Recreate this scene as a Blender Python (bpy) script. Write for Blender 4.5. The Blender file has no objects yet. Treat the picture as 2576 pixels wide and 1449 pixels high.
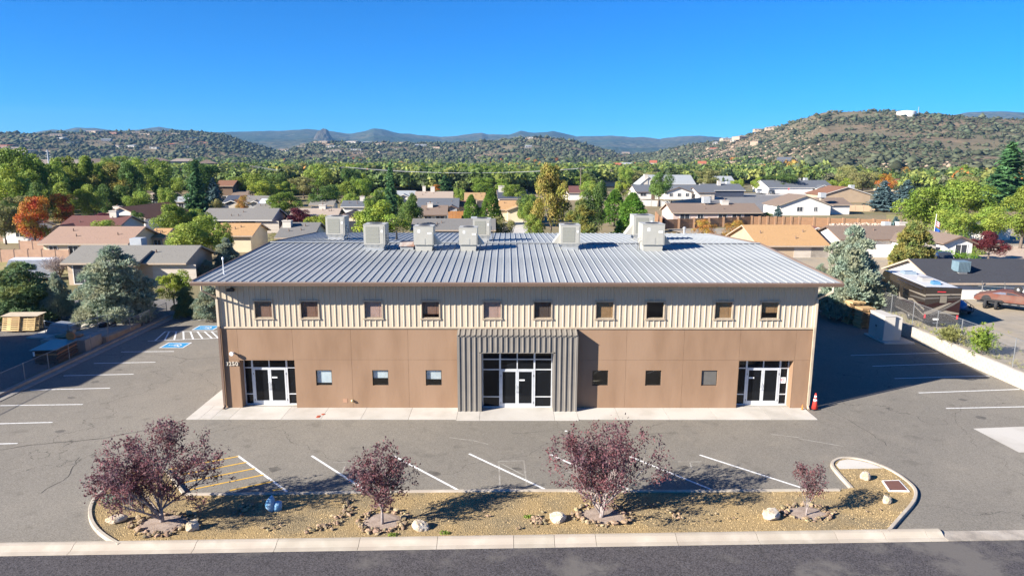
import bpy, math, random
import numpy as np
from mathutils import Vector, Matrix
random.seed(7)
RNG = np.random.default_rng(7)
scn = bpy.context.scene
COL = scn.collection
R_ = math.radians

# ------------------------------------------------------------------ camera, sky, sun, exposure
F_PX, PITCH, YAW, ROLL = 1713.16, 0.1875, 0.0079, 0.0034        # focal length in pixels of a 2576 px wide frame
CAM = np.array([-0.601, -35.621, 13.4986])
_w = np.array([math.sin(YAW)*math.cos(PITCH), math.cos(YAW)*math.cos(PITCH), -math.sin(PITCH)])
_r0 = np.array([math.cos(YAW), -math.sin(YAW), 0.0]); _u0 = np.cross(_r0, _w)
_r = _r0*math.cos(ROLL)+_u0*math.sin(ROLL); _u = -_r0*math.sin(ROLL)+_u0*math.cos(ROLL)
cam = bpy.data.cameras.new("camera"); cam_o = bpy.data.objects.new("camera", cam); COL.objects.link(cam_o)
cam.sensor_fit = 'HORIZONTAL'; cam.sensor_width = 36.0; cam.lens = F_PX/2576*36.0
cam.clip_start = 0.5; cam.clip_end = 40000
cam_o.matrix_world = Matrix(((_r[0], _u[0], -_w[0], CAM[0]), (_r[1], _u[1], -_w[1], CAM[1]), (_r[2], _u[2], -_w[2], CAM[2]), (0, 0, 0, 1)))
scn.camera = cam_o

SUN_AZ, SUN_EL = 63.7, 26.4          # light travels towards +y turned 63.7 deg to +x
world = bpy.data.worlds.new("World"); scn.world = world; world.use_nodes = True
nt = world.node_tree; nt.nodes.clear()
sky = nt.nodes.new("ShaderNodeTexSky"); sky.sky_type = 'NISHITA'; sky.sun_disc = False
sky.sun_elevation = R_(SUN_EL); sky.sun_rotation = R_(SUN_AZ+180)
sky.altitude = 1700; sky.air_density = 1.0; sky.dust_density = 0.15; sky.ozone_density = 3.0
hsv = nt.nodes.new("ShaderNodeHueSaturation"); hsv.inputs['Saturation'].default_value = 1.22
bg = nt.nodes.new("ShaderNodeBackground"); bg.inputs['Strength'].default_value = 0.05
wo = nt.nodes.new("ShaderNodeOutputWorld")
tint = nt.nodes.new("ShaderNodeMix"); tint.data_type = 'RGBA'; tint.blend_type = 'MULTIPLY'; tint.inputs[0].default_value = 1.0; tint.inputs[7].default_value = (.36, .73, 1.22, 1)
nt.links.new(sky.outputs[0], tint.inputs[6]); nt.links.new(tint.outputs[2], hsv.inputs['Color']); nt.links.new(hsv.outputs[0], bg.inputs[0]); nt.links.new(bg.outputs[0], wo.inputs[0])
sun = bpy.data.lights.new("sun", 'SUN'); sun.energy = 5.0; sun.angle = R_(0.53); sun.color = (1.0, 0.93, 0.83)
sun_o = bpy.data.objects.new("sun", sun); COL.objects.link(sun_o)
sd = Vector((math.sin(R_(SUN_AZ))*math.cos(R_(SUN_EL)), math.cos(R_(SUN_AZ))*math.cos(R_(SUN_EL)), -math.sin(R_(SUN_EL))))
sun_o.rotation_euler = sd.to_track_quat('-Z', 'Y').to_euler(); sun_o.location = (-60, -60, 60)
scn.view_settings.view_transform = 'Standard'; scn.view_settings.look = 'None'
scn.view_settings.exposure = 1.52; scn.view_settings.gamma = 1.0
scn.render.engine = 'CYCLES'
scn.cycles.use_denoising = True
scn.cycles.max_bounces = 6; scn.cycles.diffuse_bounces = 3; scn.cycles.transparent_max_bounces = 12; scn.cycles.volume_bounces = 0

# ------------------------------------------------------------------ survey helpers
def ray(px, py):
    return _w + _r*(px-1288)/F_PX - _u*(py-724.5)/F_PX
def G(px, py, z=0.0):                 # where a sight line meets level ground of height z
    d = ray(px, py); t = (z-CAM[2])/d[2]; p = CAM+d*t
    return Vector((p[0], p[1], z))
def W(px, py, Y=0.0):                 # where it meets the upright plane y = Y
    d = ray(px, py); p = CAM+d*(Y-CAM[1])/d[1]
    return Vector(p)
def dist(p): return math.hypot(p[0]-CAM[0], p[1]-CAM[1])

# ------------------------------------------------------------------ object helpers
def tag(o, label=None, cat=None, group=None, kind=None):
    if label: o['label'] = label
    if cat: o['category'] = cat
    if group: o['group'] = group
    if kind: o['kind'] = kind
    return o
def thing(name, label, cat, loc=(0, 0, 0), rz=0.0, group=None, scale=None):
    o = bpy.data.objects.new(name, None); COL.objects.link(o)
    o.empty_display_size = 0.3; o.location = loc; o.rotation_euler = (0, 0, rz)
    if scale is not None: o.scale = scale if hasattr(scale, '__len__') else (scale,)*3
    return tag(o, label, cat, group)
def link(name, me, parent=None, loc=None, rot=None, scale=None):
    o = bpy.data.objects.new(name, me); COL.objects.link(o)
    if parent is not None: o.parent = parent
    if loc is not None: o.location = loc
    if rot is not None: o.rotation_euler = rot
    if scale is not None: o.scale = scale if hasattr(scale, '__len__') else (scale,)*3
    return o
def npmesh(name, V, Fc, mat=None, attr=None, smooth=False):
    """mesh from arrays; Fc (n,k) with one face size; attr: value per face"""
    V = np.asarray(V, np.float32); Fc = np.asarray(Fc, np.int32)
    me = bpy.data.meshes.new(name); n, k = Fc.shape
    me.vertices.add(len(V)); me.vertices.foreach_set('co', V.ravel())
    me.loops.add(n*k); me.loops.foreach_set('vertex_index', Fc.ravel())
    me.polygons.add(n); me.polygons.foreach_set('loop_start', np.arange(n, dtype=np.int32)*k)
    me.update(calc_edges=True)
    if smooth: me.polygons.foreach_set('use_smooth', np.ones(n, bool))
    if attr is not None:
        a = me.attributes.new('rnd', 'FLOAT', 'FACE'); a.data.foreach_set('value', np.asarray(attr, np.float32))
    if mat: me.materials.append(mat)
    return me
class MB:
    def __init__(s): s.v = []; s.f = []
    def add(s, vs, fs):
        b = len(s.v); s.v += [tuple(v) for v in vs]; s.f += [tuple(b+i for i in f) for f in fs]; return s
    def box(s, x0, x1, y0, y1, z0, z1, M=None):
        vs = [(x0, y0, z0), (x1, y0, z0), (x1, y1, z0), (x0, y1, z0), (x0, y0, z1), (x1, y0, z1), (x1, y1, z1), (x0, y1, z1)]
        if M is not None: vs = [M @ Vector(v) for v in vs]
        return s.add(vs, [(0, 3, 2, 1), (4, 5, 6, 7), (0, 1, 5, 4), (1, 2, 6, 5), (2, 3, 7, 6), (3, 0, 4, 7)])
    def bar(s, a, b, w, h):           # square bar from a to b
        a, b = Vector(a), Vector(b); d = b-a; L = d.length
        M = Matrix.Translation(a) @ d.to_track_quat('X', 'Z').to_matrix().to_4x4()
        return s.box(0, L, -w/2, w/2, -h/2, h/2, M)
    def poly(s, pts): return s.add(pts, [tuple(range(len(pts)))])
    def prism(s, pts, off):           # polygon pts extruded by vector off
        n = len(pts); off = Vector(off); q = [Vector(p) for p in pts]
        vs = q+[p+off for p in q]
        return s.add(vs, [tuple(range(n))[::-1], tuple(range(n, 2*n))]+[(i, (i+1) % n, n+(i+1) % n, n+i) for i in range(n)])
    def tube(s, pts, rad, n=6, cap=True):
        pts = [Vector(p) for p in pts]; vs = []; m = len(pts)
        if not hasattr(rad, '__len__'): rad = [rad]*m
        for i, p in enumerate(pts):
            d = (pts[min(i+1, m-1)]-pts[max(i-1, 0)])
            q = d.to_track_quat('Z', 'Y') if d.length > 1e-9 else Vector((0, 0, 1)).to_track_quat('Z', 'Y')
            for k in range(n):
                a = 2*math.pi*k/n; vs.append(p+q @ Vector((math.cos(a)*rad[i], math.sin(a)*rad[i], 0)))
        fs = [(i*n+k, i*n+(k+1) % n, (i+1)*n+(k+1) % n, (i+1)*n+k) for i in range(m-1) for k in range(n)]
        if cap: fs += [tuple(range(n))[::-1], tuple(range((m-1)*n, m*n))]
        return s.add(vs, fs)
    def lathe(s, prof, n=16, c=(0, 0, 0), axis='Z'):
        pts = []
        for r, z in prof:
            for k in range(n):
                a = 2*math.pi*k/n
                v = (math.cos(a)*r, math.sin(a)*r, z) if axis == 'Z' else ((math.cos(a)*r, z, math.sin(a)*r) if axis == 'Y' else (z, math.cos(a)*r, math.sin(a)*r))
                pts.append((v[0]+c[0], v[1]+c[1], v[2]+c[2]))
        m = len(prof)
        fs = [(i*n+k, i*n+(k+1) % n, (i+1)*n+(k+1) % n, (i+1)*n+k) for i in range(m-1) for k in range(n)]
        fs += [tuple(range(n))[::-1], tuple(range((m-1)*n, m*n))]
        return s.add(pts, fs)
    def mesh(s, name, mat=None, smooth=False):
        me = bpy.data.meshes.new(name); me.from_pydata(s.v, [], s.f); me.update()
        if smooth: me.polygons.foreach_set('use_smooth', np.ones(len(me.polygons), bool))
        if mat: me.materials.append(mat)
        return me
    def build(s, name, mat=None, parent=None, smooth=False, **k):
        return link(name, s.mesh(name, mat, smooth), parent, **k)
def copy_tree(o, parent=None):
    c = o.copy(); COL.objects.link(c); c.parent = parent
    for ch in o.children: copy_tree(ch, c)
    return c

# ------------------------------------------------------------------ materials
_mats = {}
def mat(name, c1, c2=None, scale=3.0, rough=0.8, bump=0.0, bscale=60.0, metal=0.0, spec=0.3, randv=0.0, attr=0.0, c3=None, scale3=0.3,
        stretch=None, transl=0.0, detail=5.0, lo=0.35, hi=0.65):
    if name in _mats: return _mats[name]
    m = bpy.data.materials.new(name); m.use_nodes = True; t = m.node_tree; N = t.nodes; L = t.links
    b = N['Principled BSDF']; b.inputs['Roughness'].default_value = rough; b.inputs['Metallic'].default_value = metal
    b.inputs['Specular IOR Level'].default_value = spec
    tc = N.new('ShaderNodeTexCoord'); src = tc.outputs['Object']
    if stretch:
        mp = N.new('ShaderNodeMapping'); mp.inputs['Scale'].default_value = stretch; L.new(src, mp.inputs[0]); src = mp.outputs[0]
    def noise(sc, d=detail):
        n = N.new('ShaderNodeTexNoise'); n.inputs['Scale'].default_value = sc; n.inputs['Detail'].default_value = d; L.new(src, n.inputs['Vector']); return n.outputs['Fac']
    def ramp(fac, lo, hi):
        r = N.new('ShaderNodeMapRange'); r.inputs[1].default_value = lo; r.inputs[2].default_value = hi; L.new(fac, r.inputs[0]); return r.outputs[0]
    def mix(f, a, c):
        x = N.new('ShaderNodeMix'); x.data_type = 'RGBA'
        if f is not None: L.new(f, x.inputs[0])
        for s, v in ((6, a), (7, c)):
            if isinstance(v, tuple): x.inputs[s].default_value = (*v[:3], 1)
            else: L.new(v, x.inputs[s])
        return x.outputs[2]
    if c2 is None: c2 = tuple(x*0.82 for x in c1)
    out = mix(ramp(noise(scale), lo, hi), c1, c2)
    if c3 is not None: out = mix(ramp(noise(scale3, 3), 0.42, 0.62), out, c3)
    if randv or attr:
        h = N.new('ShaderNodeHueSaturation'); L.new(out, h.inputs['Color'])
        val = None
        if randv:
            oi = N.new('ShaderNodeObjectInfo'); r = N.new('ShaderNodeMapRange'); L.new(oi.outputs['Random'], r.inputs[0])
            r.inputs[3].default_value = 1-randv; r.inputs[4].default_value = 1+randv; val = r.outputs[0]
            r2 = N.new('ShaderNodeMapRange'); mth = N.new('ShaderNodeMath'); mth.operation = 'FRACT'; m2 = N.new('ShaderNodeMath'); m2.operation = 'MULTIPLY'
            m2.inputs[1].default_value = 17.3; L.new(oi.outputs['Random'], m2.inputs[0]); L.new(m2.outputs[0], mth.inputs[0]); L.new(mth.outputs[0], r2.inputs[0])
            r2.inputs[3].default_value = 0.5-randv*0.07; r2.inputs[4].default_value = 0.5+randv*0.07; L.new(r2.outputs[0], h.inputs['Hue'])
        if attr:
            at = N.new('ShaderNodeAttribute'); at.attribute_name = 'rnd'; r = N.new('ShaderNodeMapRange'); L.new(at.outputs['Fac'], r.inputs[0])
            r.inputs[3].default_value = 1-attr; r.inputs[4].default_value = 1+attr
            if val is not None:
                mu = N.new('ShaderNodeMath'); mu.operation = 'MULTIPLY'; L.new(val, mu.inputs[0]); L.new(r.outputs[0], mu.inputs[1]); val = mu.outputs[0]
            else: val = r.outputs[0]
        L.new(val, h.inputs['Value']); out = h.outputs[0]
    L.new(out, b.inputs['Base Color'])
    if bump:
        bp = N.new('ShaderNodeBump'); bp.inputs['Strength'].default_value = 1.0; bp.inputs['Distance'].default_value = bump
        L.new(noise(bscale, 4), bp.inputs['Height']); L.new(bp.outputs[0], b.inputs['Normal'])
    if transl:
        tr = N.new('ShaderNodeBsdfTranslucent'); L.new(out, tr.inputs[0]); ms = N.new('ShaderNodeMixShader'); ms.inputs[0].default_value = transl
        L.new(b.outputs[0], ms.inputs[1]); L.new(tr.outputs[0], ms.inputs[2]); L.new(ms.outputs[0], N['Material Output'].inputs[0])
    _mats[name] = m
    return m
def plain(name, c, rough=0.5, metal=0.0, spec=0.4, var=0.12):
    return mat(name, c, tuple(x*(1-var) for x in c), 4.0, rough, metal=metal, spec=spec)
GLASS = bpy.data.materials.new('dark_glass'); GLASS.use_nodes = True
_b = GLASS.node_tree.nodes['Principled BSDF']; _b.inputs['Base Color'].default_value = (.007, .008, .010, 1); _b.inputs['Roughness'].default_value = 0.03
_b.inputs['Specular IOR Level'].default_value = 0.22
CLEAR = bpy.data.materials.new('window_glass'); CLEAR.use_nodes = True
_t = CLEAR.node_tree; _t.nodes.remove(_t.nodes['Principled BSDF'])
_tr = _t.nodes.new('ShaderNodeBsdfTransparent'); _tr.inputs[0].default_value = (.95, .96, .96, 1); _gl = _t.nodes.new('ShaderNodeBsdfGlossy'); _gl.inputs['Roughness'].default_value = 0.02
_lw = _t.nodes.new('ShaderNodeLayerWeight'); _lw.inputs[0].default_value = .5; _pw = _t.nodes.new('ShaderNodeMath'); _pw.operation = 'POWER'; _pw.inputs[1].default_value = 3.0; _t.links.new(_lw.outputs['Facing'], _pw.inputs[0])
_fr = _t.nodes.new('ShaderNodeMath'); _fr.operation = 'MULTIPLY_ADD'; _fr.inputs[1].default_value = .5; _fr.inputs[2].default_value = .05; _t.links.new(_pw.outputs[0], _fr.inputs[0]); _mx = _t.nodes.new('ShaderNodeMixShader')
_t.links.new(_fr.outputs[0], _mx.inputs[0]); _t.links.new(_tr.outputs[0], _mx.inputs[1]); _t.links.new(_gl.outputs[0], _mx.inputs[2]); _t.links.new(_mx.outputs[0], _t.nodes['Material Output'].inputs[0])

def asphalt(name, c1, c2, cs, speck=0.35, patch=0.08, crack=True, sealed=None):
    m = bpy.data.materials.new(name); m.use_nodes = True; t = m.node_tree; N = t.nodes; L = t.links
    b = N['Principled BSDF']; b.inputs['Roughness'].default_value = 0.92; b.inputs['Specular IOR Level'].default_value = 0.2
    tc = N.new('ShaderNodeTexCoord')
    def noise(sc, d=4, rough=.55):
        n = N.new('ShaderNodeTexNoise'); n.inputs['Scale'].default_value = sc; n.inputs['Detail'].default_value = d; n.inputs['Roughness'].default_value = rough
        L.new(tc.outputs['Object'], n.inputs['Vector']); return n.outputs['Fac']
    def mr(f, a, c, lo=0., hi=1.):
        r = N.new('ShaderNodeMapRange'); r.inputs[1].default_value = a; r.inputs[2].default_value = c; r.inputs[3].default_value = lo; r.inputs[4].default_value = hi; L.new(f, r.inputs[0]); return r.outputs[0]
    def mix(f, a, c, mode='MIX'):
        x = N.new('ShaderNodeMix'); x.data_type = 'RGBA'; x.blend_type = mode
        if isinstance(f, float): x.inputs[0].default_value = f
        else: L.new(f, x.inputs[0])
        for s, v in ((6, a), (7, c)):
            if isinstance(v, tuple): x.inputs[s].default_value = (*v[:3], 1)
            else: L.new(v, x.inputs[s])
        return x.outputs[2]
    col = mix(mr(noise(patch, 5), .38, .62), c1, c2)
    col = mix(mr(noise(0.6, 6, .65), .5, .8, 0, .5), col, cs)
    v = N.new('ShaderNodeTexVoronoi'); v.inputs['Scale'].default_value = 32; L.new(tc.outputs['Object'], v.inputs['Vector'])
    h = N.new('ShaderNodeHueSaturation'); L.new(col, h.inputs['Color']); sep = N.new('ShaderNodeSeparateColor'); L.new(v.outputs['Color'], sep.inputs[0])
    L.new(mr(sep.outputs[0], 0, 1, 1-speck, 1+speck), h.inputs['Value']); col = h.outputs[0]
    v2 = N.new('ShaderNodeTexNoise'); v2.inputs['Scale'].default_value = 1.1; v2.inputs['Detail'].default_value = 2; L.new(tc.outputs['Object'], v2.inputs['Vector'])
    col = mix(mr(v2.outputs['Fac'], .60, .76, 0, .38), col, tuple(v*.45 for v in c1))
    if sealed: col = mix(mr(noise(0.25, 6, .7), .52, .62, 0, .85), col, sealed)
    if crack:
        vv = N.new('ShaderNodeTexVoronoi'); vv.feature = 'DISTANCE_TO_EDGE'; vv.inputs['Scale'].default_value = 0.07
        ad = N.new('ShaderNodeVectorMath'); ad.operation = 'ADD'; nn = N.new('ShaderNodeTexNoise'); nn.inputs['Scale'].default_value = .5; nn.inputs['Detail'].default_value = 6
        sc = N.new('ShaderNodeVectorMath'); sc.operation = 'SCALE'; sc.inputs[3].default_value = 2.5
        L.new(tc.outputs['Object'], nn.inputs['Vector']); L.new(nn.outputs['Color'], sc.inputs[0]); L.new(tc.outputs['Object'], ad.inputs[0]); L.new(sc.outputs[0], ad.inputs[1]); L.new(ad.outputs[0], vv.inputs['Vector'])
        col = mix(mr(vv.outputs['Distance'], 0.0, 0.0014, .7, 0), col, (.03, .028, .026))
    L.new(col, b.inputs['Base Color'])
    bp = N.new('ShaderNodeBump'); bp.inputs['Strength'].default_value = .6; bp.inputs['Distance'].default_value = .012; L.new(noise(28, 3), bp.inputs['Height']); L.new(bp.outputs[0], b.inputs['Normal'])
    return m
# ------------------------------------------------------------------ the office building
def coat(name, c, bump=.004, var=.85, sc=.6, bs=90, rough=.9):
    return mat(name, c, tuple(x*var for x in c), sc, rough, bump=bump, bscale=bs, spec=.15, lo=.25, hi=.75)
STUCCO = mat('tan_stucco', (.262, .168, .107), (.222, .141, .089), 1.6, .95, bump=.004, bscale=9, spec=.1, c3=(.285, .187, .122), scale3=.5, lo=.32, hi=.7, stretch=(1, 1, .3))
STUCCO_D = mat('stucco_joint', (.25, .155, .097))
SIDING = mat('cream_siding', (.50, .425, .32), (.465, .395, .295), .8, .5, spec=.35)
TRIM = mat('beige_trim', (.42, .345, .255), rough=.5)
BROWN = mat('brown_metal', (.17, .115, .085), (.15, .10, .075), 1.5, .45, spec=.4)
CLAD = mat('taupe_cladding', (.20, .182, .158), (.178, .163, .143), 1.2, .5, spec=.35)
GALV = mat('galvalume_roof', (.285, .30, .305), (.235, .25, .255), 1.6, .6, metal=.0, spec=.3, c3=(.32, .33, .33), scale3=.25, stretch=(1, .15, 1))
SILVER = plain('anodised_frame', (.66, .68, .70), .35, .3)
BRONZE = plain('bronze_frame', (.035, .03, .027), .45)
CONC = mat('pale_concrete', (.45, .42, .375), (.385, .36, .315), 1.2, .9, bump=.003, bscale=60, spec=.2, c3=(.48, .455, .41), scale3=.35, randv=.06)
KERBM = mat('kerb_concrete', (.44, .39, .32), (.37, .325, .26), 2.0, .92, bump=.004, bscale=50, spec=.2, c3=(.36, .31, .25), scale3=.8, randv=.06)
DARK = plain('interior_dark', (.02, .02, .02), .9)
WHITE = plain('white_paint', (.8, .8, .78), .5)

BLD = thing('office_building', 'two storey office building with tan stucco base, cream ribbed siding and grey metal roof', 'building')
HW, DEP, ZS, ZE, ZR = 16.0, 21.72, 4.54, 7.22, 7.79
OV, OVX = 1.0, 0.79
# openings in the facade
up_x = [663, 779, 939, 1083, 1238, 1365, 1521, 1648, 1820, 1936]
UPW = [(W(x-22, 778)[0], W(x+22, 778)[0]) for x in up_x]; UPZ = (5.09, 6.01)
lo_x = [815, 957, 1091, 1510, 1643.5, 1784.5]
LOW = [(W(x-20, 950)[0], W(x+20, 950)[0]) for x in lo_x]; LOZ = (1.31, 2.18)
DOORS = [(W(606, 960)[0], W(743.5, 960)[0]), (W(1856, 960)[0], W(1992, 960)[0])]; DZ = 2.73
CD = (W(1213, 960)[0], W(1389, 960)[0]); CZ = 3.30
opens = [(a, b, *LOZ) for a, b in LOW]+[(a, b, -.1, DZ) for a, b in DOORS]+[(CD[0]-.02, CD[1]+.02, -.1, CZ)]
def panel(x0, x1, z0, z1, y0, y1, ops, M=None):
    mb = MB()
    ops = [(max(a, x0), min(b, x1), max(c, z0), min(d, z1)) for a, b, c, d in ops if a < x1 and b > x0 and c < z1 and d > z0]
    xs = sorted({x0, x1, *[o[0] for o in ops], *[o[1] for o in ops]}); 
    for a, b in zip(xs, xs[1:]):
        mid = (a+b)/2; segs = [(z0, z1)]
        for o in ops:
            if o[0] < mid < o[1]:
                ns = []
                for c, d in segs:
                    if o[2] > c: ns.append((c, min(d, o[2])))
                    if o[3] < d: ns.append((max(c, o[3]), d))
                segs = [s for s in ns if s[1]-s[0] > 1e-4]
        for c, d in segs: mb.box(a, b, y0, y1, c, d, M)
    return mb
jx = sorted([CD[0]-.02, CD[1]+.02, -HW]+[W(x, 860)[0] for x in (597.5, 735.6, 882.5, 1025.9, 1152, 1451, 1576.4, 1721, 1862, 2002.5)]+[HW])
zj = 2.77; g = .005
for a, b in zip(jx, jx[1:]):
    for c, d in ((0, zj), (zj, ZS)):
        if CD[0]-.1 < (a+b)/2 < CD[1]+.1 and c == 0 and a >= CD[0]-.03: continue
        panel(a+(g if a > -HW else 0), b-(g if b < HW else 0), c+(g if c else -.05), d-(g if d < ZS else 0), -.0, .2, opens).build('stucco_panel', STUCCO, BLD)
panel(-HW+.03, HW-.03, -.05, ZS, .012, .19, [(a-.02, b+.02, c-.02, d+.02) for a, b, c, d in opens]).build('joint_backing', STUCCO_D, BLD)
for sx in (-1, 1):
    MB().box(min(sx*HW, sx*(HW-.2)), max(sx*HW, sx*(HW-.2)), .2, DEP, -.05, ZS).build('stucco_side', STUCCO, BLD)
MB().box(-HW, HW, DEP-.2, DEP, -.05, ZS).build('stucco_rear', STUCCO, BLD)
# ribbed siding
def rib_profile(x0, x1, pitch, base, top, h):
    pts = [(x0, 0.0)]
    k0 = math.floor(x0/pitch)-1
    for k in range(k0, math.ceil(x1/pitch)+2):
        c = k*pitch
        for dx, y in ((-base/2, 0), (-top/2, -h), (top/2, -h), (base/2, 0), (pitch*.33-.012, 0), (pitch*.33, -.006), (pitch*.33+.012, 0), (pitch*.67-.012, 0), (pitch*.67, -.006), (pitch*.67+.012, 0)):
            x = c+dx
            if x0 < x < x1: pts.append((x, y))
    def yat(x):
        u = (x/pitch-round(x/pitch))*pitch
        return -h*max(0, min(1, (base/2-abs(u))/(base/2-top/2)))
    pts[0] = (x0, yat(x0)); pts.append((x1, yat(x1)))
    return pts
def ribbed(x0, x1, z0, z1, pitch=.305, base=.09, top=.045, h=.036, mb=None, M=None, y=0.0):
    mb = mb or MB(); p = rib_profile(x0, x1, pitch, base, top, h)
    vs = [(a, b+y, z0) for a, b in p]+[(a, b+y, z1) for a, b in p]
    if M is not None: vs = [M @ Vector(v) for v in vs]
    n = len(p); return mb.add(vs, [(i, i+1, n+i+1, n+i) for i in range(n-1)])
PW = 2*HW/35
for i in range(35):
    a, b = -HW+i*PW, -HW+(i+1)*PW; mb = MB()
    cuts = [w for w in UPW if w[0] < b and w[1] > a]
    xs = sorted({a, b, *[min(max(w[0], a), b) for w in cuts], *[min(max(w[1], a), b) for w in cuts]})
    for c, d in zip(xs, xs[1:]):
        if d-c < 1e-4: continue
        m = (c+d)/2
        if any(w[0] < m < w[1] for w in cuts):
            ribbed(c, d, ZS+.06, UPZ[0], mb=mb); ribbed(c, d, UPZ[1], ZE-.1, mb=mb)
        else: ribbed(c, d, ZS+.06, ZE-.1, mb=mb)
    mb.build('siding_panel', SIDING, BLD)
panel(-HW, HW, ZS+.06, ZE-.1, .03, .1, [(a-.03, b+.03, UPZ[0]-.03, UPZ[1]+.03) for a, b in UPW]).build('wall_liner', TRIM, BLD)
for sx in (-1, 1):
    Mx = Matrix.Translation((sx*HW, 0, 0)) @ Matrix.Rotation(-sx*math.pi/2, 4, 'Z') if sx < 0 else Matrix.Translation((HW, 0, 0)) @ Matrix.Rotation(math.pi/2, 4, 'Z')
    mb = MB(); 
    if sx > 0: ribbed(0.02, DEP, ZS, ZE-.02, mb=mb, M=Mx)
    else: ribbed(-DEP, -.02, ZS, ZE-.02, mb=mb, M=Matrix.Translation((-HW, 0, 0)) @ Matrix.Rotation(-math.pi/2, 4, 'Z'))
    mb.build('side_siding', SIDING, BLD)
    gx = sx*(HW-.05)
    MB().prism([(gx, 0.05, ZE-.3), (gx, DEP-.05, ZE-.3), (gx, DEP-.05, ZE-.12), (gx, DEP/2, ZR-.12), (gx, .05, ZE-.12)], (-sx*.08, 0, 0)).build('gable_infill', SIDING, BLD)
MB().box(-HW, HW, DEP-.1, DEP-.02, ZS, ZE-.1).build('rear_siding', SIDING, BLD)
MB().prism([(-HW-.02, -.055, ZS-.03), (-HW-.02, .03, ZS-.03), (-HW-.02, .03, ZS+.07), (-HW-.02, -.03, ZS+.07), (-HW-.02, -.055, ZS+.045)], (2*HW+.04, 0, 0)).build('belt_flashing', TRIM, BLD)
for sx in (-1, 1):
    x0, x1 = (-HW-.035, -HW+.14) if sx < 0 else (HW-.14, HW+.035)
    MB().box(x0, x1, -.045, .1, ZS+.071, ZE-.1).build('corner_trim', SIDING, BLD)
# upper windows
BLIND = [mat('walnut_blind', (.30, .17, .12)), mat('rose_blind', (.52, .34, .28)), mat('honey_blind', (.42, .25, .12)), mat('dark_blind', (.12, .09, .075))]
bl = [(0, 1, .8), (0, 1, .8), (1, 1, 1.2), (0, .8, .8), (1, 1, 1.2), (3, 1, .7), (2, 1, .9), None, (2, 1, .9), (2, .68, .9)]
for i, (a, b) in enumerate(UPW):
    z0, z1 = UPZ
    fr = MB(); t = .055
    fr.box(a-.07, b+.07, -.07, -.03+.05, z1-.01, z1+.06).box(a-.09, b+.09, -.085, .02, z0-.075, z0-.01)
    fr.box(a-.055, a+.012, -.06, .1, z0-.01, z1-.01).box(b-.012, b+.055, -.06, .1, z0-.01, z1-.01)
    fr.box(a+.012, b-.012, -.01, .1, z0-.0, z0+.03).box(a+.012, b-.012, -.01, .1, z1-.04, z1-.01)
    wn = fr.build('window', TRIM, BLD)
    MB().box(a+.012, b-.012, .03, .036, z0+.03, z1-.04).build('pane', CLEAR, wn)
    if bl[i]:
        k, cov, tilt = bl[i]; mb = MB(); n = 19; top = z1-.05; bot = z1-.04-(z1-z0-.08)*cov
        for j in range(n):
            zc = top-(top-bot)*(j+.5)/n; hh = (top-bot)/n*.42*tilt
            mb.add([(a+.02, .075, zc-hh), (b-.02, .075, zc-hh), (b-.02, .10, zc+hh), (a+.02, .10, zc+hh)], [(0, 1, 2, 3)])
        for lx in (.2, .8): mb.box(a+(b-a)*lx-.008, a+(b-a)*lx+.008, .07, .074, bot, top)
        mb.build('blind', BLIND[k], wn)
# lower windows
SHADE = mat('white_shade', (.62, .70, .72)); SCREEN = plain('grey_screen', (.11, .105, .095), .8)
lw = [.86, .55, .62, None, None, 'scr']
for i, (a, b) in enumerate(LOW):
    z0, z1 = LOZ; t = .035; fr = MB()
    fr.box(a, a+t, .06, .12, z0, z1).box(b-t, b, .06, .12, z0, z1).box(a+t, b-t, .06, .12, z0, z0+t).box(a+t, b-t, .06, .12, z1-t, z1)
    wn = fr.build('window', BRONZE, BLD)
    if lw[i] == 'scr': MB().box(a+t, b-t, .075, .08, z0+t, z1-t).build('insect_screen', SCREEN, wn)
    else: MB().box(a+t, b-t, .085, .09, z0+t, z1-t).build('pane', CLEAR, wn)
    if isinstance(lw[i], float): MB().box(a+.02, b-.02, .13, .135, z1-(z1-z0)*lw[i], z1).build('roller_shade', SHADE, wn)
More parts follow.
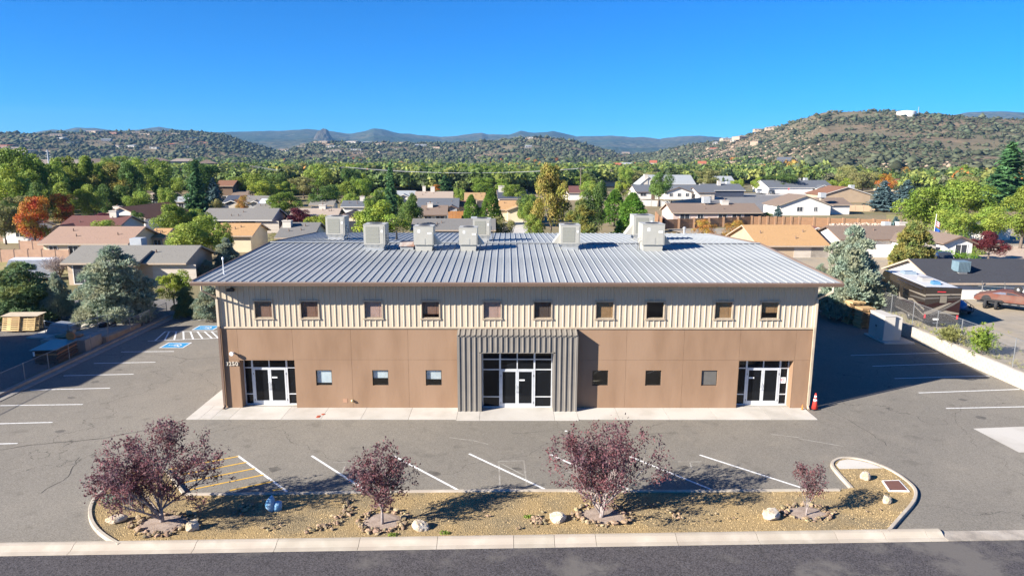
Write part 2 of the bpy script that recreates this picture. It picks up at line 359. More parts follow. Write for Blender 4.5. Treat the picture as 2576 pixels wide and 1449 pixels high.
# glazed entrances
def storefront(x0, x1, z1, y, cols, rows, zd, notice=None):
    """cols: four column edges between x0 and x1; rows: transom heights; doors fill the middle two columns up to zd"""
    t = .055; e = [x0]+cols+[x1]; fr = MB(); yb = y+.1
    fr.box(x0, x0+t, y, yb, 0, z1).box(x1-t, x1, y, yb, 0, z1).box(x0+t, x1-t, y+.002, yb, z1-t, z1)
    for c in (e[1], e[3]): fr.box(c-t/2-.02, c+t/2+.02, y-.002, yb, .0, z1-t)
    fr.box(e[2]-t/2, e[2]+t/2, y+.001, yb, zd, z1-t)
    for r in rows+[zd]: fr.box(x0+t, x1-t, y+.004, yb-.01, r-t/2, r+t/2)
    for p, q in ((x0+t, e[1]-t/2-.02), (e[3]+t/2+.02, x1-t)):
        fr.box(p, q, y+.004, yb-.01, .0, .09).box(p, q, y+.004, yb-.01, .62, .67)
    sf = fr.build('entrance_frame', SILVER, BLD)
    hs = [zd]+rows+[z1-t+.0]
    def pane(p, q, c, d, par=sf): MB().box(p, q, y+.05, y+.056, c, d).build('pane', GLASS, par)
    for k in range(4):
        p = e[k]+(t if k == 0 else t/2+.02*(k in (1, 3))); q = e[k+1]-(t if k == 3 else t/2+.02*(k+1 in (1, 3)))
        for c, d in zip(hs, hs[1:]): pane(p, q, c+t/2, d-t/2)
        if k in (0, 3): pane(p, q, .09, .62); pane(p, q, .67, zd-t/2)
    for k in (1, 2):
        p, q = e[k]+(.05 if k == 1 else .004), e[k+1]-(.05 if k == 2 else .004); m = MB(); s = .085
        m.box(p, p+s, y-.012, y+.04, .02, zd-.03).box(q-s, q, y-.012, y+.04, .02, zd-.03).box(p+s, q-s, y-.01, y+.04, .02, .27).box(p+s, q-s, y-.01, y+.04, zd-.03-s, zd-.03)
        dr = m.build('door', SILVER, BLD)
        MB().box(p+s, q-s, y+.008, y+.014, .27, zd-.03-s).build('pane', GLASS, dr)
        hx = q-.05 if k == 1 else p+.05
        MB().tube([(hx, y-.012, .92), (hx, y-.07, .95), (hx, y-.07, 1.3), (hx, y-.012, 1.33)], .016, 6).box(hx-.035, hx+.035, y-.02, y-.012, .88, 1.38).build('handle', SILVER, dr)
        MB().box((p if k == 1 else q)-.012, (p if k == 1 else q)+.012, y-.02, y-.006, .25, .37).box((p if k == 1 else q)-.012, (p if k == 1 else q)+.012, y-.02, y-.006, zd-.4, zd-.28).build('hinge', BRONZE, dr)
        if notice and k == notice: MB().box(p+s+.02, p+s+.32, y+.004, y+.007, 1.56, 1.64).build('paper_notice', WHITE, dr)
    return sf
YR = .5
a, b = DOORS[0]; storefront(a, b, DZ, YR, [W(x, 960, YR)[0] for x in (637, 679.5, 723)], [], 2.16, 2)
a, b = DOORS[1]; sf = storefront(a, b, DZ, YR, [W(x, 960, YR)[0] for x in (1876, 1918, 1960)], [], 2.16, 1)
RED = plain('sign_red', (.55, .03, .04), .4); BLACK = plain('black_paint', (.02, .02, .022), .5)
sg = MB().box(b-.46, b-.12, YR+.035, YR+.045, 1.28, 1.62).build('door_sign', WHITE, sf)
def ring(cx, cz, r0, r1, y, n=24, mb=None):
    mb = mb or MB(); vs = []
    for r in (r0, r1):
        vs += [(cx+r*math.cos(2*math.pi*k/n), y, cz+r*math.sin(2*math.pi*k/n)) for k in range(n)]
    return mb.add(vs, [(k, (k+1) % n, n+(k+1) % n, n+k) for k in range(n)])
ring(b-.29, 1.47, .062, .088, YR+.032).bar((b-.34, YR+.031, 1.52), (b-.24, YR+.031, 1.42), .002, .02).build('sign_symbol', RED, sf)
a, b = CD; q = (b-a)
storefront(a, b, CZ, .06, [a+q*.255, a+q*.5, a+q*.745], [2.78], 2.20, 2)
for a, b in DOORS:
    MB().box(a, b, .2, .8, -.06, .035).build('threshold', CONC, BLD)
    MB().box(a-.2, a, .2, .75, -.05, DZ+.2).box(b, b+.2, .2, .75, -.05, DZ+.2).box(a, b, .2, .75, DZ, DZ+.2).build('door_reveal', STUCCO, BLD)
# entrance portico
PO = .54; px0, px1 = W(1151.5, 1000, -PO)[0], W(1451, 1000, -PO)[0]; ZP = 4.30
pt = MB().box(px0, px0+.07, -PO-.045, 0, 0, ZP).box(px1-.07, px1, -PO-.045, 0, 0, ZP).build('portico', CLAD, BLD)
def clad(c, d, z0, z1, n): 
    ribbed(c, d, z0, z1, .285, .105, .05, .05, y=-PO).build('cladding_panel', CLAD, pt)
e = [px0+.07, CD[0]-.12]; clad(*e, 0, ZP, 0); clad(CD[1]+.12, px1-.07, 0, ZP, 0)
n = 3
for k in range(n):
    clad(CD[0]-.12+(CD[1]-CD[0]+.24)*k/n, CD[0]-.12+(CD[1]-CD[0]+.24)*(k+1)/n, CZ+.06, ZP, 0)
MB().box(CD[0]-.14, CD[0]-.02, -PO-.03, .05, 0, CZ).box(CD[1]+.02, CD[1]+.14, -PO-.03, .05, 0, CZ).box(CD[0]-.02, CD[1]+.02, -PO-.02, .0, CZ-.0, CZ+.06).build('jamb_trim', CLAD, pt)
MB().box(CD[0]-.02, CD[1]+.02, -PO+.02, 0, CZ+.065, CZ+.1).build('portico_soffit', CLAD, pt)
# small ribbed lean-to roof of the portico
pr = rib_profile(px0, px1, .285, .105, .05, .05); nn = len(pr)
MB().add([(x, -PO-.09, ZP-.03-y) for x, y in pr]+[(x, -.0, ZS-.05-y) for x, y in pr], [(i, i+1, nn+i+1, nn+i) for i in range(nn-1)]).build('portico_roof', CLAD, pt)
MB().prism([(px0+.01, -PO-.04, ZP-.1), (px0+.01, 0, ZP-.1), (px0+.01, 0, ZS-.06), (px0+.01, -PO-.04, ZP-.04)], (px1-px0-.02, 0, 0)).build('portico_cap', CLAD, pt)
# roof: one object for each standing seam panel, two slopes
NP = 82; RW = 2*(HW+OVX)/NP; YM = DEP/2; slope = (ZR-ZE)/(YM+OV)
def roof_panel(front):
    y0, y1 = (-OV, YM) if front else (DEP+OV, YM)
    prof = [(0, 0), (.016, .042), (.05, .042), (.066, 0), (.17, 0), (.18, .006), (.19, 0), (.28, 0), (.29, .006), (.30, 0), (RW, 0)]
    n = len(prof)
    vs = [(x, y0, ZE+z) for x, z in prof]+[(x, y1, ZR+z) for x, z in prof]
    fs = [(i, i+1, n+i+1, n+i) for i in range(n-1)]+[(0, 3, 2, 1)]
    if not front: fs = [f[::-1] for f in fs]
    return MB().add(vs, fs).mesh('roof_panel', GALV)
for fr in (True, False):
    me = roof_panel(fr)
    for i in range(NP): link('roof_panel', me, BLD, (-HW-OVX+i*RW, 0, 0))
dk = MB()
for y0, y1, s in ((-OV+.01, YM, 1), (DEP+OV-.01, YM, -1)):
    dk.prism([(-HW-OVX+.02, y0, ZE-.012), (-HW-OVX+.02, y1, ZR-.012), (-HW-OVX+.02, y1, ZR-.12), (-HW-OVX+.02, y0, ZE-.12)], (2*(HW+OVX)-.04, 0, 0))
dk.build('roof_deck', TRIM, BLD)
MB().prism([(-HW-OVX-.01, YM-.17, ZR+.045), (-HW-OVX-.01, YM, ZR+.085), (-HW-OVX-.01, YM+.17, ZR+.045), (-HW-OVX-.01, YM, ZR+.02)], (2*(HW+OVX)+.02, 0, 0)).build('ridge_cap', GALV, BLD)
for sx in (-1, 1):
    x = sx*(HW+OVX); q = [(x, -OV-.0, ZE+.08), (x, YM, ZR+.08), (x, YM, ZR-.14), (x, -OV, ZE-.14)]; q2 = [(x, DEP+OV, ZE+.08), (x, YM, ZR+.08), (x, YM, ZR-.14), (x, DEP+OV, ZE-.14)]
    MB().prism(q, (sx*.05, 0, 0)).prism(q2, (sx*.05, 0, 0)).build('rake_trim', BROWN, BLD)
MB().prism([(-HW-OVX-.06, -OV-.005, ZE+.01), (-HW-OVX-.06, -OV-.13, ZE+.015), (-HW-OVX-.06, -OV-.15, ZE-.04), (-HW-OVX-.06, -OV-.11, ZE-.19), (-HW-OVX-.06, -OV-.005, ZE-.19)], (2*(HW+OVX)+.12, 0, 0)).build('gutter', BROWN, BLD)
MB().box(-HW-OVX, HW+OVX, -OV, -.04, ZE-.17, ZE-.125).build('soffit', TRIM, BLD)
for sx in (-1, 1):
    x = sx*(HW+.33); xw = sx*(HW-.06) if sx < 0 else HW+.0
    MB().tube([(x, -OV-.06, ZE-.17), (x, -OV-.06, ZE-.45), (x-sx*.28, -.10, ZE-1.0), (x-sx*.33, -.09, ZE-1.2)], .058, 4).build('downspout_elbow', SIDING, BLD)
    dx = sx*(HW+.0)
    MB().box(sx*HW-.06, sx*HW+.06, -.15, -.06, ZS+.1, ZE-1.1).build('downspout', SIDING, BLD)
    MB().box(sx*HW-.06, sx*HW+.06, -.15, -.06, .22, ZS+.1).tube([(sx*HW, -.105, .26), (sx*HW, -.12, .12), (sx*HW-.02, -.28, .06)], .07, 4).build('downspout', BROWN if sx < 0 else TRIM, BLD)
# wall fittings
p = W(588, 887)
MB().lathe([(.035, 0), (.05, -.02), (.05, -.12)], 10, (p[0], -.0, p[2]), 'Y').lathe([(.03, -.1), (.10, -.16), (.115, -.27), (.10, -.29)], 12, (p[0]-.02, 0, p[2]), 'Y').build('wall_lamp', WHITE, BLD)
p = W(585, 727)
MB().box(p[0]-.05, p[0]+.05, -.22, 0, p[2]-.0, p[2]+.1).box(p[0]-.18, p[0]+.18, -.4, -.18, p[2]-.07, p[2]+.07).build('flood_lamp', BLACK, BLD)
p = W(887, 1007)
MB().lathe([(.05, 0), (.07, -.03), (.075, -.11), (.02, -.15)], 10, (p[0], 0, p[2]), 'Y').build('wall_hydrant', mat('brass', (.5, .42, .22), metal=.3, rough=.5), BLD)
MB().box(p[0]-.52, p[0]-.28, -.012, 0, p[2]-.12, p[2]+.1).build('access_plate', mat('plate_tan', (.38, .22, .14)), BLD)
DIGIT = mat('cream_numeral', (.50, .45, .37), rough=.5)
cu = bpy.data.curves.new('num', 'FONT'); cu.extrude = .03; cu.size = .36
def text_mesh(body, size, ext, offset=0.0):
    cu = bpy.data.curves.new('t', 'FONT'); cu.body = body; cu.size = size; cu.extrude = ext; cu.offset = offset; cu.resolution_u = 3
    o = bpy.data.objects.new('t', cu); COL.objects.link(o); bpy.context.view_layer.update()
    me = bpy.data.meshes.new_from_object(o.evaluated_get(bpy.context.evaluated_depsgraph_get())); bpy.data.objects.remove(o); return me
x = -15.82
for ch in '3250':
    me = text_mesh(ch, .31, .02, .008); me.materials.append(DIGIT)
    link('numeral', me, BLD, (x, -.03, W(563, 919)[2]), (math.pi/2, 0, 0)); x += .175
# roof pipes and box vent
def on_roof(px, py):
    lo, hi = -OV, YM
    for _ in range(40):
        m = (lo+hi)/2; z = ZE+slope*(m+OV); q = W(px, py, m)
        if q[2] > z: lo = m
        else: hi = m
    return W(px, py, lo)
def on_rear(px, py):
    best = None
    for k in range(400):
        y = YM+(YM+OV)*k/400; z = ZR-slope*(y-YM); q = W(px, py, y)
        if best is None or abs(q[2]-z) < best[0]: best = (abs(q[2]-z), q, z)
    return Vector((best[1][0], best[1][1], best[2]))
p = on_roof(563, 690)
MB().tube([p, p+Vector((0, 0, .05)), p+Vector((0, 0, .8))], [.1, .03, .022], 8).lathe([(.02, 0), (.06, .03), (.06, .12), (.01, .16)], 8, tuple(p+Vector((0, 0, .78)))).build('antenna_pipe', WHITE, BLD)
p = on_rear(998, 603)
MB().lathe([(.16, 0), (.14, .06), (.07, .1), (.065, .62), (.05, .62)], 10, tuple(p)).build('vent_pipe', BLACK, BLD)
p = on_rear(1721, 589)
MB().lathe([(.16, 0), (.09, .06), (.085, .4), (.14, .42), (.15, .55), (.05, .62)], 12, tuple(p)).build('capped_vent', mat('galvanised', (.5, .5, .5), metal=.4, rough=.4), BLD)
p = on_roof(1024, 628)
rb = MB().box(p[0]-.42, p[0]+.42, p[1]-.1, p[1]+.65, p[2]-.05, p[2]+.22).build('box_vent_curb', GALV, BLD)
MB().prism([(p[0]-.5, p[1]-.18, p[2]+.22), (p[0]+.5, p[1]-.18, p[2]+.22), (p[0]+.5, p[1]-.18, p[2]+.34), (p[0]+.42, p[1]-.14, p[2]+.48), (p[0]-.42, p[1]-.14, p[2]+.48), (p[0]-.5, p[1]-.18, p[2]+.34)], (0, .9, .02)).build('box_vent', mat('rusty_steel', (.22, .09, .05), (.36, .33, .30), 2.5, .7), BLD)

# ------------------------------------------------------------------ rooftop air conditioners
CAB = mat('cabinet_beige', (.37, .36, .32), (.34, .33, .29), 2, .5, spec=.3)
COIL = mat('coil_mesh', (.26, .26, .22), (.22, .22, .19), 40, .7)
FANM = plain('fan_black', (.03, .03, .032), .6)
TIN = mat('bright_tin', (.62, .62, .60), (.5, .5, .48), 3, .3, metal=.6)
def hvac(px, py, w, coil, hood, label, rear=False, side=None):
    p = on_rear(px, py) if rear else on_roof(px, py)
    u = thing('air_conditioner', label, 'air conditioner', p, 0, 'rooftop air conditioners')
    h = w*.93; d = w*1.05; zc = .16+.24; cx = w/2
    MB().box(-cx+.1, cx-.1, .02, d-.08, -.12, .16).build('roof_curb', TIN if coil else CAB, u)
    m = MB(); b, t_ = .16, zc
    m.add([(-cx+.14, .06, b), (cx-.14, .06, b), (cx-.14, d-.1, b), (-cx+.14, d-.1, b), (-cx, -.05, t_), (cx, -.05, t_), (cx, d, t_), (-cx, d, t_)], [(0, 3, 2, 1), (4, 5, 6, 7), (0, 1, 5, 4), (1, 2, 6, 5), (2, 3, 7, 6), (3, 0, 4, 7)]) if coil else m.box(-cx+.08, cx-.08, .02, d-.1, b, t_)
    m.build('adapter', TIN if coil else CAB, u)
    cb = MB().box(-cx, cx, -.06, d, zc, zc+h).build('cabinet', CAB, u)
    MB().box(-cx-.015, cx+.015, -.075, d+.015, zc+h, zc+h+.03).build('lid', CAB, u)
    fx, fy = (0 if not coil else .0), d*.42
    MB().lathe([(.30*w, 0), (.30*w, .025), (.27*w, .03)], 20, (fx, fy, zc+h+.03)).build('fan_grille', FANM, u)
    if coil:
        MB().box(-cx+.10*w, cx-.27*w, -.072, -.058, zc+.1*w, zc+h-.09*w).build('coil', COIL, u)
        m = MB()
        for k in range(5): m.box(-cx+.10*w, cx-.27*w, -.082, -.073, zc+.1*w+(h-.19*w)*k/4-.006, zc+.1*w+(h-.19*w)*k/4+.006)
        m.build('coil_guard', CAB, u)
        MB().box(cx-.22*w, cx-.06*w, -.075, -.058, zc+.04, zc+h-.08).build('access_panel', CAB, u)
        MB().box(cx-.18*w, cx-.09*w, -.078, -.074, zc+h*.62, zc+h*.74).build('data_plate', WHITE, u)
    else:
        MB().box(-cx+.12*w, cx-.42*w, -.074, -.058, zc+.02, zc+h*.36).build('access_panel', CAB, u)
        MB().box(cx-.3*w, cx-.05*w, -.071, -.058, zc+.02, zc+h*.70).build('access_panel', CAB, u)
        MB().box(-cx+.22*w, -cx+.34*w, -.066, -.059, zc+h*.68, zc+h*.84).build('data_plate', WHITE, u)
        MB().box(cx-.28*w, cx-.08*w, -.077, -.070, zc+h*.60, zc+h*.69).build('data_plate', WHITE, u)
    if hood:
        s = hood; x = s*cx
        MB().prism([(x, d*.15, zc+h*.55), (x+s*.36*w, d*.15, zc+.02), (x, d*.15, zc-.02)], (0, d*.6, 0)).build('intake_hood', CAB, u)
    if side:
        s = side; x = s*cx
        MB().tube([(x, d*.1, zc+.25), (x+s*.12, d*.1, zc+.2), (x+s*.14, d*.12, zc-.2), (x+s*.05, d*.2, -.05)], .018, 5).tube([(x, d*.25, zc+.4), (x+s*.18, d*.25, zc+.38), (x+s*.2, d*.3, -.05)], .014, 5).build('conduit', BRONZE, u)
        MB().box(x-.01 if s > 0 else x-.06, x+.06 if s > 0 else x+.01, d*.2, d*.45, zc+.35, zc+.6).build('switch_box', CAB, u)
    return u
hvac(845, 604, 1.36, True, 0, 'beige air conditioner with coil, alone behind the roof ridge nearest the antenna pipe end', True, 1)
hvac(943, 631, 1.36, True, 0, 'beige coil fronted air conditioner on a flared tin base beside the rusty box vent', False, 1)
hvac(1066, 632, 1.25, False, 1, 'beige air conditioner with plain panel front and hood, right beside the rusty box vent')
hvac(1178, 632, 1.17, False, 1, 'beige air conditioner with plain panel front and hood, half covering another unit behind')
hvac(1212, 607, 1.25, True, 0, 'beige coil fronted air conditioner behind the ridge, half hidden by a plain fronted unit', True, 1)
hvac(1434, 629, 1.28, True, -1, 'beige coil fronted air conditioner standing alone on the ridge above the entrance portico end')
hvac(1618, 605, 1.5, True, -1, 'beige coil fronted air conditioner with hood behind the ridge, overlapped by the end unit', True)
hvac(1642, 632, 1.42, False, 1, 'large beige plain fronted air conditioner closest to the capped round vent', False, -1)
# ------------------------------------------------------------------ car park, pavement, planting island, street
LOTM = asphalt('car_park_asphalt', (.200, .182, .152), (.166, .152, .129), (.24, .214, .174), .24)
STREETM = asphalt('street_asphalt', (.068, .062, .064), (.058, .054, .058), (.085, .078, .076), .55, .12, True, (.125, .115, .105))
YARDM = mat('gravel_yard', (.30, .265, .215), (.24, .215, .175), 1.1, .95, bump=.02, bscale=18, spec=.1, c3=(.34, .28, .20), scale3=.12, detail=8)
GRND = mat('dry_ground', (.27, .205, .13), (.20, .165, .095), .12, .95, bump=.03, bscale=4, spec=.1, c3=(.15, .14, .07), scale3=.02, detail=8)
LINE = mat('white_line_paint', (.66, .66, .64), (.30, .29, .26), 9, .7, lo=.52, hi=.78, detail=9)
FADED = mat('faded_line_paint', (.31, .295, .26), (.20, .18, .15), 3, .9)
YEL = mat('yellow_line_paint', (.62, .37, .06), (.50, .30, .06), 5, .7)
BLUE = mat('blue_bay_paint', (.03, .24, .46), (.04, .21, .40), 3, .7)
def sheet(name, pts, z, m, parent=None, kind='structure'):
    o = MB().poly([(p[0], p[1], z) for p in pts]).build(name, m, parent)
    if kind and parent is None: tag(o, kind=kind)
    return o
Gx = lambda *a: [G(*p) for p in a]
lot = sheet('parking_lot', [(-29.6, -13.825), (33, -12.185), (31.2, 24), (28, 27.5), (-24, 27.5), (-30.4, 14)], .0, LOTM)
nb = sheet('neighbour_lot', [(-75, -13.7), (-29.9, -13.4), (-30.7, 14), (-24, 27.5), (-24.2, 30), (-75, 27)], -.004, asphalt('neighbour_asphalt', (.16, .15, .135), (.14, .13, .12), (.19, .175, .15), .4))
def stripe(a, b, w=.10, m=None, name='painted_line', z=.005, par=None):
    a, b = Vector(a), Vector(b); a.z = b.z = z; d = (b-a).normalized(); n = Vector((-d.y, d.x, 0))*w/2
    return MB().poly([a-n, b-n, b+n, a+n]).build(name, m or LINE, par or lot)
# left bays
for xr, yr, xl, yl in [(438, 884, 305, 885), (391, 911, 236, 914), (336, 941, 160, 945), (277, 976, 76, 981), (208, 1017, 0, 1020), (132, 1062, -60, 1067), (44, 1115, -120, 1119)]:
    stripe(G(xl, yl), G(xr, yr))
stripe(G(372, 858), G(549, 850.5)); stripe(G(416, 834), G(547, 834)); stripe(G(478, 805), G(545, 805))
for xa, xb, xc in ((410, 414, 0), (436, 444, 0), (470, 474, 0), (505, 505, 0), (540, 541, 0)): pass
A0, A1, B0, B1 = G(416, 834), G(547, 834), G(372, 858), G(549, 850.5)
for k in range(8):
    t = .04+k*.135
    stripe(B0.lerp(B1, min(1, t+.06)), A0.lerp(A1, max(0, t-.1)) if t > .1 else A0, .12, z=.008)
def bay_symbol(cx, cy, w, h):
    bx = sheet('accessible_bay_mark', [(cx-w/2, cy-h/2), (cx+w/2, cy-h/2), (cx+w/2, cy+h/2), (cx-w/2, cy+h/2)], .005, BLUE, lot)
    m = MB(); t = .09
    for a, b, c, d in ((-w/2, w/2, -h/2, -h/2+t), (-w/2, w/2, h/2-t, h/2), (-w/2, -w/2+t, -h/2+t, h/2-t), (w/2-t, w/2, -h/2+t, h/2-t)):
        m.poly([(cx+a, cy+c, .009), (cx+b, cy+c, .009), (cx+b, cy+d, .009), (cx+a, cy+d, .009)])
    n = 20; vs = []
    a0, a1 = R_(-110), R_(150)
    for r in (.25, .33): vs += [(cx+.1+r*math.cos(a0+(a1-a0)*k/n), cy-.02+r*math.sin(a0+(a1-a0)*k/n), .009) for k in range(n+1)]
    m.add(vs, [(k, k+1, n+2+k, n+1+k) for k in range(n)])
    def seg(p, q, w_): 
        p, q = Vector((cx+p[0], cy+p[1], .010)), Vector((cx+q[0], cy+q[1], .010)); d = (q-p).normalized(); nn = Vector((-d.y, d.x, 0))*w_/2; m.poly([p-nn, q-nn, q+nn, p+nn])
    seg((-.35, .02), (.12, .02), .09); seg((.12, .06), (.28, -.32), .09); seg((.28, -.30), (.42, -.36), .08)
    m.lathe([(.07, .0089), (.07, .0105)], 10, (cx-.46, cy+.04, 0))
    m.build('wheelchair_symbol', LINE, bx)
p = G(442, 868.5); bay_symbol(p.x, p.y, 1.75, 1.45)
p = G(519, 824.5); bay_symbol(p.x, p.y, 1.75, 1.45)
# right bays
for xl, yl, xr, yr in [(2140, 894, 2362, 887.5), (2195, 921, 2425, 913), (2250, 952, 2490, 945), (2311, 988, 2565, 979), (2380, 1027, 2660, 1021)]:
    stripe(G(xl, yl), G(xr, yr))
# slanted front bays
for xa, ya, xb, yb in [(598, 1146, 722, 1236), (784, 1146, 925, 1236), (990, 1146, 1152, 1232), (1180, 1141, 1370, 1230), (1380, 1141, 1580, 1230), (1650, 1177, 1802, 1236), (1760, 1144, 2015, 1226)]:
    if xa == 1650: xa, ya = 1580, 1146
    stripe(G(xa, ya), G(xb, yb), .11)
a, b = G(598, 1146), G(722, 1236); c, d = G(500, 1168), G(470, 1236)
for k in range(6):
    t = .02+k*.18; p = a.lerp(b, t)
    q = p+Vector((-2.6, -1.38, 0)); 
    if q.y < -9.45: q = p+(q-p)*((-9.45-p.y)/(q.y-p.y))
    stripe(p, q, .10, YEL, z=.0075)
for pts in ([(1255, 1160), (1318, 1158), (1325, 1225)], [(1255, 1160), (1258, 1228)], [(1258, 1164), (1318, 1195)], [(838, 1162), (905, 1162)], [(872, 1162), (860, 1190)], [(1705, 1161), (1765, 1161)], [(1735, 1161), (1742, 1185)],
            [(1130, 1100), (1190, 1108)], [(1180, 1105), (1228, 1117)], [(1940, 1092), (2010, 1100)], [(2010, 1103), (2120, 1122)]):
    for u, v in zip(pts, pts[1:]): stripe(G(*u), G(*v), .07, FADED, z=.0025)
# cracks
CRK = plain('crack_dark', (.045, .04, .035), .95)
def crack(pts, w=.03):
    P = []
    for (u, v) in zip(pts, pts[1:]):
        a, b = G(*u), G(*v); n = max(2, int((b-a).length/.35))
        P += [a.lerp(b, k/n)+Vector((random.gauss(0, .04), random.gauss(0, .04), 0)) for k in range(n)]
    P.append(G(*pts[-1])); m = MB(); vs = []
    for i, p in enumerate(P):
        d = (P[min(i+1, len(P)-1)]-P[max(i-1, 0)]).normalized(); n = Vector((-d.y, d.x, 0))*w*random.uniform(.3, .9); vs += [(p.x-n.x, p.y-n.y, .004), (p.x+n.x, p.y+n.y, .004)]
    m.add(vs, [(2*i, 2*i+2, 2*i+3, 2*i+1) for i in range(len(P)-1)]).build('crack', CRK, lot)
crack([(0, 1132), (70, 1120), (170, 1111), (260, 1102), (350, 1085), (420, 1070), (468, 1055)], .045)
crack([(395, 892), (440, 897), (470, 904), (520, 900), (556, 898)]); crack([(470, 904), (450, 915)])
crack([(140, 892), (300, 893), (395, 892)])
crack([(2080, 1028), (2140, 1060), (2200, 1095), (2230, 1120)], .02)
OIL = mat('oil_stain', (.085, .078, .068), (.13, .118, .10), 4, .8)
for px, py, r_ in ((690, 1180, .35), (900, 1185, .28), (1090, 1190, .4), (1300, 1180, .3), (1480, 1185, .33), (1720, 1175, .3), (300, 930, .3), (240, 960, .35), (180, 1000, .3), (2420, 1005, .3), (2470, 1050, .35), (150, 1085, .3)):
    c = G(px, py); vs = [(c.x+r_*random.uniform(.5, 1.1)*math.cos(k*.5236), c.y+r_*.8*random.uniform(.5, 1.1)*math.sin(k*.5236), .0015) for k in range(12)]
    MB().poly(vs).build('oil_stain', OIL, lot)
crack([(1290, 1090), (1420, 1082), (1560, 1095), (1700, 1088)], .018); crack([(100, 1240), (170, 1200), (200, 1150)], .025)
# pavement slabs against the facade
pv = tag(bpy.data.objects.new('pavement', None), kind='structure'); COL.objects.link(pv)
sx = [-17.43, -16.75]+[G(x, 1040)[0] for x in (548, 592, 720, 818, 916, 1033)]+[px0, CD[0]-.1, CD[1]+.05, px1]+[G(x, 1040)[0] for x in (1552, 1675, 1792, 1925)]+[14.6, 15.85]
sx = sorted(sx)
for a, b in zip(sx, sx[1:]):
    y0 = -1.80 if a >= px0-.1 and b <= px1+.1 else -1.66
    sk = .09*(a/16)
    MB().prism([(a+.008+sk*0, y0, -.05), (b-.008, y0, -.05), (b-.008, .25, -.05), (a+.008, .25, -.05)], (0, 0, .085)).build('paving_slab', CONC, pv)
for y0, y1 in ((.26, 2.0), (2.01, 4.1), (4.11, 6.2), (6.21, 8.3), (8.31, 10.5)):
    MB().box(-17.43, -16.0, y0, y1, -.05, .035).build('paving_slab', CONC, pv)
for x, y in ((813, 1042), (800, 1049), (802, 1046.5)):
    p = G(x, y, .035); MB().lathe([(.10, .0), (.10, .012), (.085, .016)], 14, (p.x, p.y, .035)).build('cleanout_cap', plain('cap_red', (.38, .08, .04), .6), pv)
sheet('concrete_pad', Gx((2448, 1078), (2600, 1072), (2640, 1138), (2563, 1138)), .012, CONC, lot)
# street, kerb
ky = lambda x: -13.03+.0262*x           # back edge of the kerb
tag(sheet('street', [(-140, -60), (140, -60), (140, ky(140)-.63), (-140, ky(-140)-.63)], -.02, STREETM), kind='structure')
kb = tag(bpy.data.objects.new('street_kerb', None), kind='structure'); COL.objects.link(kb)
kxs = [-75, -60]+list(np.arange(-45, -18, 3.0))+[G(x, 1365)[0] for x in (-60, 200, 500, 700, 905, 1100, 1292, 1395, 1500, 1705, 1912, 2115, 2240, 2350, 2393)]
kxs = sorted(kxs)
for a, b in zip(kxs, kxs[1:]):
    pr = [(.0, -.05), (.0, .13), (-.10, .14), (-.2, .125), (-.33, .05), (-.42, .012), (-.62, .0), (-.64, -.05)]
    n = len(pr); vs = []
    for x in (a+.008, b-.008): vs += [(x, ky(x)+y, z-.01) for y, z in pr]
    MB().add(vs, [(i, i+1, n+i+1, n+i) for i in range(n-1)]+[(n-1, 0, n, 2*n-1), tuple(range(n)), tuple(range(n, 2*n))[::-1]]).build('kerb_stone', KERBM, kb)
APR = mat('worn_apron', (.33, .29, .24), (.22, .195, .165), 2.2, .95, bump=.02, bscale=14, c3=(.4, .36, .31), scale3=.7)
x0 = kxs[-1]
MB().prism([(x0, ky(x0)-.62, -.06), (x0+9, ky(x0+9)-.62, -.06), (x0+9, ky(x0+9)+.0, -.06), (x0, ky(x0), -.06)], (0, 0, .066)).build('driveway_apron', APR, kb)
pr = [(x0+3.6, ky(x0+3.6)), (x0+9, ky(x0+9)), (x0+9, ky(x0+9)-.5), (x0+3.4, ky(x0+3.4)-.35)]
MB().prism([(x, y, 0) for x, y in pr], (0, 0, .08)).build('kerb_stone', KERBM, kb)
# planting island
rt = [(2142.6, 1223.8), (2102.7, 1181), (2091, 1164), (2102.7, 1152.7), (2125.5, 1148), (2156.8, 1151), (2188, 1158), (2228, 1172.6), (2267.7, 1195), (2299, 1221), (2306, 1238), (2299, 1260.7), (2267.7, 1295), (2233.6, 1334.7)]
lf = [(300, 1366), (256, 1340), (232, 1313), (225, 1285), (232, 1258), (252, 1235), (282, 1210), (322, 1188), (368, 1174), (400, 1174), (424, 1186), (440, 1210), (462, 1238)]
KH = .13
rp = [G(*p, KH) for p in rt]; lp = [G(*p, KH) for p in lf]
def smooth(P, it=2):
    for _ in range(it):
        Q = [P[0]]
        for a, b in zip(P, P[1:]): Q += [a*.75+b*.25, a*.25+b*.75]
        P = Q+[P[-1]]
    return P
rp, lp = smooth(rp), smooth(lp)
top = [G(x, y, KH) for x, y in ((466, 1241), (700, 1239), (1000, 1234), (1300, 1231), (1700, 1233), (2112, 1230))]
isl = lp+top+[G(2120, 1226, KH)]+rp
GRV = mat('tan_gravel', (.41, .295, .14), (.23, .165, .085), 26, .95, bump=.035, bscale=24, spec=.1, c3=(.23, .18, .105), scale3=.55, detail=8, lo=.3, hi=.7)
io = MB().poly([(p.x, p.y, .075) for p in isl]).build('planting_bed', GRV); tag(io, kind='structure')
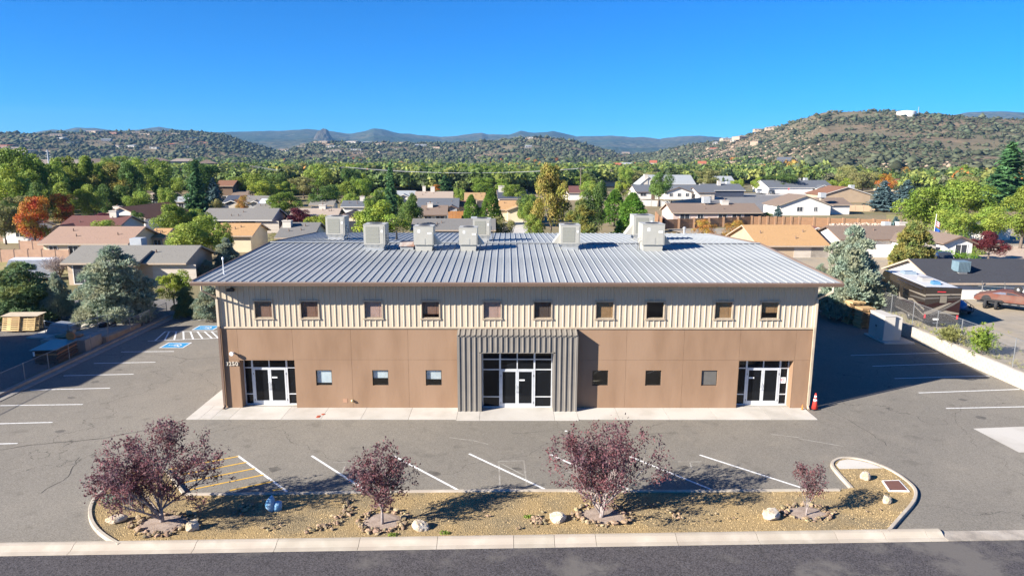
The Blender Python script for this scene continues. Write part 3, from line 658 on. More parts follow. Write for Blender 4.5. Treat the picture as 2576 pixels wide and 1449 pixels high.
def kerb_path(P, closed=False, w=.16, h=KH, seg=1.6, parent=None):
    L = 0; cur = [P[0]]; out = []
    for a, b in zip(P, P[1:]):
        cur.append(b); L += (b-a).length
        if L > seg: out.append(cur); cur = [b]; L = 0
    if len(cur) > 1: out.append(cur)
    for S in out:
        vs = []; m = len(S)
        for i, p in enumerate(S):
            d = (S[min(i+1, m-1)]-S[max(i-1, 0)]).normalized(); n = Vector((-d.y, d.x, 0))
            q = p+d*(.008 if i == 0 else (-.008 if i == m-1 else 0))
            for o, z in ((-w/2, -.05), (-w/2+.015, h-.012), (-w/2+.03, h), (w/2-.03, h), (w/2-.015, h-.012), (w/2, -.05)): vs.append((q.x+n.x*o, q.y+n.y*o, z))
        fs = [(i*6+k, i*6+(k+1) % 6, (i+1)*6+(k+1) % 6, (i+1)*6+k) for i in range(m-1) for k in range(6)]+[tuple(range(6))[::-1], tuple(range((m-1)*6, m*6))]
        MB().add(vs, fs).build('kerb_stone', KERBM, parent)
kerb_path(lp, parent=io); kerb_path(top, w=.2, seg=2.5, parent=io); kerb_path(rp, parent=io)
# pale slab in the tip of the island
sp = [G(*p, .1) for p in ((2112, 1178), (2104, 1168), (2112, 1158), (2132, 1154), (2160, 1157), (2190, 1164), (2222, 1176))]
MB().prism([(p.x, p.y, .06) for p in sp], (0, 0, .03)).build('concrete_infill', CONC, io)
# loose gravel in relief
NG = 26000; V = []; 
xs = RNG.uniform(-16.6, 16.6, NG*2); ys = RNG.uniform(-13.6, -6.2, NG*2)
poly = np.array([(p.x, p.y) for p in isl])
def inside(xs, ys, poly):
    r = np.zeros(len(xs), bool); j = len(poly)-1
    for i in range(len(poly)):
        a, b = poly[i], poly[j]
        c = ((a[1] > ys) != (b[1] > ys)) & (xs < (b[0]-a[0])*(ys-a[1])/(b[1]-a[1]+1e-12)+a[0]); r ^= c; j = i
    return r
k = inside(xs, ys, poly); xs, ys = xs[k][:NG], ys[k][:NG]; n = len(xs)
s = RNG.uniform(.012, .032, n); ang = RNG.uniform(0, 6.28, n)
oct_ = np.array([(1, 0, 0), (-.5, .87, 0), (-.5, -.87, 0), (0, 0, .9)])
ca, sa = np.cos(ang)[:, None], np.sin(ang)[:, None]
X = xs[:, None]+(oct_[None, :, 0]*ca-oct_[None, :, 1]*sa)*s[:, None]; Y = ys[:, None]+(oct_[None, :, 0]*sa+oct_[None, :, 1]*ca)*s[:, None]; Z = .072+oct_[None, :, 2]*s[:, None]+0*X
V = np.stack([X, Y, Z], -1).reshape(-1, 3); Fc = (np.array([(0, 1, 3), (1, 2, 3), (2, 0, 3)])[None]+4*np.arange(n)[:, None, None]).reshape(-1, 3)
gm = npmesh('gravel', V, Fc, mat('gravel_chips', (.47, .34, .17), (.22, .17, .10), .8, .95, attr=.8), np.repeat(RNG.random(n), 3))
tag(link('gravel', gm), 'tan gravel chips covering the long planting bed', 'gravel', kind='stuff')
# ------------------------------------------------------------------ stones
def rock_mesh(name, m, seed, flat=.8, rough=.28, sub=2):
    r = np.random.default_rng(seed)
    import bmesh
    bm = bmesh.new(); bmesh.ops.create_icosphere(bm, subdivisions=sub, radius=1)
    P = np.array([v.co[:] for v in bm.verts])
    for _ in range(7):
        nrm = r.normal(size=3); nrm /= np.linalg.norm(nrm); dd = r.uniform(.55, .85)
        t = P @ nrm; P = P-np.outer(np.maximum(0, t-dd)*.9, nrm)
    P *= 1+rough*.25*r.normal(size=(len(P), 1)); P[:, 2] *= flat
    for v, c in zip(bm.verts, P): v.co = c
    me = bpy.data.meshes.new(name); bm.to_mesh(me); bm.free(); me.materials.append(m); return me
PALE = mat('pale_boulder', (.50, .40, .28), (.38, .29, .19), 2.2, .95, bump=.03, bscale=9, c3=(.56, .50, .42), scale3=1.1, randv=.08)
BRNR = mat('brown_stone', (.30, .225, .15), (.17, .14, .10), 3, .95, bump=.02, bscale=16, c3=(.40, .28, .16), scale3=2, randv=.35)
bould = [rock_mesh('boulder', PALE, s, .85, .15, 3) for s in (1, 2, 3, 4)]
stonem = [rock_mesh('stone', BRNR, 20+s, .7, .3, 1) for s in range(6)]
def boulder(px, py, sx, sy, sz, rz, i, label):
    p = G(px, py, .08); o = link('boulder', bould[i], None, (p.x, p.y, .07+sz*.45), (random.uniform(-.15, .15), random.uniform(-.2, .2), rz), (sx, sy, sz))
    tag(o, label, 'boulder', 'boulders on the planting bed')
boulder(293, 1312, .40, .22, .22, .5, 0, 'long pale boulder lying beside the curved kerb beside the widest plum tree')
boulder(487, 1332, .27, .22, .34, .2, 1, 'upright pale boulder on the rim of the widest plum tree stone ring')
boulder(1058, 1329, .33, .26, .27, -.3, 2, 'rounded pale boulder at the edge of the young plum tree stone ring')
boulder(1400, 1309, .38, .27, .27, .3, 3, 'flat topped white boulder beside the loose stone pile')
boulder(1942, 1303, .36, .34, .33, 0, 1, 'large round honey coloured boulder beside the smallest plum tree')
boulder(2176, 1205, .22, .2, .28, .4, 0, 'pointed honey boulder near the pale slab in the island tip')
boulder(2230, 1262, .24, .2, .25, 1., 2, 'small white pointed boulder near the brown meter lid')
def stone(par, x, y, z, s): link('stone', random.choice(stonem), par, (x, y, z), (random.uniform(-.4, .4), random.uniform(-.4, .4), random.uniform(0, 6.28)), (s*random.uniform(.8, 1.4), s*random.uniform(.7, 1), s*random.uniform(.7, 1.1)))
SOIL = mat('bare_soil', (.30, .235, .19), (.24, .18, .14), 12, .95, bump=.02, bscale=30, c3=(.34, .27, .22), scale3=2)
def stone_ring(px, py, rx, ry, n, label, gap=()):
    c = G(px, py, .08); t = thing('stone_ring', label, 'stone ring', (c.x, c.y, .08), 0, 'stone rings round the plum trees')
    m = MB(); m.lathe([(1, 0), (.7, .03), (0.01, .05)], 18); o = m.build('soil_patch', SOIL, t, scale=(rx*.95, ry*.95, 1))
    for k in range(n):
        a = 2*math.pi*(k+random.uniform(-.3, .3))/n
        if any(g0 < math.degrees(a) % 360 < g1 for g0, g1 in gap): continue
        for j in range(random.choice((1, 2, 2))):
            r = random.uniform(.84, 1.3); stone(t, rx*r*math.cos(a), ry*r*math.sin(a), .03+.05*j, random.choice((.05, .06, .08, .1, .15))*random.uniform(.8, 1.15))
stone_ring(412, 1318, 1.0, .72, 50, 'ring of brown stones round the widest plum tree, open to the planting bed')
stone_ring(962, 1312, .78, .70, 52, 'ring of brown stones round the young straight trunked plum tree')
stone_ring(1515, 1296, .95, .66, 52, 'ring of brown stones round the many stemmed plum tree')
stone_ring(2030, 1290, .85, .55, 40, 'ring of brown stones round the smallest plum tree')
def stone_pile(pts, n, label, s0=.06, s1=.13, sp=.18):
    c = G(*pts[0], .08); t = thing('stone_pile', label, 'stones', (c.x, c.y, .08), 0, 'loose stones on the planting bed')
    for k in range(n):
        u = random.uniform(0, len(pts)-1); i = min(int(u), len(pts)-2) if len(pts) > 1 else 0
        p = G(*pts[i], .08).lerp(G(*pts[i+1], .08), u-i) if len(pts) > 1 else c
        stone(t, p.x-c.x+random.gauss(0, sp), p.y-c.y+random.gauss(0, sp*.7), random.uniform(.02, .08), random.uniform(s0, s1))
stone_pile([(1345, 1322), (1355, 1302)], 34, 'heap of brown stones beside the flat topped white boulder')
stone_pile([(770, 1338), (840, 1318), (880, 1285), (870, 1262)], 70, 'trail of brown stones running to the parking kerb beside the young plum tree', .05, .11, .14)
stone_pile([(1703, 1308), (1700, 1290)], 16, 'small cluster of brown stones under the shadow of the many stemmed plum tree', .06, .12, .14)
stone_pile([(600, 1300), (625, 1275), (640, 1260)], 30, 'dark brown stones beside the blue wrapped valve', .06, .13, .2)
stone_pile([(660, 1330), (700, 1322)], 7, 'few flat brown stones below the blue wrapped valve', .05, .1, .15)
stone_pile([(1150, 1318), (1230, 1300), (1330, 1330)], 9, 'few scattered pebbles between the rounded boulder and the stone heap', .03, .06, .35)
stone_pile([(1780, 1310), (1860, 1300)], 8, 'few scattered pebbles beside the honey coloured boulder', .03, .06, .3)
stone_pile([(2130, 1310), (2190, 1285)], 8, 'few scattered pebbles between the smallest tree and the curved kerb', .03, .06, .25)
stone_pile([(1640, 1276), (1652, 1268)], 6, 'three reddish stones at the edge of the tree shadow', .06, .12, .12)
# meter lid, blue wrapped valve, paper, cones
p = [G(x, y, .08) for x, y in ((2218, 1210), (2262, 1209), (2288, 1237), (2236, 1236))]
ml = thing('meter_box', 'rust brown meter lid in a white frame on the gravel', 'utility box', p[0])
c = sum(p, Vector())/4
MB().prism([q-p[0]+Vector((0, 0, -.05)) for q in p], (0, 0, .09)).build('frame', WHITE, ml)
MB().prism([c+(q-c)*.86-p[0] for q in p], (0, 0, .05)).build('lid', plain('rust_brown', (.16, .075, .05), .6), ml)
p = G(686, 1285, .08); t = thing('wrapped_valve', 'blue and white insulating bag tied over a garden valve', 'valve cover', p, .2, None, .8)
BAG = mat('blue_bag', (.30, .42, .54), (.10, .30, .50), 3.2, .55, bump=.03, bscale=10)
def loft(rings, n=12):
    vs = []; m = len(rings)
    for (cx, cy, cz, rx, ry) in rings: vs += [(cx+rx*math.cos(2*math.pi*k/n)*random.uniform(.9, 1.1), cy+ry*math.sin(2*math.pi*k/n)*random.uniform(.9, 1.1), cz) for k in range(n)]
    return MB().add(vs, [(i*n+k, i*n+(k+1) % n, (i+1)*n+(k+1) % n, (i+1)*n+k) for i in range(m-1) for k in range(n)]+[tuple(range(n))[::-1], tuple(range((m-1)*n, m*n))])
loft([(-.05, 0, -.02, .1, .1), (-.1, 0, .15, .18, .14), (-.12, 0, .38, .23, .16), (-.06, 0, .6, .19, .14), (-.01, 0, .76, .08, .06), (0, 0, .84, .02, .02)]).build('bag', BAG, t, True)
loft([(.2, .05, -.02, .2, .16), (.22, .05, .2, .24, .18), (.24, .05, .42, .2, .15), (.24, .05, .46, .1, .08)]).build('sleeve', BAG, t, True)
p = G(1424, 1084); tag(MB().box(-.06, .06, -.05, .05, .004, .012).build('paper_scrap', WHITE, loc=(p.x, p.y, 0)), 'small white paper scrap lying on the asphalt', 'paper')
ORG = mat('cone_red', (.62, .05, .035), (.5, .04, .03), 3, .55); ORG2 = mat('cone_orange', (.70, .20, .04), rough=.55)
def cone(px, py, h, m, label, bands):
    p = G(px, py); t = thing('traffic_cone', label, 'traffic cone', (p.x, p.y, .0), .3, 'traffic cones by the building corner'); r = h*.19
    MB().box(-r*1.25, r*1.25, -r*1.25, r*1.25, .0, h*.05).build('base', BLACK if bands else m, t)
    f = lambda z: r*(1-.8*z)
    MB().lathe([(f(.0), h*.05), (f(.5), h*.5), (f(1), h), (f(1)*.5, h)], 14).build('body', m, t, True)
    for a, b in bands: MB().lathe([(f(a)+.004, h*a), (f(b)+.004, h*b)], 14).build('collar', WHITE, t, True)
cone(2049, 1029, .92, ORG, 'tall red traffic cone with two white collars in the building shadow', ((.52, .64), (.74, .86)))
cone(2018, 1031.5, .33, ORG2, 'small plain orange traffic cone beside the downspout', ())
# ------------------------------------------------------------------ plants: meshes shared by many trees
def cards(P, size, nrm, rng, aspect=1.6, bias=1.0):
    """leaf quads at P; nrm: preferred normal"""
    n = len(P); N = nrm*bias+rng.normal(size=(n, 3))*.55; N /= np.linalg.norm(N, axis=1)[:, None]+1e-9
    T = np.cross(N, rng.normal(size=(n, 3))); T /= np.linalg.norm(T, axis=1)[:, None]+1e-9
    B = np.cross(N, T); s = (size*rng.uniform(.6, 1.35, n))[:, None]
    a, b = T*s*.5*math.sqrt(aspect), B*s*.5/math.sqrt(aspect)
    V = np.stack([P-a, P-b*.9+a*.1, P+a, P+b*.9+a*.1], 1).reshape(-1, 3)
    return V, np.arange(4*n).reshape(-1, 4), np.repeat(0, 0)
def spears(P, D, length, width, nc, rng, splay=.45):
    """tufts of narrow upright blades"""
    n = len(P); P = np.repeat(P, nc, 0); D = np.repeat(D, nc, 0); m = n*nc
    D = D+rng.normal(size=(m, 3))*splay; D /= np.linalg.norm(D, axis=1)[:, None]
    T = np.cross(D, rng.normal(size=(m, 3))); T /= np.linalg.norm(T, axis=1)[:, None]+1e-9
    L = (np.repeat(length, nc) if hasattr(length, '__len__') else np.full(m, length))*rng.uniform(.6, 1.2, m); L = L[:, None]; w = width*rng.uniform(.7, 1.3, m)[:, None]
    P = P+rng.normal(size=(m, 3))*width*.6
    V = np.stack([P, P+D*L*.5-T*w, P+D*L, P+D*L*.5+T*w], 1).reshape(-1, 3)
    return V, np.arange(4*m).reshape(-1, 4)
def unit(rng, n):
    v = rng.normal(size=(n, 3)); return v/np.linalg.norm(v, axis=1)[:, None]
BARK = mat('grey_bark', (.16, .125, .10), (.10, .08, .065), 8, .95, bump=.02, bscale=12)
def leafmat(name, c1, c2, sc=.5, c3=None, s3=.25, attr=.38, rv=.14):
    return mat(name, c1, c2, sc, .6, spec=.25, attr=attr, randv=rv, transl=.36, c3=c3, scale3=s3, detail=2, lo=.4, hi=.6)
LEAF = {
 'gr': leafmat('leaf_green', (0.155, 0.233, 0.033), (0.244, 0.308, 0.047)),
 'yg': leafmat('leaf_lime', (0.192, 0.285, 0.047), (0.275, 0.329, 0.056)),
 'dk': leafmat('leaf_dark', (0.078, 0.146, 0.032), (0.127, 0.188, 0.040)),
 'ol': leafmat('leaf_olive', (0.217, 0.228, 0.080), (0.293, 0.278, 0.102)),
 'or': leafmat('leaf_autumn', (0.522, 0.080, 0.036), (0.464, 0.232, 0.029), .5, (0.189, 0.232, 0.029), .22),
 'pu': leafmat('leaf_purple', (0.102, 0.020, 0.032), (0.160, 0.029, 0.036)),
 'ye': leafmat('leaf_yellow', (0.315, 0.350, 0.043), (0.210, 0.294, 0.047)),
 'go': leafmat('leaf_gold', (0.435, 0.275, 0.051), (0.290, 0.246, 0.051), .7, (0.377, 0.160, 0.043), .5),
 'co': leafmat('leaf_cottonwood', (0.217, 0.239, 0.043), (0.395, 0.318, 0.080), .7),
 'sp': leafmat('leaf_spruce', (0.059, 0.145, 0.054), (0.095, 0.192, 0.072)),
 'bs': leafmat('leaf_bluespruce', (0.138, 0.210, 0.217), (0.102, 0.167, 0.167)),
 'ju': leafmat('leaf_juniper', (.32, .40, .31), (.25, .33, .25), 1.2, (.35, .36, .24), .5, .32, .06),
 'jd': leafmat('leaf_dark_juniper', (0.141, 0.231, 0.113), (0.200, 0.299, 0.148), 1.2, (0.236, 0.265, 0.086), .5),
 'jg': leafmat('leaf_green_juniper', (0.189, 0.265, 0.080), (0.282, 0.300, 0.102), 1.0, (0.320, 0.283, 0.072), .5),
 'pi': leafmat('leaf_pine', (0.125, 0.254, 0.036), (0.192, 0.316, 0.051)),
 'br': leafmat('leaf_bare', (0.348, 0.290, 0.261), (0.275, 0.232, 0.210)),
}
def trunk_mesh(seed, h, r, limbs, spread, top):
    rng = random.Random(seed); m = MB()
    pts = [(0, 0, -.3)]; x = y = 0
    for k in range(1, 5):
        x += rng.gauss(0, .06*r*4); y += rng.gauss(0, .06*r*4); pts.append((x, y, h*k/4))
    m.tube(pts, [r*1.25, r, r*.85, r*.75, r*.6], 7)
    for k in range(limbs):
        a = 2*math.pi*k/limbs+rng.uniform(-.4, .4); s = spread*rng.uniform(.5, 1); z0 = h*rng.uniform(.5, 1)
        e = Vector((math.cos(a)*s, math.sin(a)*s, h+(top-h)*rng.uniform(.3, .8)))
        b = Vector((x*z0/h, y*z0/h, z0)); mid = b.lerp(e, .5)+Vector((0, 0, .2))
        m.tube([b, mid, e], [r*.5, r*.33, r*.12], 5)
    return m.mesh('trunk', BARK)
def broad(seed, kind, n=9000, leaf=.275, a=4.0, c=3.6, zc=6.0, lobes=24, lr=(.75, 1.75), flat=1.0):
    rng = np.random.default_rng(seed)
    L = unit(rng, lobes)*rng.uniform(.35, .92, lobes)[:, None]**.7; L = L*np.array([a, a, c]); L[:, 2] += zc
    L = np.vstack([L, [[0, 0, zc+c*.55], [0, 0, zc]]]); R = rng.uniform(*lr, len(L)); pr = R**2/np.sum(R**2)
    i = rng.choice(len(L), n, p=pr); d = unit(rng, n); d[:, 2] = np.where((d[:, 2] < -.3) & (rng.random(n) < .6), -d[:, 2], d[:, 2])
    P = L[i]+d*(R[i]*rng.uniform(.62, 1.08, n))[:, None]*np.array([1, 1, flat])
    V, Fc, _ = cards(P, leaf, d, rng)
    return npmesh('crown', V, Fc, LEAF[kind], rng.random(n)*.6+(rng.random(len(L))*.4)[i])
def conifer(seed, kind, h=10, r=2.9, whorls=30, leaf=.5, base=.06, droop=.25):
    rng = np.random.default_rng(seed); P = []; N = []
    for w in range(whorls):
        t = base+(1-base)*(w/whorls)**.9; z = h*t; R = r*(1-t)**.8*rng.uniform(.75, 1.12)+.12
        nb = int(7+R*3)
        for k in range(nb):
            a = rng.uniform(0, 6.283); Rb = R*rng.uniform(.75, 1.1); m = max(3, int(Rb*11))
            u = np.linspace(.15, 1, m)
            q = np.stack([np.cos(a)*Rb*u, np.sin(a)*Rb*u, z-droop*Rb*u+.18*Rb*u**3+0*u], 1)+rng.normal(size=(m, 3))*.10
            P.append(q); N.append(np.tile([math.cos(a)*.35, math.sin(a)*.35, .9], (m, 1)))
    P = np.vstack(P); N = np.vstack(N); V, Fc, _ = cards(P, leaf, N, rng, 2.4, 1.3)
    return npmesh('crown', V, Fc, LEAF[kind], rng.random(len(P)))
def juniper(seed, kind, n=6500, nc=8, h=10, a=4.4, blade=.40, width=.052, top=.62, up=1.1, lobes=34):
    """feathery upright sprays over an uneven cone"""
    rng = np.random.default_rng(seed)
    z = rng.uniform(.0, 1, lobes)**1.35; ang = rng.uniform(0, 6.283, lobes); rr = a*((1-z)**top)*rng.uniform(.35, .82, lobes)
    L = np.stack([np.cos(ang)*rr, np.sin(ang)*rr, .5+z*h*.78], 1); R = rng.uniform(.20, .36, lobes)*a*(1-.5*z)
    L = np.vstack([L, [[0, 0, h*.84], [.3, 0, h*.7], [0, .2, h*.55], [0, 0, h*.35], [0, 0, h*.15]]]); R = np.append(R, [a*.12, a*.24, a*.36, a*.5, a*.6])
    i = rng.choice(len(L), n, p=R**2/np.sum(R**2)); d = unit(rng, n); d[:, 2] = np.abs(d[:, 2])*.9-.25
    P = L[i]+d*(R[i]*rng.uniform(.7, 1.1, n))[:, None]*np.array([1, 1, 1.25]); P[:, 2] = np.maximum(P[:, 2], .1)
    D = d*.65+np.array([0, 0, up]); D /= np.linalg.norm(D, axis=1)[:, None]
    V, Fc = spears(P, D, rng.uniform(.7, 1.25, n)*blade, width, nc, rng)
    return npmesh('crown', V, Fc, LEAF[kind], np.repeat(rng.random(n), nc)*.6+rng.random(n*nc)*.4)
def pine(seed, kind='pi', n=900, nc=14):
    rng = np.random.default_rng(seed); z = rng.random(n)**.9; ang = rng.uniform(0, 6.283, n); k = 14; lz = rng.uniform(0, 1, k); la = rng.uniform(0, 6.283, k)
    bump = .7+.3*np.max(np.cos(ang[:, None]-la[None])*np.exp(-((z[:, None]-lz[None])/.12)**2), 1)
    R = 3.6*(np.minimum(1, (1-z)*1.5))**.75*bump*rng.uniform(.72, 1.05, n)
    P = np.stack([np.cos(ang)*R, np.sin(ang)*R, .9+z*9], 1); d = np.stack([np.cos(ang), np.sin(ang), .6+0*z], 1)
    V, Fc = spears(P, d/1.2, .55, .09, nc, rng, .75)
    return npmesh('crown', V, Fc, LEAF[kind], np.repeat(rng.random(n), nc)*.5+rng.random(n*nc)*.5)
TRK = [trunk_mesh(s, 3.4, .26, 6, 2.6, 8.0) for s in range(3)]
TRKC = MB().tube([(0, 0, -.3), (0.05, 0, 4), (0, .04, 9.3)], [.24, .16, .03], 7).mesh('trunk', BARK)
PROTO = {}
for k in ('gr', 'yg', 'dk', 'ol', 'ye', 'co', 'pu'):
    PROTO[k] = [(TRK[j], broad(100+j*7+hash(k) % 1*0+ord(k[0])*3+ord(k[1]), k, zc=5.7 if k != 'co' else 5.4, c=3.9 if k != 'co' else 4.3, a=3.9)) for j in range(3 if k in ('gr', 'yg', 'dk') else 2)]
PROTO['or'] = [(TRK[0], broad(301, 'or', a=3.4, c=4.2, zc=5.4))]
PROTO['go'] = [(TRK[1], broad(302, 'go', n=7000, leaf=.24, a=4.2, c=4.2, zc=5.2))]
PROTO['sp'] = [(TRKC, conifer(400, 'sp')), (TRKC, conifer(401, 'sp', r=2.4, droop=.4))]
PROTO['bs'] = [(TRKC, conifer(403, 'bs', r=3.2))]
PROTO['ju'] = [(TRK[0], juniper(500, 'ju')), (TRK[1], juniper(501, 'ju'))]
PROTO['jd'] = [(TRK[2], juniper(503, 'jd', a=4.9, top=.4, up=.6))]
PROTO['jg'] = [(TRK[2], juniper(505, 'jg', top=.5))]
PROTO['pi'] = [(TRKC, pine(600)), (TRKC, pine(601))]
rb = np.random.default_rng(77)
PROTO['br'] = [(TRK[0], (lambda: (lambda VF: npmesh('crown', VF[0], VF[1], LEAF['br'], rb.random(len(VF[1]))))(spears(unit(rb, 420)*np.array([2.6, 2.6, 2.6])*rb.uniform(.3, 1, 420)[:, None]+np.array([0, 0, 6]), np.tile([0, 0, 1.], (420, 1)), 1.6, .035, 5, rb, .6)))())]
_tc = {}
def tree(kind, loc, h, w, label, cat='tree', group=None, name='tree', rz=None, var=None):
    i = _tc.get(kind, 0); _tc[kind] = i+1; pr = PROTO[kind]; tm, cm = pr[(var if var is not None else i) % len(pr)]
    nomw = {'sp': 5.6, 'bs': 6.0, 'pi': 7.0, 'ju': 8.8, 'jd': 9.5, 'jg': 8.8, 'br': 6.5}.get(kind, 9.6)
    t = thing(name, label, cat, loc, rz if rz is not None else random.uniform(0, 6.28), group, (w/nomw, w/nomw, h/10.0))
    link('trunk', tm, t); link('crown', cm, t); return t
# clipped shrubs: rounded mounds of small leaves
def mound(name, label, p, rx, ry, h, m, n=2600, leaf=.10, cat='shrub', group=None, seed=0, lob=5, rz=0):
    rng = np.random.default_rng(900+seed); L = np.zeros((lob, 3)); L[:, 0] = np.linspace(-.45, .45, lob); L[:, 1] = rng.normal(size=lob)*.12
    i = rng.integers(0, lob, n); d = unit(rng, n); d[:, 2] = np.abs(d[:, 2]); R = rng.uniform(.85, 1.03, n)[:, None]
    P = (L[i]+d*R*np.array([.58, .85, 1.0]))*np.array([rx, ry, h]); V, Fc, _ = cards(P, leaf, d, rng)
    t = thing(name, label, cat, p, rz, group); link('foliage', npmesh('foliage', V, Fc, m, rng.random(n)), t)
    mb = MB()
    for k in range(3): mb.tube([(rng.normal()*.2*rx, rng.normal()*.1*ry, -.05), (L[k % lob, 0]*rx, 0, h*.6)], [.05, .02], 5)
    mb.build('stem', BARK, t); return t
# ------------------------------------------------------------------ purple plum trees of the planting bed
PLUM = leafmat('leaf_plum', (.145, .055, .06), (.215, .09, .088), 3.0, (.13, .07, .084), 1.5, .6, .06)
TWIG = mat('plum_bark', (.33, .28, .26), (.22, .185, .17), 9, .9)
def plum(px, py, label, height, limbs, spread, nleaf, seed, trunk_h, lean=(0, 0), leaf=.075, r0=.075, name='plum_tree', env=None):
    rg = random.Random(seed); c = G(px, py, .1); t = thing(name, label, 'tree', c, 0, 'purple plum trees on the planting bed')
    m = MB(); tips = []
    def grow(p, d, L, r, lev):
        n = 4; pts = [p]; rr = [r]; q = p.copy()
        for k in range(n):
            d = (d+Vector((rg.gauss(0, .10), rg.gauss(0, .10), rg.gauss(.03, .05)))).normalized(); q = q+d*L/n
            if env and ((q.x-env[0])/env[1])**2+(q.y/(env[1]*.9))**2+((q.z-env[2])/env[3])**2 > rg.uniform(.92, 1.12): n_ = k; break
            pts.append(q.copy()); rr.append(r*(1-.55*(k+1)/n))
            if lev >= 2 or (lev == 1 and k >= 1): tips.append((q.copy(), d.copy(), lev))
        if len(pts) < 2: return
        m.tube(pts, rr, 6 if lev < 2 else 4, False)
        if lev < 3:
            for b in range((5, 4, 3)[lev]):
                j = rg.randint(1, len(pts)-1); a = rg.uniform(0, 6.28); e = d.orthogonal(); e.rotate(Matrix.Rotation(a, 3, d)); nd = (d*1.0+e*rg.uniform(.35, .8)+Vector((0, 0, .14))).normalized()
                grow(pts[j], nd, L*rg.uniform(.45, .75), rr[j]*.66, lev+1)
    base = Vector((lean[0]*.3, lean[1]*.3, trunk_h))
    m.tube([(0, 0, -.15), (lean[0]*.1, 0, trunk_h*.5), base], [r0*1.35, r0, r0*.9], 8)
    for k in range(limbs):
        a = 2*math.pi*k/limbs+rg.uniform(-.35, .35); s = spread*(rg.uniform(.8, 1.7) if k % 2 else rg.uniform(.02, .75))
        d = Vector((math.cos(a)*s+lean[0], math.sin(a)*s*.8+lean[1], 1)).normalized()
        grow(base+Vector((0, 0, -.04*k)), d, (height-trunk_h)*rg.uniform(.5, .7), r0*.55, 0)
    m.build('trunk', TWIG, t, True)
    rng = np.random.default_rng(seed)
    T = np.array([p[:] for p, d, l in tips]); wt = np.array([1.5 if l >= 2 else 1.1 for p, d, l in tips]); i = rng.choice(len(T), nleaf, p=wt/wt.sum())
    clump = rng.random(len(T)) ; i = i[(clump[i]+rng.random(nleaf)*.9) > .45]
    P = T[i]+rng.normal(size=(len(i), 3))*np.array([.075, .075, .075]); nr = unit(rng, len(i)); nr[:, 2] = np.abs(nr[:, 2])+.3
    V, Fc, _ = cards(P, leaf, nr, rng, 1.7, .9); link('crown', npmesh('crown', V, Fc, PLUM, rng.random(len(i))), t); return t
plum(408, 1313, 'widest purple plum tree leaning from its ring beside the curved kerb', 3.6, 14, 1.35, 15500, 57, .55, (0, 0), env=(.2, 2.5, 2.15, 1.72))
plum(962, 1318, 'young purple plum tree with one straight pale trunk', 2.9, 9, .62, 5800, 11, .75, (.04, 0), r0=.05, env=(.1, 1.28, 1.95, 1.2))
plum(1513, 1301, 'purple plum tree with many stems fanning from one base', 3.8, 16, 1.25, 14500, 41, .42, (0, 0), r0=.07, env=(.15, 2.5, 2.15, 1.7))
plum(2028, 1296, 'smallest purple plum tree, slim upright, between guy stakes', 2.3, 6, .28, 2000, 8, .35, r0=.028, leaf=.06, env=(0, .56, 1.45, 1.05))
p = G(285, 1262, .08); mound('sage_bush', 'small grey green sage bush inside the curved kerb', p, .45, .35, .3, LEAF['ju'], 500, .07, seed=3)
for px, py, s in ((990, 1345, 1), (1330, 1300, 2), (1120, 1340, 3)):
    p = G(px, py, .08); mound('weed_clump', 'low green weed clump sprouting in the tan gravel', p, .2, .14, .07, LEAF['gr'], 120, .05, 'weed', 'weeds in the planting bed', 30+s, 3)
# ------------------------------------------------------------------ ground beyond the lot
ZY = .8
gr = MB().poly([(-30000, -30000, -.03), (30000, -30000, -.03), (30000, 30000, -.03), (-30000, 30000, -.03)]).build('ground', GRND); tag(gr, kind='structure')
yd = MB().poly([(30.62, -11.6, ZY), (170, -8, ZY), (170, 78, ZY), (30.62, 78, ZY)]).poly([(30.62, 78, ZY), (170, 78, ZY), (170, 100, -.03), (30.62, 100, -.03)]).poly([(30.62, 24, ZY), (30.62, 78, ZY), (30.2, 78, -.1), (30.2, 24, -.1)]).poly([(30.62, -11.6, ZY), (170, -8, ZY), (170, -9, -.1), (30.62, -12.4, -.1)]).build('yard', YARDM); tag(yd, kind='structure')
STRIP = mat('kerb_grey', (.30, .275, .24), (.24, .22, .19), 2, .95, bump=.005, bscale=40)
ls = tag(bpy.data.objects.new('side_kerb', None), kind='structure'); COL.objects.link(ls)
for k in range(13):
    y0 = -13+k*2.7
    MB().box(-29.98, -29.62, y0+.01, y0+2.69, -.05, .16).build('kerb_stone', STRIP, ls); MB().box(-29.6, -29.06, y0+.01, y0+2.69, -.05, .03).build('gutter_slab', STRIP, ls)
# block retaining wall
BLK = mat('whitewashed_block', (.43, .385, .325), (.345, .30, .24), 2.2, .95, bump=.008, bscale=25, c3=(.48, .445, .39), scale3=.6, randv=.06)
rw = thing('retaining_wall', 'low whitewashed block wall between the asphalt and the gravel yard', 'wall')
bm_ = MB().box(-.095, .095, 0, .392, 0, .192).mesh('block', BLK)
for c in range(5):
    for k in range(82):
        y = -9.4+k*.4+(.2 if c % 2 else 0)
        link('block', bm_, rw, (30.47+random.uniform(-.004, .004), y, -.06+c*.2))
MB().box(30.385, 30.555, -9.3, 23.4, -.05, .93).build('mortar_core', mat('mortar', (.46, .41, .34)), rw)
MB().box(30.36, 30.58, -9.4, 23.4, .94, .97).build('mortar_cap', BLK, rw)
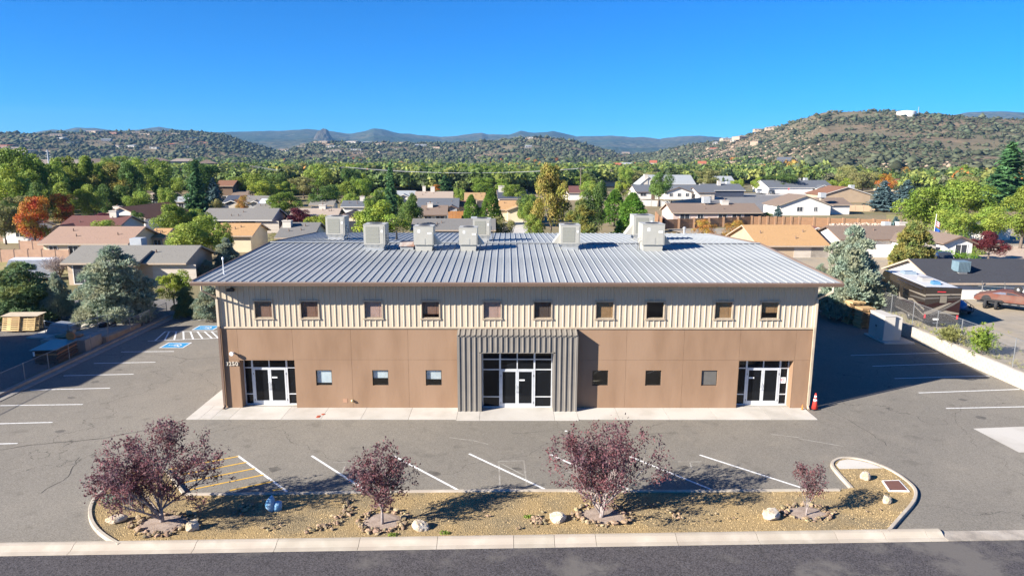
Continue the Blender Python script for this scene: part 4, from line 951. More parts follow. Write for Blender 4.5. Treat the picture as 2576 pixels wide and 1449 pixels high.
# chain link fences
PIPE = plain('fence_pipe', (.27, .28, .29), .45, .5)
def chain_fence(x, ys, z, h, label, y_end=None, sp=.13, mesh=True, wr=.003):
    t = thing('chain_link_fence', label, 'fence', (x, ys[0], z))
    for y in ys: MB().tube([(0, y-ys[0], -.2), (0, y-ys[0], h+.03)], .028, 6).build('post', PIPE, t)
    y0, y1 = 0, ys[-1]-ys[0]
    MB().tube([(0, y0, h), (0, y1, h)], .018, 5).build('top_rail', PIPE, t)
    if mesh:
        m = MB(); s = sp
        for k in range(int((abs(y1-y0)+h)/s)+1):
            for sg in (1, -1):
                yb = min(y0, y1)-(h if sg > 0 else 0)+k*s
                ya, za, yc, zc = (yb, 0, yb+h, h) if sg > 0 else (yb, 0, yb-h, h)
                lo, hi = min(y0, y1), max(y0, y1)
                def clip(ya, za, yc, zc):
                    if ya == yc: return None
                    t0, t1 = (lo-ya)/(yc-ya), (hi-ya)/(yc-ya)
                    if t0 > t1: t0, t1 = t1, t0
                    t0, t1 = max(0, t0), min(1, t1)
                    return None if t0 >= t1 else ((ya+(yc-ya)*t0, za+(zc-za)*t0), (ya+(yc-ya)*t1, za+(zc-za)*t1))
                c = clip(ya, za, yc, zc)
                if c: m.tube([(0, c[0][0], c[0][1]+.04), (0, c[1][0], c[1][1])], wr, 3, False)
        tag(m.build('wire_mesh', PIPE, t), kind='stuff')
    return t
chain_fence(-29.85, [-11.5, -8.5, -5.6, -2.7, 1.9, 4.2, 6.4, 8.5, 10.96, 13.06, 16.0, 19.0, 21.8], .1, 1.15, 'waist high chain link fence on the grey kerb beside the accessible bays')
chain_fence(31.05, [25.0, 22.0, 18.9, 15.85, 12.85, 10.15, 7.9, 5.1, 2.2, -.8, -4], ZY, 1.85, 'tall chain link fence along the gravel yard beside the motorhome')
# electrical cabinet on its slab
p = G(2192, 880); cab = thing('electric_cabinet', 'beige steel switchgear cabinet with doors on a concrete slab by the block wall', 'cabinet', (27.75, 13.7, 0))
MB().box(-.15, 2.15, -.35, 2.6, -.05, .1).build('slab', CONC, cab)
CBM = mat('cabinet_steel', (.50, .47, .42), (.46, .43, .38), 1, .5)
MB().box(.05, .85, .25, 2.35, .1, 1.95).build('cabinet_body', CBM, cab); MB().box(.87, 1.5, .45, 1.5, .1, 1.85).build('meter_body', CBM, cab)
MB().box(.02, .9, .22, 2.4, 1.95, 2.0).build('lid', CBM, cab)
for y0 in (.3, 1.33): MB().box(.03, .05, y0, y0+.98, .18, 1.88).build('door', CBM, cab)
MB().box(.0, .03, 1.22, 1.25, .95, 1.1).box(.0, .03, 1.36, 1.39, .95, 1.1).build('handle', BLACK, cab)
# pallets
WOODS = [mat('pallet_wood', (.50, .33, .16), (.38, .25, .13), 3, .9, stretch=(1, 6, 1), randv=.16), mat('pallet_wood_pale', (.58, .42, .22), (.48, .33, .16), 3, .9, stretch=(1, 6, 1), randv=.12)]
PB = {}
for i, wd in enumerate(WOODS):
    PB[i] = (MB().box(-.6, .6, -.045, .045, 0, .018).mesh('board', wd), MB().box(-.018, .018, -.5, .5, 0, .09).mesh('stringer', wd))
def pallet(loc, rot, label, wood=0, group=None, scale=1.0):
    t = thing('pallet', label, 'pallet', loc, 0, group, scale); t.rotation_euler = rot
    for k in range(7): link('deck_board', PB[wood][0], t, (0, -.455+k*.1517, .108))
    for x in (-.56, 0, .56): link('stringer', PB[wood][1], t, (x, 0, .018))
    for y in (-.455, 0, .455): link('base_board', PB[wood][0], t, (0, y, 0))
for n, x, y, rz, lab in ((13, 28.75, 18.6, .12, 'weathered wooden pallet in the stack beside the electric cabinet'), (14, 28.55, 20.05, .05, 'weathered wooden pallet in the stack farther behind, against the junipers')):
    for k in range(n): pallet((x+random.gauss(0, .03), y+random.gauss(0, .03), .0+k*.128), (0, 0, rz+random.gauss(0, .03)), lab, 0, 'pallet stacks by the block wall' if y < 19 else 'pallet stack against the junipers')
pallet((28.5, 19.75, 14*.128+.02), (0, 0, .1), 'fresh yellow pallet lying on top of the pallet stack', 1, None)
for k, (x, y, l) in enumerate(((-39.4, 16.6, 0), (-38.25, 16.75, 0), (-39.3, 17.0, 1), (-38.2, 17.1, 1), (-39.4, 17.5, 2), (-38.2, 17.55, 2))):
    pallet((x, y, .64), (R_(72), 0, random.uniform(-.04, .04)), 'pale wooden pallet standing on edge under a plywood sheet', 1, 'upright pallets by the dark juniper', 1.1)
tag(MB().box(-1.4, 1.4, -.6, .6, 0, .03).build('plywood_sheet', mat('plywood', (.5, .42, .32)), loc=(-38.8, 17.2, 1.28), rot=(0.05, 0, .05)), 'grey plywood sheet lying over the upright pallets', 'plywood')
# loading dock of the neighbouring lot
DOCKC = mat('dock_concrete', (.34, .31, .27), (.27, .245, .21), 1.5, .95, bump=.006, bscale=30)
dk = thing('loading_dock', 'low concrete loading dock with pipe railings beside the fence', 'dock', (-33.4, 11.0, 0))
MB().box(0, 3.1, 0, 2.0, -.05, .85).build('dock_block', DOCKC, dk); MB().box(0, 3.1, 2.01, 7.2, -.05, .32).build('dock_floor', DOCKC, dk)
MB().box(-3.6, -.02, 3.6, 8.2, -.05, .10).build('dock_apron', CONC, dk)
MB().prism([(3.12, 2.0, 0), (3.42, 2.0, 0), (3.42, 2.0, .55), (3.12, 2.0, .62)], (0, 4.8, -.15)).build('parapet', mat('parapet_tan', (.36, .27, .18), (.30, .22, .15), 2, .95), dk)
def rail(pts, hs=(.55, 1.05)):
    m = MB()
    for h in hs:
        for a, b in zip(pts, pts[1:]): m.tube([(a[0], a[1], a[2]+h), (b[0], b[1], b[2]+h)], .024, 6)
    for q in pts: m.tube([q, (q[0], q[1], q[2]+1.07)], .026, 6)
    m.build('railing', PIPE, dk)
rail([(-2.9, 4.8, .1), (-.2, 3.4, .1)], (.05, .55, 1.0)); rail([(-.2, 3.4, .1), (.9, 5.3, .2), (-.2, 7.2, .3)]); rail([(-.2, 3.4, .1), (1.5, 5.6, .3), (2.7, 7.1, .32)])
MB().box(1.95, 2.2, -.02, .0, .5, .85).build('dock_sign', WHITE, dk)
tag(MB().prism([(0, 0, 0), (1.7, .3, 0), (1.9, .3, .55), (.5, 0, .8)], (.2, 1.0, 0)).build('sheet_metal_panel', plain('dull_steel', (.42, .44, .46), .4, .4), loc=(-36.2, 15.6, .12)), 'bent grey sheet metal panel leaning inside the dock railing', 'metal panel')
tag(MB().box(0, .5, 0, .4, 0, .05).box(0, .06, 0, .4, .05, .55).box(.44, .5, 0, .4, .05, .55).box(0, .5, 0, .4, .55, .6).build('wooden_stand', mat('stand_wood', (.40, .33, .24)), loc=(-33.8, 14.4, .1)), 'small pale wooden stand at the corner of the dock railing', 'stand')
loft([(0, 0, 0, .3, .22), (0, 0, .22, .34, .24), (0.03, 0, .4, .2, .16)], 9).build('rubbish_bag', plain('bag_black', (.03, .03, .034), .45), None, True, loc=(-31.9, 17.2, .31)); tag(bpy.data.objects['rubbish_bag'], 'black rubbish bag slumped on the dock floor', 'bag', 'bags on the dock')
o = bpy.data.objects['rubbish_bag'].copy(); COL.objects.link(o); o.location = (-32.6, 17.0, .31); o.scale = (1.15, 1.1, 1.1); o['label'] = 'larger dark bag beside the slumped bag on the dock floor'
TARP = mat('brown_tarp', (.26, .20, .14), (.18, .14, .10), 3, .9, bump=.03, bscale=5)
tag(loft([(0, 0, 0, .9, .55), (0, 0, .1, 1.0, .6), (.1, 0, .18, .7, .4), (.1, 0, .24, .3, .2)], 14).build('crumpled_tarp', TARP, None, True, loc=(-32.0, 12.0, .86)), 'crumpled brown tarpaulin on the dock block', 'tarpaulin')
st = thing('lumber_stack', 'stack of dark boards under a blue green sheet beside the fence', 'lumber', (-31.2, 9.3, 0), .12)
DKW = mat('dark_board', (.10, .07, .05), (.06, .045, .035), 4, .9, randv=.3); ORW = mat('orange_board', (.36, .17, .06), (.28, .13, .05), 4, .9)
for k in range(7): MB().box(-.75+random.uniform(-.1, .05), .65+random.uniform(-.05, .1), -1.3, 1.3, .1+k*.13, .1+k*.13+.1).build('board_layer', ORW if k == 4 else DKW, st)
MB().box(-.9, .8, -1.5, 1.2, 1.02, 1.05).build('cover_sheet', plain('teal_sheet', (.10, .26, .28), .4), st)
MB().lathe([(.28, -.09), (.30, -.07), (.30, .07), (.28, .09)], 14, (.45, 1.1, 1.3), 'Y').build('cable_reel', ORW, st)
MB().box(-.77, -.66, -1.36, -1.33, .6, .9).build('label_tag', WHITE, st)
for x in (-.5, .4): MB().box(x-.05, x+.05, -1.2, 1.2, -.02, .1).build('bearer', DKW, st)
for k, (x, y) in enumerate(((-30.4, 18.6), (-30.1, 18.3))):
    t = thing('barricade', 'grey a-frame barricade by the fence post', 'barricade', (x-.5*k, y+.2*k, .05), .3, 'barricades at the fence end')
    for s in (-1, 1): MB().bar((s*.25, -.25, 0), (0, 0, .75), .05, .05).bar((s*.25, .25, 0), (0, 0, .75), .05, .05).build('leg', PIPE, t)
    MB().box(-.35, .35, -.03, .03, .7, .85).build('beam', PIPE, t)
# metal building on the neighbouring lot
nbd = thing('workshop_building', 'tan metal workshop with steep single slope roof on the neighbouring lot', 'building', (-49, -3.4, 0))
MB().prism([(0, 0, 0), (8, 0, 0), (8, 0, 7.8), (0, 0, 2.4)], (0, 14.9, 0)).build('wall', SIDING, nbd)
MB().prism([(-.3, -.1, 2.3), (8.1, -.1, 7.95), (8.1, -.1, 8.1), (-.3, -.1, 2.45)], (0, 15.1, 0)).build('roof', GALV, nbd)
for y in (2, 8): MB().box(8.0, 8.03, y, y+4, .05, 4).build('roller_door', mat('door_grey', (.45, .45, .44)), nbd)
# ------------------------------------------------------------------ motorhome
rv = thing('motorhome', 'dark brown motorhome with beige swoosh stripes parked behind the chain link fence', 'motorhome', (31.5, 15.3, ZY), -R_(9))
RVM = mat('motorhome_brown', (.030, .024, .021), (.026, .021, .018), 1, .25, spec=.5); CREAM = plain('stripe_beige', (.21, .185, .15), .3); GREY = plain('stripe_grey', (.10, .092, .084), .3); MAR = plain('stripe_maroon', (.022, .009, .009), .3)
LR, WR, HR = 9.2, 2.5, 3.12; ZB = .45
MB().prism([(0, 0, ZB), (0, LR-1.1, ZB), (0, LR, ZB+.5), (0, LR+.05, 1.6), (0, LR-.5, HR-.25), (0, LR-.8, HR), (0, .06, HR), (0, 0, HR-.15)], (WR, 0, 0)).build('body', RVM, rv)
MB().box(.12, WR-.12, .25, LR-1.0, HR, HR+.03).build('roof_deck', plain('roof_white', (.52, .51, .49), .5), rv)
MB().box(.0, WR, -.02, .12, HR-.2, HR+.06).build('rear_cap', RVM, rv)
for y, m, s in ((1.5, plain('hatch_blue', (.08, .2, .33), .3), .28), (3.3, plain('roof_unit_grey', (.3, .29, .28), .5), .45), (6.6, plain('roof_unit_dark', (.2, .25, .3), .4), .5)):
    MB().prism([(WR/2-s, y-s, HR+.03), (WR/2+s, y-s, HR+.03), (WR/2+s*.85, y-s*.9, HR+.28), (WR/2-s*.85, y-s*.9, HR+.28)], (0, 2*s, 0)).build('roof_unit', m, rv)
MB().tube([(-.06, .5, HR-.25), (-.06, 5.2, HR-.25)], .07, 8).build('awning', RVM, rv)
def side(y0, y1, z0, z1, m, name, e=.012, par=None): return MB().box(-e, .002, y0, y1, z0, z1).build(name, m, par or rv)
side(3.0, 4.1, 1.55, 2.35, GLASS, 'window'); side(4.9, 6.9, 1.75, 2.5, GLASS, 'window'); side(7.6, 8.5, 1.6, 2.35, GLASS, 'window')
def stripe_side(pts, m, k=0): MB().prism([(-.008-.002*k, y, z) for y, z in pts], (.012, 0, 0)).build('stripe', m, rv)
stripe_side([(0, 2.55), (3.0, 2.42), (3.0, 2.35), (0, 2.4)], CREAM); stripe_side([(0, 2.3), (2.6, 2.05), (2.8, 1.95), (0, 2.15)], GREY)
stripe_side([(0, 2.0), (2.9, 1.5), (4.6, 1.45), (4.6, 1.3), (2.9, 1.3), (0, 1.75)], MAR); stripe_side([(0, 1.35), (2.2, 1.7), (4.7, 1.3), (4.9, 1.85), (4.75, 1.85), (4.5, 1.5), (2.2, 1.85), (0, 1.5)], CREAM, 1)
stripe_side([(0, 1.05), (1.6, 1.35), (1.6, 1.28), (0, .95)], CREAM, 2); stripe_side([(4.9, 1.45), (8.9, 1.5), (8.9, 1.42), (4.9, 1.3)], CREAM); stripe_side([(.02, .62), (8.0, .62), (8.0, .50), (.02, .50)], GREY)
def stripe_rear(pts, m, k=0): MB().prism([(x, -.008-.002*k, z) for x, z in pts], (0, .012, 0)).build('stripe', m, rv)
stripe_rear([(0, 2.62), (WR, 2.72), (WR, 2.62), (0, 2.5)], CREAM); stripe_rear([(0, 2.35), (WR, 2.5), (WR, 2.42), (0, 2.22)], GREY)
stripe_rear([(0, 1.75), (1.3, 2.1), (WR, 2.25), (WR, 2.1), (1.3, 1.85), (0, 1.45)], MAR); stripe_rear([(0, 1.2), (1.7, 2.0), (1.9, 2.0), (.5, 1.1), (0, 1.0)], CREAM, 1)
stripe_rear([(.4, 1.0), (2.1, 2.05), (WR, 2.3), (WR, 2.2), (2.0, 1.8), (.7, 1.0)], GREY, 2); stripe_rear([(1.55, 1.55), (2.3, 2.0), (WR, 2.05), (WR, 1.25), (1.6, 1.35)], MAR, 1); stripe_rear([(1.5, 1.4), (WR, 1.22), (WR, 1.12), (1.0, 1.15)], CREAM, 3)
MB().box(1.0, 1.55, -.02, .002, 1.95, 2.55).build('rear_window', GLASS, rv); MB().box(1.03, 1.52, -.026, -.018, 1.98, 2.52).build('window_shade', plain('shade_brown', (.16, .14, .11), .5), rv)
for x in (.04, WR-.16): MB().box(x, x+.12, -.03, .0, .75, 1.05).build('tail_light', RED, rv)
MB().box(.8, 1.4, -.02, .0, HR-.32, HR-.26).build('brake_light', RED, rv)
me = text_mesh('Jayco', .22, .004); me.materials.append(plain('letter_black', (.02, .02, .02), .4)); link('lettering', me, rv, (1.72, -.014, 2.50), (math.pi/2, 0, 0))
MB().box(.7, 1.1, -.03, .0, .62, .75).box(.7, 1.15, -.035, .0, .35, .5).build('number_plate', WHITE, rv); MB().box(.1, WR-.1, -.12, .02, .42, .58).build('bumper', BLACK, rv)
TYRE = plain('tyre_rubber', (.025, .025, .026), .85); RIM = plain('wheel_rim', (.55, .55, .55), .3, .5)
def wheel(par, x, y, r, w, axis='X'):
    o = MB().lathe([(r*.55, -w/2), (r*.93, -w/2), (r, -w*.3), (r, w*.3), (r*.93, w/2), (r*.55, w/2)], 18, (0, 0, 0), axis).build('wheel', TYRE, par, True, loc=(x, y, r))
    MB().lathe([(r*.2, -w*.53), (r*.56, -w*.45), (r*.56, w*.45), (r*.2, w*.53)], 14, (0, 0, 0), axis).build('rim', RIM, o, True); return o
for y in (2.6, 7.6):
    for x in (.16, WR-.16): wheel(rv, x, y, .46, .3)
for s in (0, 1): MB().box(-.3 if s == 0 else WR+.05, -.05 if s == 0 else WR+.3, LR-.6, LR-.45, 1.6, 2.1).build('mirror', BLACK, rv)
MB().box(.25, WR-.25, LR-.26, LR-.1, 1.65, 2.55).build('windscreen', GLASS, rv)
# low trailer behind the motorhome and car trailer with a wrecked car
ut = thing('utility_trailer', 'black railed utility trailer with a blue load beside the motorhome', 'trailer', (36.2, 19.2, ZY), -R_(20))
MB().box(0, 1.6, 0, 3, .45, .55).build('bed', BLACK, ut)
m = MB()
for x in (0, 1.6):
    m.tube([(x, 0, .9), (x, 3, .9)], .03, 5)
    for y in (0, 1, 2, 3): m.tube([(x, y, .5), (x, y, .9)], .025, 5)
m.build('railing', BLACK, ut); loft([(.8, 1.5, .55, .65, 1.2), (.8, 1.5, .95, .6, 1.1), (.8, 1.5, 1.15, .3, .6)]).build('blue_load', plain('load_blue', (.05, .17, .35), .4), ut, True)
for x in (-.12, 1.72): wheel(ut, x, 1.5, .33, .2)
p0 = G(2455, 772, ZY); p1 = G(2600, 790, ZY); a = math.atan2(p1.y-p0.y, p1.x-p0.x)
ct = thing('car_trailer', 'black flatbed car trailer with twin wheels in the gravel yard', 'trailer', p0, a)
MB().box(0, 6.0, 0, .14, .48, .64).box(0, 6.0, 1.9, 2.05, .48, .64).box(0, 6, .14, 1.9, .52, .58).build('bed', BLACK, ct)
for k in range(7): MB().box(1.9+k*.6, 2.3+k*.6, -.03, .0, .5, .62).build('rail_slot', plain('worn_black', (.09, .09, .09), .7), ct)
for x in (.65, 1.45):
    for y in (-.12, 2.17): wheel(ct, x, y, .38, .22)
MB().prism([(.2, -.22, .72), (1.95, -.22, .72), (1.8, -.22, .84), (.4, -.22, .84)], (0, .24, 0)).build('fender', BLACK, ct)
MB().bar((6.0, 1.0, .5), (7.4, 1.0, .5), .1, .1).build('tongue', BLACK, ct)
RUST = mat('rusted_red', (.15, .05, .032), (.095, .036, .026), 2.5, .75, c3=(.15, .08, .06), scale3=1.2)
wc = thing('wrecked_car', 'flattened rusty red car body strapped on the flatbed trailer', 'car', p0+Vector((math.cos(a)*.3-math.sin(a)*.1, math.sin(a)*.3+math.cos(a)*.1, .60)), a)
MB().prism([(-.6, 0, .15), (-.4, 0, .5), (.6, 0, .75), (1.3, 0, .98), (2.2, 0, 1.0), (3.0, 0, .72), (4.4, 0, .62), (4.7, 0, .35), (4.6, 0, .1), (-.4, 0, .05)], (0, 1.75, 0)).build('body', RUST, wc)
for hx in (.35, 3.7): MB().lathe([(.36, -.012), (.36, .0)], 14, (hx, 0, .2), 'Y').build('wheel_arch', BLACK, wc)  # flat black discs, the shade of the hollow arches put in as colour
MB().prism([(3.0, .1, .735), (4.4, .1, .635), (4.4, .1, .665), (3.05, .1, .775)], (0, 1.5, .02)).build('bonnet', RUST, wc)
MB().box(-.64, -.56, .05, 1.7, .16, .34).build('bumper', RIM, wc)
MB().prism([(1.75, -.01, .74), (1.75, -.01, .93), (2.2, -.01, .93), (2.75, -.01, .76)], (0, 1.77, 0)).build('window_opening', plain('glass_dark', (.05, .05, .06), .2), wc)
MB().prism([(.7, -.01, .74), (1.3, -.01, .93), (1.7, -.01, .93), (1.7, -.01, .74)], (0, 1.77, 0)).build('window_opening', plain('glass_grey', (.14, .15, .2), .2), wc)
MB().box(4.2, 4.75, .1, 1.6, .1, .45).build('engine_block', plain('rust_orange', (.34, .12, .04), .8), wc)
loft([(5.2, .9, .0, .5, .6), (5.2, .9, .4, .55, .6), (5.0, .9, .6, .3, .3)]).build('scrap_heap', RUST, wc)
wheel(wc, 2.4, 1.2, .32, .2, 'Y').location.z = 1.1
# weeds and shrubs of the yard
for px, py, h, w, kd, lab in ((2468, 893, 1.9, 1.5, 'yg', 'tall yellow green weed shrub growing by the yard fence'), (2395, 862, 1.15, 2.0, 'ol', 'dry tan tumbleweed bush leaning on the yard fence')):
    p = G(px, py, ZY); rng = np.random.default_rng(px); n = 260
    P = rng.normal(size=(n, 3))*np.array([w*.22, w*.22, h*.2])+np.array([0, 0, h*.5]); P[:, 2] = np.abs(P[:, 2]); D = P*np.array([1, 1, .6])+np.array([0, 0, .6]); D /= np.linalg.norm(D, axis=1)[:, None]
    V, Fc = spears(P, D, .26, .028, 9, rng, .6); t = thing('wild_shrub', lab, 'shrub', p); link('foliage', npmesh('foliage', V, Fc, LEAF[kd], rng.random(len(Fc))), t)
    MB().tube([(0, 0, -.1), (.05, 0, h*.7)], [.03, .01], 5).tube([(0, 0, 0), (.2, .1, h*.6)], [.02, .008], 5).tube([(0, 0, 0), (-.2, -.1, h*.6)], [.02, .008], 5).build('stem', BARK, t)
rng = np.random.default_rng(5); n = 420; P = np.stack([31.3+np.abs(rng.normal(size=n))*3.2, rng.uniform(-2, 24, n), np.full(n, ZY)], 1); k = rng.random(n) < .8; P[k, 0] = 31.2+np.abs(rng.normal(size=k.sum()))*.5
V, Fc = spears(P, np.tile([0, 0, 1.], (n, 1)), .26, .012, 7, rng, .7)
tag(link('dry_weeds', npmesh('dry_weeds', V, Fc, mat('weed_straw', (.28, .23, .09), (.17, .2, .06), 1.5, .8, attr=.4), rng.random(len(Fc)))), 'dry weeds scattered along the yard fence foot', 'weeds', kind='stuff')
# ------------------------------------------------------------------ hills and mountains
def vnoise(x, y, seed=0):
    xi, yi = np.floor(x).astype(np.int64), np.floor(y).astype(np.int64); fx, fy = x-xi, y-yi
    def h(a, b):
        n = (a*374761393+b*668265263+seed*1442695041) & 0xFFFFFFFF; n = ((n ^ (n >> 13))*1274126177) & 0xFFFFFFFF; return ((n ^ (n >> 16)) & 0xFFFF)/65535.0
    u, v = fx*fx*(3-2*fx), fy*fy*(3-2*fy)
    return (h(xi, yi)*(1-u)+h(xi+1, yi)*u)*(1-v)+(h(xi, yi+1)*(1-u)+h(xi+1, yi+1)*u)*v
def fbm(x, y, oct_=5, seed=0):
    s = 0; a = .5; t = 0
    for k in range(oct_): s = s+a*vnoise(x*2**k+k*17.3, y*2**k+k*9.1, seed+k); t += a; a *= .5
    return s/t-.5
NEAR = np.array([(-700, 345, 2300, 1100), (-200, 338, 2300, 1100), (0, 339, 2300, 1100), (80, 341, 2300, 1100), (150, 337, 2300, 1100), (250, 334, 2300, 1100), (330, 334, 2300, 1100), (400, 332, 2300, 1100), (480, 331, 2300, 1100), (560, 337, 2250, 1100), (600, 349, 2200, 1100), (650, 367, 2100, 1100), (690, 381, 2050, 1100), (730, 376, 2000, 1100),
  (780, 363, 2100, 1100), (850, 358, 2100, 1100), (950, 359, 2100, 1100), (1050, 361, 2050, 1100), (1150, 358, 2000, 1100), (1250, 350, 1950, 1050), (1290, 345, 1950, 1050), (1340, 343, 1950, 1050), (1400, 348, 1950, 1050), (1450, 357, 1950, 1050), (1500, 372, 1950, 1050), (1560, 388, 1950, 1050), (1620, 391, 1950, 1000), (1680, 378, 1900, 980),
  (1750, 361, 1800, 950), (1800, 353, 1750, 900), (1850, 344, 1650, 850), (1900, 331, 1600, 780), (1950, 319, 1520, 680), (2000, 301, 1460, 580), (2050, 286, 1420, 500), (2080, 279, 1400, 470), (2150, 276.5, 1400, 440), (2250, 279, 1400, 420), (2300, 284, 1400, 410), (2380, 290, 1400, 400), (2450, 297, 1400, 400), (2576, 304, 1400, 390), (3200, 325, 1400, 390)], float)
FAR = np.array([(-700, 345), (0, 345), (60, 340), (90, 332), (130, 325.5), (160, 327), (190, 321.5), (240, 323), (300, 331), (345, 326), (400, 320.5), (450, 327), (510, 331), (560, 334), (600, 332), (640, 330), (700, 329), (740, 328), (775, 326), (880, 337), (920, 330), (940, 324), (960, 326), (990, 333), (1050, 339), (1110, 345), (1150, 342), (1180, 339), (1212, 336), (1228, 340), (1280, 338),
  (1310, 331), (1330, 335), (1390, 331), (1410, 336), (1450, 346), (1500, 344), (1540, 342), (1600, 346), (1660, 350), (1710, 344), (1760, 342), (1810, 348), (1850, 352), (1950, 350), (2100, 340), (2300, 310), (2380, 291), (2430, 284), (2480, 281.5), (2530, 282), (2576, 285), (2700, 300), (3200, 330)], float)
def az_el(px, py):
    d = ray(px, py); return math.atan2(d[0], d[1]), d[2]/math.hypot(d[0], d[1])
nA = [az_el(p[0], p[1]) for p in NEAR]; nAz = np.array([a for a, e in nA]); nEl = np.array([e for a, e in nA])
fA = [az_el(p[0], p[1]) for p in FAR]; fAz = np.array([a for a, e in fA]); fEl = np.array([e for a, e in fA])
ZG = -.03
def near_h(az, r):
    el = np.interp(az, nAz, nEl); dc = np.interp(az, nAz, NEAR[:, 2]); df = np.interp(az, nAz, NEAR[:, 3])
    t = (r-df)/(dc-df); ef = -13.5/df; e = ef+(el-ef)*np.clip(t, 0, 1)
    h = 13.5+r*e; hc = 13.5+dc*el
    h = np.where(t > 1, hc*(1-np.clip((t-1)*.9, 0, .8)), h)
    x, y = CAM[0]+r*np.sin(az), CAM[1]+r*np.cos(az)
    amp = np.clip(t, 0, 1)**.8*np.clip(1.25-t, 0, 1)*np.minimum(hc, 60)*.85+np.clip(t*3, 0, 1)*3
    h = h+amp*fbm(x/260, y/260, 5, 3)-amp*.35*np.abs(fbm(x/190+7, y/190, 3, 71))*2
    return np.where(t <= 0, ZG-.5, h)
def far_h(az, r, dc=7000., df=3000.):
    el = np.interp(az, fAz, fEl); t = (r-df)/(dc-df); e = -.004+(el+.004)*np.clip(t, 0, 1)**.7
    h = 13.5+r*e; hc = 13.5+dc*el; h = np.where(t > 1, hc*(1-np.clip(t-1, 0, 1)), h)
    x, y = CAM[0]+r*np.sin(az), CAM[1]+r*np.cos(az)
    return h+np.clip(1-t, 0, 1)*np.clip(t*2, 0, 1)*hc*.55*fbm(x/700, y/700, 5, 9)+np.clip(t*2, 0, 1)*26*fbm(x/170, y/170, 3, 19)
def polar(name, hf, az0, az1, na, rs, m):
    az = np.linspace(az0, az1, na); A, R = np.meshgrid(az, rs); Z = hf(A, R)
    V = np.stack([CAM[0]+R*np.sin(A), CAM[1]+R*np.cos(A), Z], -1).reshape(-1, 3); nr = len(rs)
    i = (np.arange(nr-1)[:, None]*na+np.arange(na-1)[None]).ravel(); Fc = np.stack([i, i+1, i+na+1, i+na], 1)
    o = link(name, npmesh(name, V, Fc, m, smooth=True)); return tag(o, kind='structure')
HILLM = mat('hill_soil', (.21, .148, .095), (.105, .09, .058), .05, .95, spec=.05, c3=(.15, .13, .08), scale3=.006, detail=12)
MTNM = mat('mountain_forest', (.022, .036, .022), (.12, .11, .065), .02, .95, spec=.03, c3=(.03, .05, .03), scale3=.0012, detail=12, bump=25, bscale=.012)
polar('hills', near_h, R_(-52), R_(52), 620, np.concatenate([np.linspace(380, 1100, 50), np.linspace(1115, 2400, 120), np.linspace(2450, 3000, 8)]), HILLM)
polar('mountains', far_h, R_(-50), R_(50), 900, np.concatenate([np.linspace(3000, 7000, 110), np.linspace(7100, 9500, 10)]), MTNM)
# rocky butte in front of the mountains
az0, _ = az_el(814, 340); D0 = 5200.
bx, by = CAM[0]+D0*math.sin(az0), CAM[1]+D0*math.cos(az0); pxm = D0/F_PX*.985      # metres for one pixel of the survey frame there
n = 150; gx_, gy_ = np.meshgrid(np.linspace(-75, 72, n), np.linspace(-46, 40, 100))
prof = np.interp(gx_, [-75, -45, -34, -26, -20, -15, -8, 0, 7, 11, 15, 20, 34, 72], [0, 9, 17, 24, 40, 47, 52, 57, 56, 52, 41, 32, 21, 2])
h = .86*prof*np.clip(1-(gy_/40)**2, 0, 1)**.9; h = h+9*fbm(gx_/6, gy_/6, 4, 5)*np.clip(h/30, 0, 1)
Z = h*pxm+13.5+D0*az_el(814, 376)[1]-4
V = np.stack([bx+(gx_*math.cos(az0)+gy_*math.sin(az0))*pxm, by+(-gx_*math.sin(az0)+gy_*math.cos(az0))*pxm, Z], -1).reshape(-1, 3)
i = (np.arange(99)[:, None]*n+np.arange(n-1)[None]).ravel()
tag(link('rocky_butte', npmesh('rocky_butte', V, np.stack([i, i+1, i+n+1, i+n], 1), mat('butte_rock', (.09, .072, .058), (.055, .052, .04), .02, .95, spec=.03, c3=(.05, .055, .035), scale3=.008, stretch=(1, 1, .35)))), kind='structure')
def terr_pick(px, py, zoff=0):
    az, el = az_el(px, py); r = np.linspace(400, 2400, 4000); h = near_h(np.full_like(r, az), r); k = np.argmax(h >= 13.5+r*el+zoff)
    r = r[k] if k else float(np.interp(az, nAz, NEAR[:, 2]))*.985
    z = float(near_h(np.array([az]), np.array([r]))[0])
    return Vector((CAM[0]+r*math.sin(az), CAM[1]+r*math.cos(az), z)), r
# scrub, boulders on the hills
def blobs(name, P, S, rng, m, label, cat, squash=.8, tris=8):
    oc = np.array([(1, 0, .1), (0, 1, .2), (-1, 0, .1), (0, -1, .2), (.15, .1, .72), (.1, 0, -.25)]); tf = np.array([(0, 1, 4), (1, 2, 4), (2, 3, 4), (3, 0, 4), (1, 0, 5), (2, 1, 5), (3, 2, 5), (0, 3, 5)])
    n = len(P); a = rng.uniform(0, 6.283, n); ca, sa = np.cos(a)[:, None], np.sin(a)[:, None]; J = oc[None]*(1+.35*rng.normal(size=(n, 6, 1)))
    X = (J[..., 0]*ca-J[..., 1]*sa)*S[:, None]; Y = (J[..., 0]*sa+J[..., 1]*ca)*S[:, None]; Z = J[..., 2]*S[:, None]*squash
    V = (np.stack([X, Y, Z], -1)+P[:, None, :]).reshape(-1, 3); Fc = (tf[None]+6*np.arange(n)[:, None, None]).reshape(-1, 3)
    o = link(name, npmesh(name, V, Fc, m, np.repeat(rng.random(n), 8))); tag(o, label, cat, kind='stuff'); return o
rng = np.random.default_rng(21); n = 110000
az = rng.uniform(R_(-42), R_(42), n); df = np.interp(az, nAz, NEAR[:, 3]); dc = np.interp(az, nAz, NEAR[:, 2]); u = rng.random(n)**.85; r = df*1.01+(dc*1.015-df)*u
